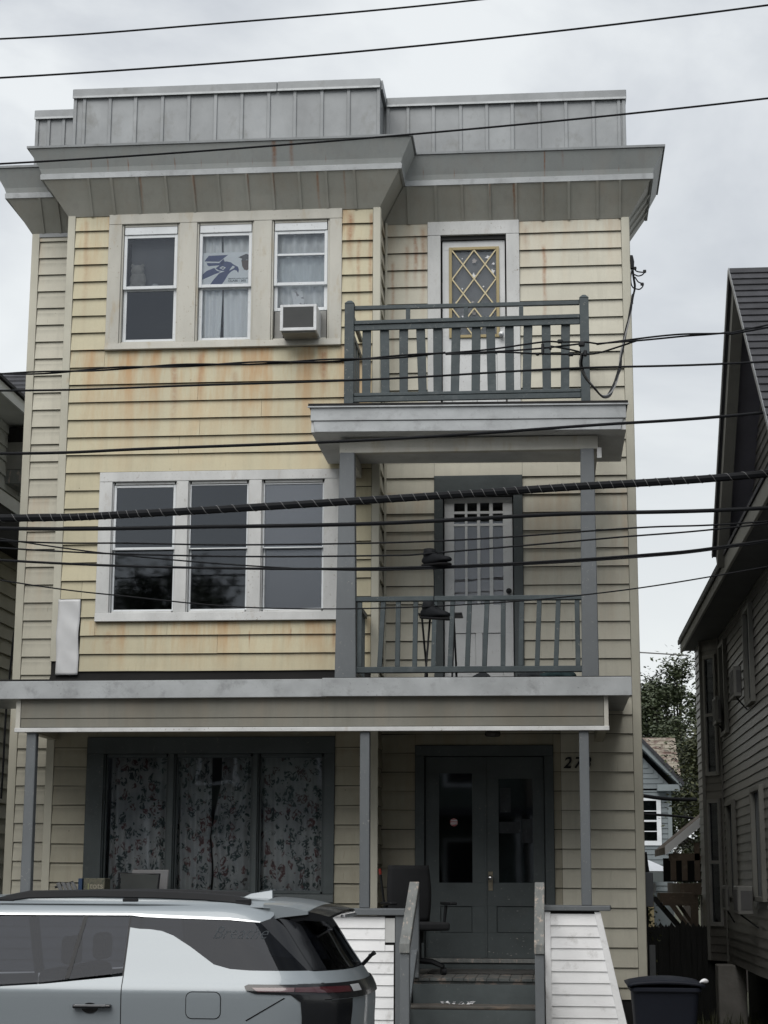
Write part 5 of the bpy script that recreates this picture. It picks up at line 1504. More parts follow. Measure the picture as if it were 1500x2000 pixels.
# fin, front, underside, seats
MB().add([(1.70, -0.0, 1.74), (1.95, -0.045, 1.735), (1.95, 0.045, 1.735), (1.94, -0.006, 1.808), (1.94, 0.006, 1.808), (1.80, -0.012, 1.785), (1.80, 0.012, 1.785), (1.91, 0.0, 1.74)],
         [(0, 1, 3, 5), (0, 6, 4, 2), (5, 3, 4, 6), (1, 2, 4, 3), (0, 5, 6), (0, 2, 1)]).build('antenna_fin', M_paint, car, bevel=0.003, smooth=True)
patch('windshield', [(-0.76, 1.19), (0.76, 1.19), (0.60, 1.69), (-0.60, 1.69)], lambda y, z: (fx(y, z) , y, z), M_carglass, car, th=0.0)
patch('front_bumper', [(-0.80, 0.30), (0.80, 0.30), (0.80, 1.05), (-0.80, 1.05)], lambda y, z: (fx(y, z), y, z), M_paint, car)
patch('grille', [(-0.50, 0.55), (0.50, 0.55), (0.55, 0.95), (-0.55, 0.95)], lambda y, z: (fx(y, z, .01), y, z), M_black, car)
for s_ in (-1, 1):
    patch('headlight', [(s_ * 0.58, 0.80), (s_ * 0.82, 0.80), (s_ * 0.82, 0.93), (s_ * 0.58, 0.93)], lambda y, z: (fx(y, z, .012), y, z), M_clear, car, th=0.004)
def hood(x, y):
    t_ = min(1, abs(y) / 0.95)
    return (x, y, 1.19 - 0.12 * ((-1.3 - x) / 1.2) ** 2 - 0.05 * t_ ** 3 if x < -1.3 else 1.19 - 0.05 * t_ ** 3)
patch('hood', [(-2.42, -0.72), (-2.2, -0.86), (-1.5, -0.93), (-1.2, -0.93), (-1.2, 0.93), (-1.5, 0.93), (-2.2, 0.86), (-2.42, 0.72)], hood, M_paint, car, step=0.1)
bx('underbody', M_dark, car, -2.35, 2.25, -0.70, 0.70, 0.25, 0.80)
bx('cargo_floor', M_seat, car, 1.1, 2.3, -0.72, 0.72, 0.81, 0.85)
for (x, hz_) in ((-0.20, 1.42), (0.66, 1.42), (1.45, 1.36)):
    for y in (-0.40, 0.40):
        st_ = MB().box(x - 0.10, x + 0.08, y - 0.25, y + 0.25, 0.85, hz_ - 0.10).build('seat_back', M_seat, car, bevel=0.05, segs=2)
        MB().box(x + 0.01, x + 0.10, y - 0.13, y + 0.13, hz_ - 0.08, hz_ + 0.10).build('headrest', M_seat, st_, bevel=0.04, segs=3)
# faint script decal on the quarter window
dl = text_mesh('Breathe', 0.105, M("faded_window_decal", (0.055, 0.062, 0.068), 0.9, spec=0.05), 'window_decal', car, (L(-2.03, 0)[0], 0, 1.522), shear=0.45, depth=0.0, offset=-0.0012)
for v_ in dl.data.vertices:
    w_ = v_.co + Vector(dl.location)
    v_.co.y = sy(w_.x, w_.z, -0.0005) - dl.location.y

# ================================================================== right neighbour
rn = thing('brown_neighbour_house', 'brown grey clapboard house with steep shingled side gable at the right edge', 'house', (6.5, 0, 0))
AX, BXX = 2.2, 1.99
EX = 1.80
YC, YB2, YE, YN = 4.15, 4.55, 5.45, -7.0
z0n, z1n = 0.72, 4.82
nwa = bx('side_wall', M_brown_siding, rn, AX, AX + 0.15, YN, YC, z0n, z1n)
nwb = bx('bay_side_wall', M_brown_siding, rn, BXX, BXX + 0.15, YB2, YE, z0n, z1n)
nwc = MB().xy([(AX + .002, YC + .002), (AX + .15, YC + .1), (BXX + .15, YB2 + .1), (BXX + .002, YB2 - .002)], z0n, z1n).build('bay_angled_wall', M_brown_siding, rn)
SN = 0.1016
hA = [(-(3.35), -(3.05), 3.0, 4.4)]
# window openings on the long wall (s measured towards the street because outward is -X)
wins = [(3.15, 3.75, 3.55, 4.62), (0.15, 0.75, 3.65, 4.62), (2.70, 3.45, 1.52, 2.62), (-0.25, 0.60, 1.55, 2.65), (-2.6, -1.8, 1.6, 2.7), (-2.6, -1.8, 3.6, 4.6)]
holesA = [(-b - .05, -a + .05, c - .05, d + .05) for a, b, c, d in wins]
siding(nwa, M_brown_siding, (AX, 0, 0), (0, -1, 0), -YC + 0.03, 6.95, z0n, z1n, holesA, SN, z0n, proud=0.016, tip=0.002, wav=0.0035)
siding(nwb, M_brown_siding, (BXX, 0, 0), (0, -1, 0), -YE, -YB2 - 0.03, z0n, z1n, [], SN, z0n, proud=0.016, tip=0.002)
Dc = Vector((AX - BXX, YC - YB2, 0)); Lc = Dc.length
siding(nwc, M_brown_siding, (BXX, YB2, 0), Dc, 0.03, Lc - 0.03, z0n, z1n, [(0.09, 0.36, 3.05, 4.62), (0.09, 0.36, 1.15, 2.75)], SN, z0n, proud=0.012, tip=0.002)
for x, y in ((AX, YC), (BXX, YB2)):
    bx('corner_board', M_brown_trim, rn, x - 0.03, x + 0.025, y - 0.03, y + 0.03, z0n, z1n)
Dn = Dc.normalized(); Nc = Vector((Dn.y, -Dn.x, 0))
for (c, d) in ((3.05, 4.62), (1.15, 2.75)):
    def qd(s0, s1, o0, o1, a, b):
        P = [Vector((BXX, YB2, 0)) + Dn * s_ + Nc * o_ for s_, o_ in ((s0, o0), (s1, o0), (s1, o1), (s0, o1))]
        return MB().prism([(p.x, p.y, a) for p in P], [(p.x, p.y, b) for p in P])
    wv = qd(0.09, 0.36, 0.002, 0.01, c, d).build('window', M_glassdk, rn)
    for (s0, s1, a, b) in ((0.08, 0.12, c, d), (0.33, 0.37, c, d), (0.121, 0.329, d - .05, d), (0.121, 0.329, c, c + .05), (0.121, 0.329, (c + d) / 2 - .02, (c + d) / 2 + .02)):
        qd(s0, s1, 0.011, 0.035, a, b).build('frame', M_ac, wv)
for (a, b, c, d) in wins:
    wv = bx('window', M_glassdk, rn, AX - 0.006, AX - 0.001, a, b, c, d)
    for (y0_, y1_, z0_, z1_) in ((a - .05, a + .03, c - .05, d + .05), (b - .03, b + .05, c - .05, d + .05), (a + .031, b - .031, d, d + .05), (a + .031, b - .031, c - .05, c)):
        bx('frame', M_brown_trim, wv, AX - 0.058, AX - 0.007, y0_, y1_, z0_, z1_, bevel=0.003)
# foundation pier and dark crawl space skirt
bx('foundation_pier', M_concrete, rn, AX - 0.22, AX + 0.12, 3.35, 3.75, -0.05, z0n - 0.01, bevel=0.01)
bx('foundation_pier', M_concrete, rn, AX + 0.02, AX + 0.3, -0.9, -0.5, -0.05, z0n - 0.01, bevel=0.01)
bx('crawl_space_wall', M_tar, rn, AX + 0.35, AX + 0.45, YN, YE, -0.05, z0n - 0.005)
bx('floor_frame', M_tar, rn, AX + 0.16, 10.8, YN + .02, YE - .02, z0n, z0n + 0.15)
# other walls
fw_ = bx('front_wall', M_brown_siding, rn, AX + 0.151, 11.0, YN, YN + 0.15, z0n + .151, z1n)
nwin_ = [(3.3, 4.4, 1.7, 3.3), (5.4, 6.5, 1.7, 3.3), (8.4, 9.5, 1.7, 3.3)]
siding(fw_, M_brown_siding, (0, YN, 0), (1, 0, 0), AX, 11.0, z0n, z1n, nwin_, SN * 1.5, z0n, proud=0.02)
for a, b, c, d in nwin_:
    wv = bx('window', M_glassdk, rn, a + .08, b - .08, YN - 0.006, YN - 0.001, c + .08, d - .08)
    for q in ((a, b, d - .08, d), (a, b, c, c + .08), (a, a + .08, c + .081, d - .081), (b - .08, b, c + .081, d - .081), (a + .081, b - .081, (c + d) / 2 - .02, (c + d) / 2 + .02)):
        bx('frame', M_trimw, wv, q[0], q[1], YN - 0.04, YN - 0.007, q[2], q[3])
MB().prism([(EX, YN + .01, z1n + .15), (11.3, YN + .01, z1n + .15), (6.5, YN + .01, 8.5)], [(EX, YN + .1, z1n + .15), (11.3, YN + .1, z1n + .15), (6.5, YN + .1, 8.5)]).build('front_gable_wall', M_brown_siding, rn)
bx('rear_wall', M_brown_siding, rn, BXX + 0.151, 11.0, YE - 0.15, YE, z0n + .151, z1n)
bx('far_side_wall', M_brown_siding, rn, 10.85, 11.0, YN + .151, YE - .151, z0n + .151, z1n)
# eave: soffit, fascia, main roof
bx('soffit', M("dark_soffit_board", (0.05, 0.053, 0.055), 0.7), rn, EX + 0.03, AX + 0.1, YN, YE + 0.1, z1n + 0.003, z1n + 0.025)  # one even dark tone for the eave underside
bx('eave_fascia', M_brown_trim, rn, EX - 0.003, EX + 0.027, YN - .3, YE + 0.12, z1n - 0.02, z1n + 0.15, bevel=0.004)
bx('gutter', M_black, rn, EX - 0.035, EX - 0.006, -0.9, YE + 0.15, z1n + 0.09, z1n + 0.16, bevel=0.01)
MB().xz([(EX - 0.02, z1n + 0.152), (EX - 0.02, z1n + 0.19), (6.5, 8.6), (6.5, 8.55)], YN - .35, YE + 0.15).build('main_roof', M_shingle, rn)
MB().xz([(6.505, 8.55), (6.505, 8.6), (11.4, z1n + .19), (11.4, z1n + .15)], YN - .35, YE + 0.15).build('main_roof', M_shingle, rn)
# cross gable over the side wall
GWX = 2.04
GP, GZ, GA, GB = -3.42, 7.22, -0.90, -5.95
MB().prism([(GWX + 0.02, GA, 5.0), (GWX + 0.02, GB, 5.0), (GWX + 0.02, GP, 7.0)], [(GWX + 0.17, GA, 5.0), (GWX + 0.17, GB, 5.0), (GWX + 0.17, GP, 7.0)]).build('gable_wall', M_brown_siding, rn)
zc = 5.02
gw = bpy.data.objects['gable_wall'] if 'gable_wall' in bpy.data.objects else None
while zc < 6.85:
    f_ = (zc - 5.0) / (7.0 - 5.0); f2 = (zc + SN - 5.0) / 2.0
    ya, yb = GA + (GP - GA) * f_, GB + (GP - GB) * f_
    yc2, yd = GA + (GP - GA) * f2, GB + (GP - GB) * f2
    MB().add([(GWX + 0.003, ya, zc), (GWX + 0.003, yb, zc), (GWX + .017, yd, zc + SN), (GWX + .017, yc2, zc + SN), (GWX + .019, ya, zc), (GWX + .019, yb, zc), (GWX + .019, yd, zc + SN), (GWX + .019, yc2, zc + SN)],
             [(0, 1, 2, 3), (4, 7, 6, 5), (0, 4, 5, 1), (2, 6, 7, 3), (0, 3, 7, 4), (1, 5, 6, 2)]).build('siding_board', M_brown_siding, gw)
    zc += SN
GX = 1.75
def rake(ya, za, yb, zb, nm):
    d = Vector((yb - ya, zb - za)).normalized(); n_ = Vector((-d.y, d.x))
    if n_.y > 0: n_ = -n_
    q = lambda y, z, k: (y + n_.x * k, z + n_.y * k)
    A, B = (ya, za), (yb, zb)
    MB().yz([A, B, q(*B, .17), q(*A, .17)], GX - 0.02, GX + 0.085).build('rake_board', M_brown_trim, rn)
    MB().yz([q(*A, .03), q(*B, .03), q(*B, .055), q(*A, .055)], GX + 0.086, AX + 0.10).build('rake_soffit', M_soffit_pl, rn)
    MB().yz([q(*A, -.035), q(*B, -.035), q(*B, -.002), q(*A, -.002)], GX - 0.05, 6.0).build('gable_roof', M_shingle, rn)
    MB().yz([q(*A, -.04), q(*B, -.04), q(*B, .01), q(*A, .01)], GX - 0.062, GX - 0.051).build('drip_edge', M_steel, rn)
    return q
rake(GP, GZ, GA + 0.05, 5.0, 'r')
rake(GP, GZ, GB - 0.05, 5.0, 'l')
# shingle courses on the street-facing gable slope
d = Vector((GB - .05 - GP, 5.0 - GZ)); Ld = d.length; d.normalize()
k = 0
while k * 0.14 < Ld - 0.1:
    s0 = k * 0.14
    y0_, z0_ = GP + d.x * s0, GZ + d.y * s0
    y1_, z1_ = GP + d.x * (s0 + .15), GZ + d.y * (s0 + .15)
    nx, nz_ = (d.y, -d.x)
    MB().prism([(GX - .055, y0_ + nx * .036, z0_ + nz_ * .036), (GX - .055, y1_ + nx * .037, z1_ + nz_ * .037), (GX - .055, y1_ + nx * .052, z1_ + nz_ * .052)],
               [(4.0, y0_ + nx * .036, z0_ + nz_ * .036), (4.0, y1_ + nx * .037, z1_ + nz_ * .037), (4.0, y1_ + nx * .052, z1_ + nz_ * .052)]).build('shingle_course', M_shingle, rn)
    k += 1
# wooden back porch of the brown house
M_bwood = M("weathered_brown_wood", (0.10, 0.075, 0.055), 0.8, dark=0.35, scale=4, bump=0.4, c2=(0.15, 0.12, 0.09))
bp_ = thing('brown_back_porch', 'raised brown timber back porch with white edged roof down the alley', 'porch', (1.95, 8, 0))
MB().prism([(1.62, 7, 2.09), (2.6, 7, 2.87), (2.6, 7, 2.97), (1.62, 7, 2.19)], [(1.62, 10, 2.09), (2.6, 10, 2.87), (2.6, 10, 2.97), (1.62, 10, 2.19)]).build('roof', M_bwood, bp_)
MB().prism([(1.60, 6.97, 2.07), (2.6, 6.97, 2.86), (2.6, 6.97, 3.0), (1.60, 6.97, 2.20)], [(1.60, 6.995, 2.07), (2.6, 6.995, 2.86), (2.6, 6.995, 3.0), (1.60, 6.995, 2.20)]).build('white_fascia', M_stick, bp_)
bx('beam', M_bwood, bp_, 1.66, 2.6, 7.05, 7.15, 2.0, 2.10)
for x in (1.68, 1.84, 2.02, 2.3):
    bx('post', M_bwood, bp_, x, x + 0.075, 7.05, 7.13, 1.72, 2.0 if x < 2 else 2.25)
bx('rear_screen', M_tar, bp_, 1.66, 2.6, 8.5, 8.55, 1.7, 2.05)
bx('deck', M_bwood, bp_, 1.80, 2.6, 7.0, 9.9, 1.52, 1.68)
bx('post', M_bwood, bp_, 1.95, 2.05, 7.02, 7.12, -0.05, 1.52)
wl_ = bx('lower_wall', M_brown_siding, bp_, 2.10, 2.6, 7.2, 7.3, -0.05, 1.5)
siding(wl_, M_ac, (0, 7.2, 0), (1, 0, 0), 2.10, 2.35, 0.3, 1.5, [], 0.1016, 0.3, proud=0.016, tip=0.002)
stp = thing('timber_stair', 'dark timber stair and landing braced with diagonals behind the picket fence', 'stairs', (1.6, 6.5, 0))
bx('landing', M_bwood, stp, 1.47, 1.93, 6.2, 6.95, 1.42, 1.55)
bx('landing_edge', M_bwood, stp, 1.50, 1.93, 6.15, 6.19, 1.38, 1.50)
MB().xz([(1.33, 1.50), (1.42, 1.50), (1.93, 0.92), (1.93, 0.80)], 6.25, 6.33).build('diagonal_brace', M_tar, stp)
MB().xz([(1.58, 1.40), (1.66, 1.40), (1.93, 1.00), (1.93, 0.90)], 6.14, 6.20).build('diagonal_brace', M_bwood, stp)
MB().xz([(1.70, 1.40), (1.76, 1.40), (1.93, 1.15), (1.93, 1.06)], 6.34, 6.40).build('diagonal_brace', M_bwood, stp)
bx('post', M_bwood, stp, 1.88, 1.96, 6.10, 6.18, -0.05, 1.42)
bx('rail_block', M_steel, stp, 1.33, 1.42, 6.3, 6.5, 1.55, 1.68)

# picket fence across the alley
M_fence = M("black_stained_pickets", (0.022, 0.023, 0.022), 0.9, dark=0.4, scale=5, stretch=(1, 1, .3), bump=0.4)
pf_ = thing('picket_fence', 'dark stained picket fence closing the alley', 'fence', (1.6, 4.6, 0))
random.seed(21)
x = 1.20
while x < 2.15:
    h_ = 1.12 + random.uniform(-0.03, 0.05) - (0.0 if x > 1.4 else 0.02)
    w_ = 0.0685
    MB().xz([(x, -0.03), (x + w_, -0.03), (x + w_ + random.uniform(-.006, .006), h_), (x + w_ * .5, h_ + 0.055), (x + random.uniform(-.006, .006), h_)], 4.60, 4.62).build('picket', M_fence, pf_)
    x += 0.07
x = 1.235
while x < 2.15:
    MB().xz([(x, -0.03), (x + .0685, -0.03), (x + .0685, 1.10), (x + .034, 1.15), (x, 1.10)], 4.662, 4.68).build('picket', M_fence, pf_)
    x += 0.07
for z in (0.35, 0.92):
    bx('rail', M_fence, pf_, 1.18, 2.2, 4.625, 4.66, z, z + 0.07)
# meter on the side of the yellow house and clutter
em = thing('electric_meter_box', 'grey electric meter box on the right side wall of the yellow house', 'meter box', (1.05, 0.9, 1.4))
bx('cabinet', M("meter_grey", (0.12, 0.13, 0.145), 0.5), em, HX1 + 0.014, HX1 + 0.135, 0.80, 1.05, 1.43, 1.80, bevel=0.006)
MB().tube([(HX1 + .075, 0.92, 1.80), (HX1 + .065, 0.92, 1.88), (HX1 + .05, 0.91, 2.02)], 0.03, 10).build('conduit', M_black, em, smooth=True)
MB().tube([(HX1 + .06, 0.92, 1.43), (HX1 + .06, 0.92, 0.0)], 0.022, 8).build('lower_conduit', M_black, em, smooth=True)
o = bx('leaning_board', M("grey_plank", (0.17, 0.18, 0.19), 0.7), None, 1.07, 1.17, 2.2, 2.24, -0.03, 0.98); tag(o, 'short grey plank leaning against the side of the yellow house', 'plank')
o = bx('tan_shed', M("tan_shed_wall", (0.42, 0.35, 0.20), 0.8), None, 0.8, 1.72, 12.5, 14.5, -0.2, 1.55); tag(o, 'small tan shed beyond the timber stair', 'shed')

# ================================================================== rear house
rh = thing('blue_grey_rear_house', 'blue grey clapboard house with front gable at the end of the alley', 'house', (0.5, 25, 0))
M_bg = M("blue_grey_clapboard", (0.15, 0.175, 0.185), 0.6, dark=0.15, objvar=0.04)
M_bgt = M("blue_grey_trim", (0.20, 0.23, 0.24), 0.6, dark=0.15)
rhw = bx('front_wall', M_bg, rh, -2.0, 2.66, 22.0, 27.0, -0.2, 3.72)
siding(rhw, M_bg, (0, 22.0, 0), (1, 0, 0), 1.7, 2.60, 1.5, 3.72, [(1.72, 2.44, 2.50, 3.58)], 0.115, 1.5, proud=0.02, tip=0.002)
bx('corner_board', M_bgt, rh, 2.59, 2.68, 21.96, 21.98, -0.2, 3.70)
gzz = 3.76
MB().xz([(0.0, gzz), (2.72, gzz), (1.36, 5.20)], 22.0, 26).build('gable_wall', M_bg, rh)
g2 = bpy.data.objects['gable_wall.001']
zc = gzz
while zc < 5.0:
    xr = 2.72 - (zc + .115 - gzz) / (5.20 - gzz) * 1.36
    MB().hexa([(1.3, 21.978, zc), (xr, 21.978, zc), (xr, 21.999, zc), (1.3, 21.999, zc), (1.3, 21.996, zc + .115), (xr, 21.996, zc + .115), (xr, 21.999, zc + .115), (1.3, 21.999, zc + .115)]).build('siding_board', M_bg, g2)
    zc += 0.115
MB().xz([(2.90, 3.78), (2.90, 3.92), (1.36, 5.50), (1.36, 5.33)], 21.70, 26.2).build('rake_board', M_bgt, rh)
MB().xz([(2.36, 3.70), (2.86, 3.70), (2.84, 3.84), (2.36, 3.84)], 21.72, 22.0).build('eave_return', M_bgt, rh)
MB().xz([(2.95, 3.80), (2.96, 3.93), (1.36, 5.57), (1.36, 5.51)], 21.66, 26.2).build('gable_roof', M_shingle, rh)
M_oldroof = M("lichened_pale_shingles", (0.26, 0.235, 0.19), 0.9, dark=0.2, scale=2.5, objvar=0.12, c2=(0.10, 0.06, 0.05), c2amt=(0.48, 0.62))
MB().prism([(-2, 23.2, 3.9), (3.02, 23.2, 3.9), (3.08, 26.2, 5.22), (-2, 26.2, 5.22)], [(-2, 23.2, 3.8), (3.02, 23.2, 3.8), (3.08, 26.2, 5.12), (-2, 26.2, 5.12)]).build('main_roof', M_oldroof, rh)
for k in range(12):
    f0, f1 = k / 12, (k + 1) / 12
    P = lambda f, o_: (23.2 + 3 * f, 3.9 + 1.32 * f + o_)
    xx = 1.9
    while xx < 3.0:
        x2 = min(xx + 0.22, 3.03)
        (ya, za), (yb, zb) = P(f0, .03), P(f1, .008)
        MB().hexa([(xx, ya, za), (x2 - .008, ya, za), (x2 - .008, yb, zb), (xx, yb, zb), (xx, ya, za - .028), (x2 - .008, ya, za - .028), (x2 - .008, yb, zb - .006), (xx, yb, zb - .006)]).build('shingle', M_oldroof, bpy.data.objects['main_roof.002'])
        xx = x2
wv = bx('window', M_glassdk, rh, 1.80, 2.34, 21.985, 21.995, 2.60, 3.50)
for p in ((1.72, 2.44, 3.49, 3.58), (1.72, 2.44, 2.50, 2.60), (2.34, 2.44, 2.601, 3.489), (1.72, 1.80, 2.601, 3.489), (1.801, 2.339, 3.02, 3.06), (1.801, 2.339, 2.80, 2.82), (1.801, 2.339, 3.25, 3.27)):
    bx('frame', M_vinyl, wv, p[0], p[1], 21.955, 21.984, p[2], p[3])
pr_ = MB().add([(-1, 16.2, 1.92), (2.33, 16.2, 1.90), (2.33, 21.9, 1.90), (-1, 21.9, 1.92), (1.1, 18.5, 2.50), (-1, 18.5, 2.50)], [(0, 1, 4, 5), (1, 2, 4), (2, 3, 5, 4), (0, 3, 2, 1), (0, 5, 3)]).build('porch_roof', M("white_coated_roof", (0.62, 0.65, 0.68), 0.6, dark=0.1), rh)
bx('porch_fascia', M_bgt, pr_, -1, 2.34, 16.17, 16.195, 1.70, 1.89)
for x in (1.4, 2.2):
    bx('porch_post', M_bgt, rh, x, x + .1, 16.3, 16.4, -0.2, 1.69)

# ================================================================== left neighbour
ln = thing('cream_neighbour_house', 'cream clapboard house with white eaves glimpsed at the left edge', 'house', (-11, 5, 0))
LX = -7.4
M_lns = M("cream_clapboard", (0.40, 0.39, 0.31), 0.6, dark=0.25, scale=1.5, objvar=0.05, bump=0.2)  # yellowish olive tone of the siding itself
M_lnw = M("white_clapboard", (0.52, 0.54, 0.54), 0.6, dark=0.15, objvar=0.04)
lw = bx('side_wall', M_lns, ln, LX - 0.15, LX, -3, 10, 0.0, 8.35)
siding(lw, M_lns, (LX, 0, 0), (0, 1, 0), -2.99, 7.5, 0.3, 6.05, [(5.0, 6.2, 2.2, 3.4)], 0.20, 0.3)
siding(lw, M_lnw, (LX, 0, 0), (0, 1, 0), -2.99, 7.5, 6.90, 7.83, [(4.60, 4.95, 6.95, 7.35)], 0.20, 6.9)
MB().hexa([(LX + 0.0, 2.6, 6.50), (LX + .30, 2.6, 6.50), (LX + .30, 7.5, 6.50), (LX + 0.0, 7.5, 6.50), (LX + 0.0, 2.6, 6.89), (LX + .30, 2.6, 6.68), (LX + .30, 7.5, 6.68), (LX, 7.5, 6.89)]).build('belt_fascia', M_lnw, ln)
bx('belt_shadow_box', M_tar, ln, LX + .001, LX + .29, 2.6, 7.5, 6.06, 6.49)  # black box stands in for the shadow below the belt
lf_ = bx('front_wall', M_lns, ln, -14, LX, -3.16, -3.01, 0, 7.83)
lwin_ = [(-13, -11.8, 1.8, 3.4), (-10.2, -9.0, 1.8, 3.4), (-13, -11.8, 4.8, 6.4), (-10.2, -9.0, 4.8, 6.4)]
siding(lf_, M_lns, (0, -3.16, 0), (1, 0, 0), -14, LX, 0.3, 7.83, lwin_, 0.2, 0.3)
for a, b, c, d in lwin_:
    wv = bx('window', M_glassdk, ln, a + .08, b - .08, -3.17, -3.162, c + .08, d - .08)
    for q in ((a, b, d - .08, d), (a, b, c, c + .08), (a, a + .08, c + .081, d - .081), (b - .08, b, c + .081, d - .081), (a + .081, b - .081, (c + d) / 2 - .02, (c + d) / 2 + .02)):
        bx('frame', M_trimw, wv, q[0], q[1], -3.21, -3.171, q[2], q[3])
bx('rear_wall', M_lns, ln, -14, LX - .151, 9.85, 10, 0, 8.35)
bx('far_side_wall', M_lns, ln, -14.15, -14.001, -3, 10, 0, 8.35)
bx('window', M_glassdk, ln, LX + 0.001, LX + 0.006, 5.05, 6.15, 2.25, 3.35)
wv = bx('window', M_glassdk, ln, LX + 0.001, LX + 0.006, 4.64, 4.90, 7.0, 7.33)
bx('frame', M_vinyl, wv, LX + 0.007, LX + 0.05, 4.58, 4.638, 6.95, 7.36)
# box oriel near the back with dark upper face
bxo = bx('oriel', M_ac, ln, LX + .001, LX + .33, 4.0, 5.4, 7.20, 7.58)
bx('oriel_dark_glass', M_tar, ln, LX + .03, LX + .30, 4.03, 5.4, 7.585, 7.80)
MB().hexa([(LX + .001, 3.98, 7.0), (LX + .28, 3.98, 7.0), (LX + .28, 5.4, 7.0), (LX + .001, 5.4, 7.0), (LX + .001, 3.98, 7.19), (LX + .33, 3.98, 7.19), (LX + .33, 5.4, 7.19), (LX + .001, 5.4, 7.19)]).build('oriel_skirt', M_worn, ln)
# white eave running back along the side, dark roof slope behind it
bx('eave_fascia', M_vinyl, ln, LX + .43, LX + .46, -3.2, 5.6, 7.80, 7.95)
bx('eave_soffit', M_lnw, ln, LX - .1, LX + .429, -3.2, 5.6, 7.84, 7.87)
MB().xz([(LX + .50, 7.96), (LX + .50, 8.0), (-10.7, 9.15), (-10.7, 9.1)], -3.3, 4.9).build('main_roof', M_shingle, ln)
wr = MB().yz([(4.9, 7.97), (4.9, 8.02), (7.6, 9.60), (7.6, 9.52)], -13, LX + .55).build('rear_wing_roof', M_shingle, ln)
for k in range(12):
    f0, f1 = k / 12, (k + 1) / 12
    ya, za, yb, zb = 4.9 + 2.7 * f0, 8.02 + 1.58 * f0, 4.9 + 2.7 * f1, 8.02 + 1.58 * f1
    MB().prism([(-13, ya - .01, za + .035), (-13, yb, zb + .008), (-13, yb, zb + .002), (-13, ya - .01, za + .003)], [(LX + .56, ya - .01, za + .035), (LX + .56, yb, zb + .008), (LX + .56, yb, zb + .002), (LX + .56, ya - .01, za + .003)]).build('shingle_course', M_shingle, wr)

# ================================================================== window air conditioners on the brown house
M_acn = M('aged_grey_case', (0.15, 0.15, 0.14), 0.5, dark=0.3)
AG = 'air conditioners on the side of the brown house'
def side_ac(y0_, y1_, z0_, z1_, out, label):
    t_ = thing('window_air_conditioner', label, 'air conditioner', (AX - out / 2, (y0_ + y1_) / 2, z0_), group=AG)
    bx('case', M_acn, t_, AX - out, AX - 0.08, y0_, y1_, z0_, z1_, bevel=0.008)
    bx('grille', M("ac_grille", (0.07, 0.07, 0.07), 0.7) if 'ac_grille' not in bpy.data.materials else bpy.data.materials['ac_grille'], t_, AX - out - 0.006, AX - out - 0.001, y0_ + .05, y1_ - .05, z0_ + .04, z1_ - .04)
    bx('side_grille', bpy.data.materials['ac_grille'], t_, AX - out + .03, AX - .09, y0_ - .006, y0_ - .001, z0_ + .05, z1_ - .05)
    MB().tube([(AX - out + .03, y0_ + .1, z0_), (AX - 0.02, y0_ + .1, z0_ - 0.14)], 0.010, 6).build('bracket', M_black, t_)
    return t_
side_ac(3.30, 3.75, 3.64, 3.98, 0.15, 'upper air conditioner beside the angled bay of the brown house')
side_ac(0.78, 1.25, 3.72, 4.06, 0.17, 'upper air conditioner nearer the street on the brown house')
side_ac(3.05, 3.45, 1.36, 1.66, 0.13, 'small lower air conditioner beside the angled bay of the brown house')
side_ac(0.42, 0.90, 1.36, 1.66, 0.24, 'lower air conditioner nearer the street on the brown house')

# ================================================================== bin
tb_ = thing('wheeled_rubbish_bin', 'dark navy wheeled rubbish bin beside the white porch skirt', 'rubbish bin', (0.86, -4.55, -0.02))
M_bin = M("navy_bin_plastic", (0.006, 0.008, 0.014), 0.6, dark=0.2, bump=0.1, spec=0.2)
def ringr(x0_, x1_, y0_, y1_, z, r=0.05):
    out = []
    for (cx_, cy_, a0) in ((x1_ - r, y1_ - r, 0), (x0_ + r, y1_ - r, 90), (x0_ + r, y0_ + r, 180), (x1_ - r, y0_ + r, 270)):
        for k in range(4):
            a = math.radians(a0 + 30 * k)
            out.append((cx_ + r * math.cos(a), cy_ + r * math.sin(a), z))
    return out
MB().prism(ringr(.665, 1.045, -4.82, -4.38, 0.06), ringr(.605, 1.12, -4.92, -4.30, 0.885)).build('body', M_bin, tb_, smooth=True)
MB().prism(ringr(.585, 1.14, -4.94, -4.28, 0.862), ringr(.585, 1.14, -4.94, -4.28, 0.895)).build('rim', M_bin, tb_, bevel=0.006)
def lidf(u_, v_):
    x = .565 + .595 * u_; y = -4.95 + .70 * v_
    return (x, y, 0.905 + 0.055 * math.sin(math.pi * u_) ** .5 * (0.5 + .5 * math.sin(math.pi * v_)))
o = MB().grid(lidf, 14, 10).build('lid', M_bin, tb_, smooth='all', fix=False); s_ = o.modifiers.new('s', 'SOLIDIFY'); s_.thickness = 0.02; s_.offset = 0
MB().tube([(.70, -4.22, .90), (1.0, -4.22, .90)], 0.016, 8).build('handle', M_bin, tb_, smooth=True)
for x in (0.66, 1.06):
    MB().lathe([(0, -.02), (.10, -.02), (.10, .02), (0, .02)], (x, -4.33, .08), 16, 'x').build('wheel', M_black, tb_, smooth=True)
o = lump('litter_bag', 'white plastic scrap caught on the lid of the rubbish bin', 'plastic scrap', (1.145, -4.80, 0.925), 0.03, (1.2, 1, .6), M_stick, 9)

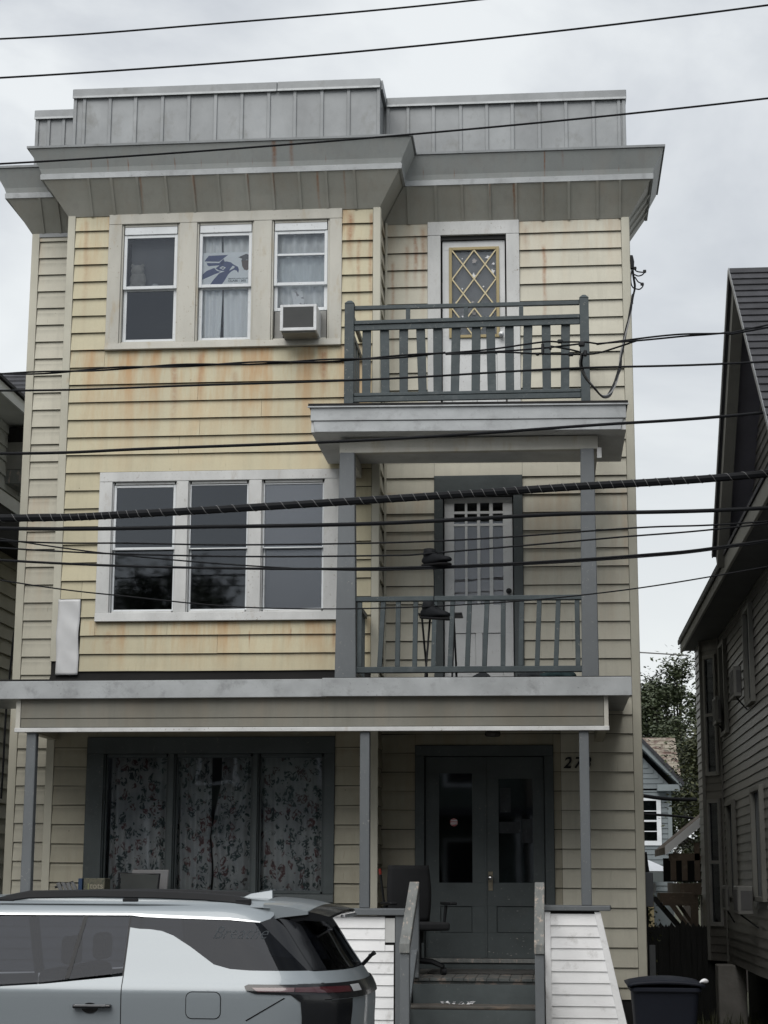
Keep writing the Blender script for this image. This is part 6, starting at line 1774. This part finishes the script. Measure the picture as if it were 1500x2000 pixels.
# ================================================================== overhead cables
CG = 'overhead cables across the front of the house'
YW = -5.5
def spline(pts, n=10):
    P = [Vector(p) for p in pts]
    P = [P[0] * 2 - P[1]] + P + [P[-1] * 2 - P[-2]]
    out = []
    for i in range(1, len(P) - 2):
        for k in range(n):
            t_ = k / n
            a, b, c, d = P[i - 1], P[i], P[i + 1], P[i + 2]
            out.append(0.5 * ((2 * b) + (c - a) * t_ + (2 * a - 5 * b + 4 * c - d) * t_ ** 2 + (3 * b - a - 3 * c + d) * t_ ** 3))
    out.append(P[-2])
    return out
def cable(uv, r, label, y=YW, ext=(True, True), mat=None, n=10, name='overhead_cable', group=CG):
    P = [ray(u, v, y) for u, v in uv]
    if ext[0]:
        d = P[0] - P[1]; d /= abs(d.x)
        P = [P[0] + d * 9 + Vector((0, 0, 0.9)), P[0] + d * 3 + Vector((0, 0, 0.12))] + P
    if ext[1]:
        d = P[-1] - P[-2]; d /= abs(d.x)
        P = P + [P[-1] + d * 3 + Vector((0, 0, 0.12)), P[-1] + d * 9 + Vector((0, 0, 0.9))]
    pts = spline(P, n)
    o = MB().tube(pts, r, 8).build(name, mat or M_cable, smooth=True)
    tag(o, label, 'cable', group)
    return o, pts
cable([(0, 76), (400, 48), (930, 0)], 0.0085, 'thin cable highest over the roof, leaving at the top edge')
cable([(0, 152), (750, 96), (1500, 10)], 0.009, 'second thin cable down, passing just above the parapet')
cable([(0, 320), (750, 267), (1500, 192)], 0.009, 'third thin cable down, crossing the grey cornice')
cable([(0, 763), (400, 752), (750, 740), (1100, 720), (1500, 706)], 0.009, 'thin cable crossing the balusters of the upper balcony')
cable([(0, 886), (300, 876), (750, 858), (1150, 831), (1500, 805)], 0.0125, 'cable crossing the white fascia of the upper balcony')
o, pts = cable([(0, 1012), (300, 1002), (750, 975), (1100, 952), (1500, 925)], 0.031, 'thick lashed telephone cable just above the lower balcony', n=24)
hel = []
for i in range(len(pts) * 8 - 8):
    a = i / 8; k = int(a); f_ = a - k
    p = pts[k].lerp(pts[min(k + 1, len(pts) - 1)], f_)
    ang = i * 0.50
    hel.append(p + Vector((0, math.cos(ang) * 0.0325, math.sin(ang) * 0.0325)))
hm = MB().tube(hel, 0.0022, 4).build('lashing_wire', M_wire, o)
cable([(0, 1032), (400, 1029), (750, 1022), (1100, 1004), (1500, 992)], 0.016, 'medium black cable right below the thick lashed one')
cable([(0, 1056), (250, 1061), (500, 1064), (870, 1056), (1240, 1031), (1500, 1018)], 0.007, 'thin wire just under the medium black cable', mat=M_cable)
cable([(0, 1070), (400, 1086), (750, 1085), (860, 1079), (1200, 1050), (1500, 1022)], 0.007, 'thin wire that the hanging shoes are looped over')
cable([(0, 1094), (450, 1110), (850, 1107), (1240, 1085), (1500, 1055)], 0.010, 'wire passing just under the upper hanging shoe')
cable([(0, 1052), (300, 1090), (620, 1112), (860, 1110), (1240, 1089), (1500, 1058)], 0.006, 'thin wire slanting down from the left edge to join the wire under the upper shoe')
cable([(0, 1133), (250, 1165), (500, 1187), (800, 1186), (1130, 1163), (1480, 1110)], 0.0055, 'lowest thin wire sagging across the lower windows')
# twisted service cable with taps in front of the upper balcony
def twisted(uv, r, label, y, k=3, R=0.012, ext=(True, True), per=0.6):
    t_ = thing('service_cable', label, 'cable', tuple(ray(*uv[0], y)), group=CG)
    P = [ray(u, v, y) for u, v in uv]
    if ext[0]:
        d = P[0] - P[1]; d /= abs(d.x); P = [P[0] + d * 9 + Vector((0, 0, .9)), P[0] + d * 3 + Vector((0, 0, .12))] + P
    if ext[1]:
        d = P[-1] - P[-2]; d /= abs(d.x); P = P + [P[-1] + d * 3 + Vector((0, 0, .12)), P[-1] + d * 9 + Vector((0, 0, .9))]
    pts = spline(P, 14)
    for j in range(k):
        q = []
        L_ = 0
        for i, p in enumerate(pts):
            if i: L_ += (pts[i] - pts[i - 1]).length
            a = 2 * math.pi * (L_ / per / 2 + j / k)
            q.append(p + Vector((0, math.cos(a), math.sin(a))) * R)
        MB().tube(q, r, 6).build('strand', M_cable, t_, smooth=True)
    return t_
sc = twisted([(0, 730), (250, 718), (350, 714), (690, 702), (870, 689)], 0.0075, 'twisted service cable coming from the left to the splice before the upper balcony', YW, 2, 0.009, (True, False))
twisted([(1165, 672), (1240, 664), (1330, 655), (1420, 650), (1500, 637)], 0.0075, 'twisted service cable leaving the splice towards the right edge', YW, 2, 0.010, (False, True), 0.9)
spc = thing('cable_splice', 'cluster of connectors and clamps in front of the right balcony post', 'connector', tuple(ray(1110, 680, YW)))
for uv in ([(870, 690), (960, 682), (1060, 668), (1095, 668), (1140, 668), (1165, 671)], [(870, 691), (980, 686), (1060, 680), (1130, 672)], [(870, 692), (980, 688), (1050, 691), (1130, 692), (1165, 690), (1200, 680), (1245, 665)], [(1075, 676), (1110, 682), (1135, 688)]):
    MB().tube(spline([ray(u, v, YW + random.uniform(-.02, .02)) for u, v in uv], 6), 0.0075, 6).build('tap_wire', M_cable, spc, smooth=True)
for (u, v, w_, h_) in ((1060, 682, .025, .095), (1094, 667, .045, .03), (1115, 692, .045, .028), (1136, 672, .05, .04), (1075, 680, .02, .03), (1050, 692, .03, .02), (1143, 690, .03, .05)):
    p = ray(u, v, YW - 0.02)
    MB().box(p.x - w_ / 2, p.x + w_ / 2, p.y - .02, p.y + .02, p.z - h_ / 2, p.z + h_ / 2).build('clamp', M_black, spc, bevel=0.008)
# drop from the splice to the house corner
dr = thing('service_drop', 'looping service drop from the splice up to the corner of the house', 'cable', tuple(ray(1180, 772, -2.5)))
uvs = [(1138, 690, -5.5), (1134, 712, -5.4), (1145, 738, -5.0), (1160, 757, -4.4), (1178, 775, -3.6), (1192, 768, -2.8), (1202, 745, -2.0), (1210, 720, -1.4), (1214, 690, -0.9), (1222, 650, -0.5), (1231, 610, -0.2), (1236, 575, -0.05)]
for j in range(3):
    q = [ray(u + (2 * math.sin(i * 1.7 + 2.1 * j)), v + 2 * math.cos(i * 1.3 + 2.1 * j), y) for i, (u, v, y) in enumerate(uvs)]
    MB().tube(spline(q, 6), 0.009, 6).build('strand', M_cable if j < 2 else M_wire, dr, smooth=True)
wh_ = thing('weatherhead', 'service weatherhead with looped wires at the top right corner of the house', 'weatherhead', (HX1 + .05, .05, 8.3))
MB().tube([ray(1231, 500, .03), ray(1233, 512, .03), ray(1234, 525, .03)], [0.03, 0.035, 0.026], 10).build('hood', M_black, wh_, smooth=True)
for uv in ([(1233, 520), (1237, 545), (1239, 562), (1236, 578)], [(1236, 522), (1239, 545), (1241, 560), (1237, 580)], [(1234, 525), (1232, 545), (1234, 558), (1239, 564)],
           [(1238, 524), (1244, 530), (1256, 532)], [(1239, 536), (1246, 539), (1254, 537), (1260, 531)], [(1240, 541), (1246, 550), (1252, 553)], [(1241, 564), (1249, 565), (1255, 560), (1257, 554)]):
    MB().tube(spline([ray(u, v, .03) for u, v in uv], 5), 0.0075, 6).build('wire_loop', M_cable, wh_, smooth=True)
for u, v in ((1259, 530), (1254, 555), (1240, 524)):
    p = ray(u, v, .03)
    MB().box(p.x - .018, p.x + .018, p.y - .015, p.y + .015, p.z - .016, p.z + .016).build('connector', M_black, wh_, bevel=0.005)
for v in (584, 592):
    MB().tube([ray(1229, v, .03), ray(1237, v, .03)], 0.006, 6).build('standoff', M_black, wh_)
# wires in the alley and at the left house
cable([(1246, 1274), (1345, 1280)], 0.012, 'faint thin wire across the pale sky between the two houses', y=14, ext=(False, False), mat=M_wire, group=None)
cable([(1240, 1552), (1300, 1560), (1362, 1562)], 0.03, 'thick black cable crossing the window of the rear house', y=10, ext=(False, False), group=None)
cable([(1240, 1590), (1308, 1593), (1370, 1600)], 0.02, 'black cable across the lower sashes of the rear house', y=10, ext=(False, False), group=None)
o, _ = cable([(40, 1205), (28, 1235), (24, 1270), (18, 1330)], 0.012, 'black drop wire down the left corner of the yellow house', y=0.12, ext=(False, False), group=None)
o, _ = cable([(14, 1362), (10, 1420), (6, 1500), (2, 1560)], 0.012, 'black drop wire below the porch roof at the left corner', y=0.12, ext=(False, False), group=None)

# ================================================================== shoes on the wire
def shoe(label, u, v, yaw_, tilt):
    t_ = thing('hanging_shoe', label, 'shoe', tuple(ray(u, v, YW)), group='shoes hanging from the wire', local=True, rot=(0, tilt, yaw_))
    M_sh = bpy.data.materials.get('black_shoe_leather') or M("black_shoe_leather", (0.008, 0.009, 0.011), 0.7, dark=0.3, bump=0.3, spec=0.15)
    st_ = [(-.135, .030, .035, .055), (-.115, .038, .075, .07), (-.07, .042, .085, .078), (-.02, .041, .075, .068), (.03, .043, .055, .05), (.08, .048, .040, .036), (.115, .042, .032, .028), (.14, .022, .022, .018)]
    rings = []
    for (x, w_, h_, _) in st_:
        rings.append([(x, w_ * math.cos(a) * (1 if math.sin(a) > -0.5 else .9), max(-0.028, h_ * 0.9 * math.sin(a) * (1 if math.sin(a) > 0 else .5))) for a in [2 * math.pi * k / 14 for k in range(14)]])
    mb = MB()
    vs = [p for r in rings for p in r]
    n_ = 14
    fs = [tuple(range(n_))[::-1], tuple(range((len(rings) - 1) * n_, len(rings) * n_))]
    for i in range(len(rings) - 1):
        for k in range(n_):
            fs.append((i * n_ + k, i * n_ + (k + 1) % n_, (i + 1) * n_ + (k + 1) % n_, (i + 1) * n_ + k))
    mb.add(vs, fs).build('upper', M_sh, t_, smooth='all')
    mb = MB().lathe([(0.036, 0.03), (0.040, 0.06), (0.036, 0.10), (0.028, 0.10), (0.03, 0.05)], (-0.085, 0, 0), 14)
    mb.v = [(x * 1.0 + (x + .085) * .35, y, z) for x, y, z in mb.v]
    mb.build('collar', M_sh, t_, smooth='all')
    out = [(-.14, .028), (-.10, .040), (0, .040), (.08, .050), (.13, .036), (.148, 0)]
    MB().xy(out + [(x, -y) for x, y in out[-2::-1]], -0.040, -0.024).build('sole', M("dark_rubber_sole", (0.012, 0.012, 0.013), 0.8, spec=0.1) if 'dark_rubber_sole' not in bpy.data.materials else bpy.data.materials['dark_rubber_sole'], t_, bevel=0.004)
    for k in range(4):
        x = -0.03 + k * .022
        MB().tube([(x, -.022, .072 - k * .011), (x + .012, 0, .082 - k * .012), (x, .022, .072 - k * .011)], 0.003, 5).build('lace', M_cable, t_)
    return t_
s1 = shoe('black laced shoe hooked on the wire, the upper of the hanging pair', 853, 1095, math.radians(-38), math.radians(3))
s2 = shoe('black shoe dangling by its lace, the lower of the hanging pair', 850, 1200, math.radians(-38), math.radians(8))
MB().tube(spline([tuple(ray(848, 1079, YW) - s2.location), tuple(ray(846, 1100, YW) - s2.location), tuple(ray(847, 1140, YW) - s2.location), tuple(ray(847, 1184, YW) - s2.location)], 5), 0.004, 5)
mbl = MB().tube(spline([ray(850, 1072, YW), ray(847, 1100, YW), ray(848, 1140, YW), ray(847, 1184, YW)], 5), 0.004, 5)
o = mbl.build('shoelace', M_cable); tag(o, 'long lace joining the two hanging shoes', 'lace')

# ================================================================== trees and weeds
def leaf_mat(name, a, b_, c):
    m, t, b = _new(name)
    p = _pos(t)
    n1 = _range(t, _noise(t, 1.1, 3, p), 0.35, 0.65)
    n2 = _range(t, _noise(t, 9, 2, p), 0.4, 0.7)
    cc = _mix(t, n1, a, b_)
    cc = _mix(t, _math(t, 'MULTIPLY', n2, 0.5), cc, c)
    t.links.new(cc, b.inputs['Base Color'])
    b.inputs['Roughness'].default_value = 0.55
    b.inputs['Subsurface Weight'].default_value = 0.0
    return m
M_bark = M("dark_bark", (0.05, 0.042, 0.035), 0.9, dark=0.4, bump=0.6)
def tree(name, label, base, crown_c, crown_r, clumps, per, leaf, mat, trunk_r, seed, cr=0.35, group=None, cat='tree'):
    random.seed(seed)
    t_ = thing(name, label, cat, base, group=group)
    bz = Vector(base); cc = Vector(crown_c)
    tr = MB()
    top = cc + Vector((0.1, 0, crown_r[2] * 0.05))
    tr.tube([bz - Vector((0, 0, .2)), bz.lerp(cc, 0.4) + Vector((.1, 0, 0)), cc - Vector((0, 0, crown_r[2] * .5)), top], [trunk_r, trunk_r * .8, trunk_r * .6, trunk_r * .2], 8)
    tr.build('trunk', M_bark, t_, smooth=True)
    cl = []
    lb = MB()
    for i in range(clumps):
        while True:
            q = Vector((random.uniform(-1, 1), random.uniform(-1, 1), random.uniform(-1, 1)))
            if 0.35 < q.length < 1: break
        q = q.normalized() * (q.length ** 0.6) * random.uniform(0.75, 1.08)
        c = cc + Vector((q.x * crown_r[0], q.y * crown_r[1], q.z * crown_r[2]))
        cl.append((c, random.uniform(0.6, 1.25) * cr))
        if i % 2 == 0:
            s_ = cc - Vector((0, 0, crown_r[2] * .5)) + Vector((0, 0, random.uniform(0, crown_r[2] * .6)))
            lb.tube([s_, s_.lerp(c, .5) + Vector((0, 0, -.1 * cr)), c], [trunk_r * .35, trunk_r * .22, trunk_r * .08], 5)
    lb.build('limb', M_bark, t_, smooth=True)
    mb = MB()
    for c, r in cl:
        for _ in range(per):
            d = Vector((random.gauss(0, 1), random.gauss(0, 1), random.gauss(0, .75)))
            p = c + d * r * 0.5
            n_ = Vector((random.gauss(0, .6), random.gauss(0, .6), 1)).normalized()
            u_ = n_.cross(Vector((random.gauss(0, 1), random.gauss(0, 1), random.gauss(0, 1)))).normalized()
            v_ = n_.cross(u_)
            s_ = leaf * random.uniform(.6, 1.3)
            mb.add([p - u_ * s_, p + v_ * s_ * .5, p + u_ * s_, p - v_ * s_ * .5], [(0, 1, 2, 3)])
    mb.build('crown', mat, t_, fix=False)
    return t_
M_lf1 = leaf_mat("dark_green_leaves", (0.035, 0.05, 0.022), (0.055, 0.072, 0.035), (0.09, 0.10, 0.055))
M_lf2 = leaf_mat("olive_leaves", (0.03, 0.042, 0.015), (0.055, 0.065, 0.02), (0.11, 0.105, 0.04))
tree('broadleaf_tree', 'tall airy broadleaf tree showing sky through its crown behind the rear house', (3.9, 35, 0), (3.75, 35, 5.7), (2.5, 2.2, 2.45), 150, 300, 0.070, M_lf1, 0.16, 3, 0.55)
tree('dense_tree', 'dense olive green tree leaning against the brown house down the alley', (3.3, 14, 0), (3.28, 14.5, 3.0), (0.95, 1.2, 2.3), 90, 340, 0.042, M_lf2, 0.12, 4, 0.36)
tree('dense_tree', 'dark full tree right of the lichened roof', (4.2, 30, 0), (4.0, 30.5, 3.6), (1.6, 1.2, 2.5), 90, 300, 0.062, M_lf1, 0.2, 5, 0.5)
tree('street_tree', 'leafy street tree across the road, mirrored in the second storey windows', (-11.6, -34, 0), (-11.6, -34, 7.4), (3.6, 3.2, 3.9), 90, 80, 0.20, M_lf1, 0.3, 6, 0.9)
# houses across the road behind the photographer: they are what the windows and the car mirror
def far_house(x0, x1, y0, h, rise, col_, label, nwin, storeys):
    t_ = thing('opposite_house', label, 'house', ((x0 + x1) / 2, y0, -0.2), group='houses across the road')
    mt = M("wall_" + label.split()[0], col_, 0.7, dark=0.15)
    b_ = bx('wall', mt, t_, x0, x1, y0 - 9, y0, -0.2, h)
    xm = (x0 + x1) / 2
    MB().xz([(x0 - .4, h), (x1 + .4, h), (xm, h + rise)], y0 - 9.3, y0 + .4).build('roof', M_shingle, t_)
    for s_ in range(storeys):
        for k in range(nwin):
            xc = x0 + (x1 - x0) * (k + .5) / nwin
            zc_ = 1.2 + s_ * 2.9
            f_ = bx('window', M_trimw, t_, xc - .55, xc + .55, y0 + .001, y0 + .05, zc_, zc_ + 1.6)
            bx('pane', M_gloss if 'gloss_black_trim' in bpy.data.materials else M_tar, f_, xc - .45, xc + .45, y0 + .051, y0 + .055, zc_ + .1, zc_ + 1.5)
    bx('porch_roof', M_shingle, t_, x0, x1, y0 + .01, y0 + 1.8, 3.3, 3.5)
    for k in range(3):
        xp = x0 + .1 + (x1 - x0 - .3) * k / 2
        bx('porch_post', M_trimw, t_, xp, xp + .12, y0 + 1.6, y0 + 1.72, -0.2, 3.3)
far_house(-30, -21.5, -28, 6.4, 2.6, (0.20, 0.10, 0.08), 'red brown gabled house across the road, farthest to one side', 3, 2)
far_house(-20, -11.5, -27.5, 6.2, 2.4, (0.22, 0.23, 0.24), 'grey gabled house across the road behind the street tree', 3, 2)
far_house(-10.2, -0.7, -28, 6.6, 2.4, (0.10, 0.12, 0.10), 'dark green gabled house across the road facing the parked car', 3, 2)
far_house(-0.65, 8.5, -27.5, 6.3, 2.6, (0.16, 0.14, 0.11), 'brown gabled house across the road facing the front door', 3, 2)
far_house(10, 18.5, -28, 6.5, 2.4, (0.24, 0.21, 0.15), 'tan gabled house across the road beyond the brown one', 3, 2)
tree('street_tree', 'round leafy tree behind the houses across the road, mirrored in the middle lower pane', (-3.6, -40, 0), (-4.2, -40, 6.4), (3.0, 3.0, 3.6), 60, 80, 0.20, M_lf1, 0.3, 16, 0.9)
# weeds at the foot of the brown house
random.seed(8)
mb = MB()
for _ in range(2600):
    x = random.uniform(1.2, 2.75); y = random.uniform(-3.5, 4.3)
    if x > 2.25 and random.random() < .4: continue
    h_ = random.uniform(.03, .16) * (1.6 if x > 1.9 else 1)
    a = random.uniform(0, 6.28); lx, ly = math.cos(a), math.sin(a)
    b_ = random.uniform(.004, .010)
    mb.add([(x - ly * b_, y + lx * b_, -0.035), (x + ly * b_, y - lx * b_, -0.035), (x + lx * h_ * .5, y + ly * h_ * .5, -0.035 + h_)], [(0, 1, 2)])
o = mb.build('weeds', M_lf2, fix=False); tag(o, 'low weeds and grass along the foot of the brown house', 'weeds'); o['kind'] = 'stuff'
random.seed(9)
mb = MB()
for (cx_, cy_, cz_, rr2) in ((1.13, 3.6, 0.55, .16), (1.18, 4.0, 1.25, .16), (1.12, 2.9, 0.25, .15)):
    for _ in range(160):
        p = Vector((cx_ + random.gauss(0, rr2 * .5), cy_ + random.gauss(0, rr2), cz_ + random.gauss(0, rr2 * .8)))
        u_ = Vector((random.gauss(0, 1), random.gauss(0, 1), random.gauss(0, 1))).normalized() * random.uniform(.015, .035)
        v_ = u_.cross(Vector((random.gauss(0, 1), random.gauss(0, 1), random.gauss(0, 1)))).normalized() * .012
        mb.add([p - u_, p + v_, p + u_, p - v_], [(0, 1, 2, 3)])
mb.tube([(1.13, 3.6, -.03), (1.15, 3.8, .6), (1.18, 4.0, 1.3)], .012, 5)
o = mb.build('alley_vine', M_lf2, fix=False); tag(o, 'scrappy climbing vine at the alley side of the yellow house', 'vine')
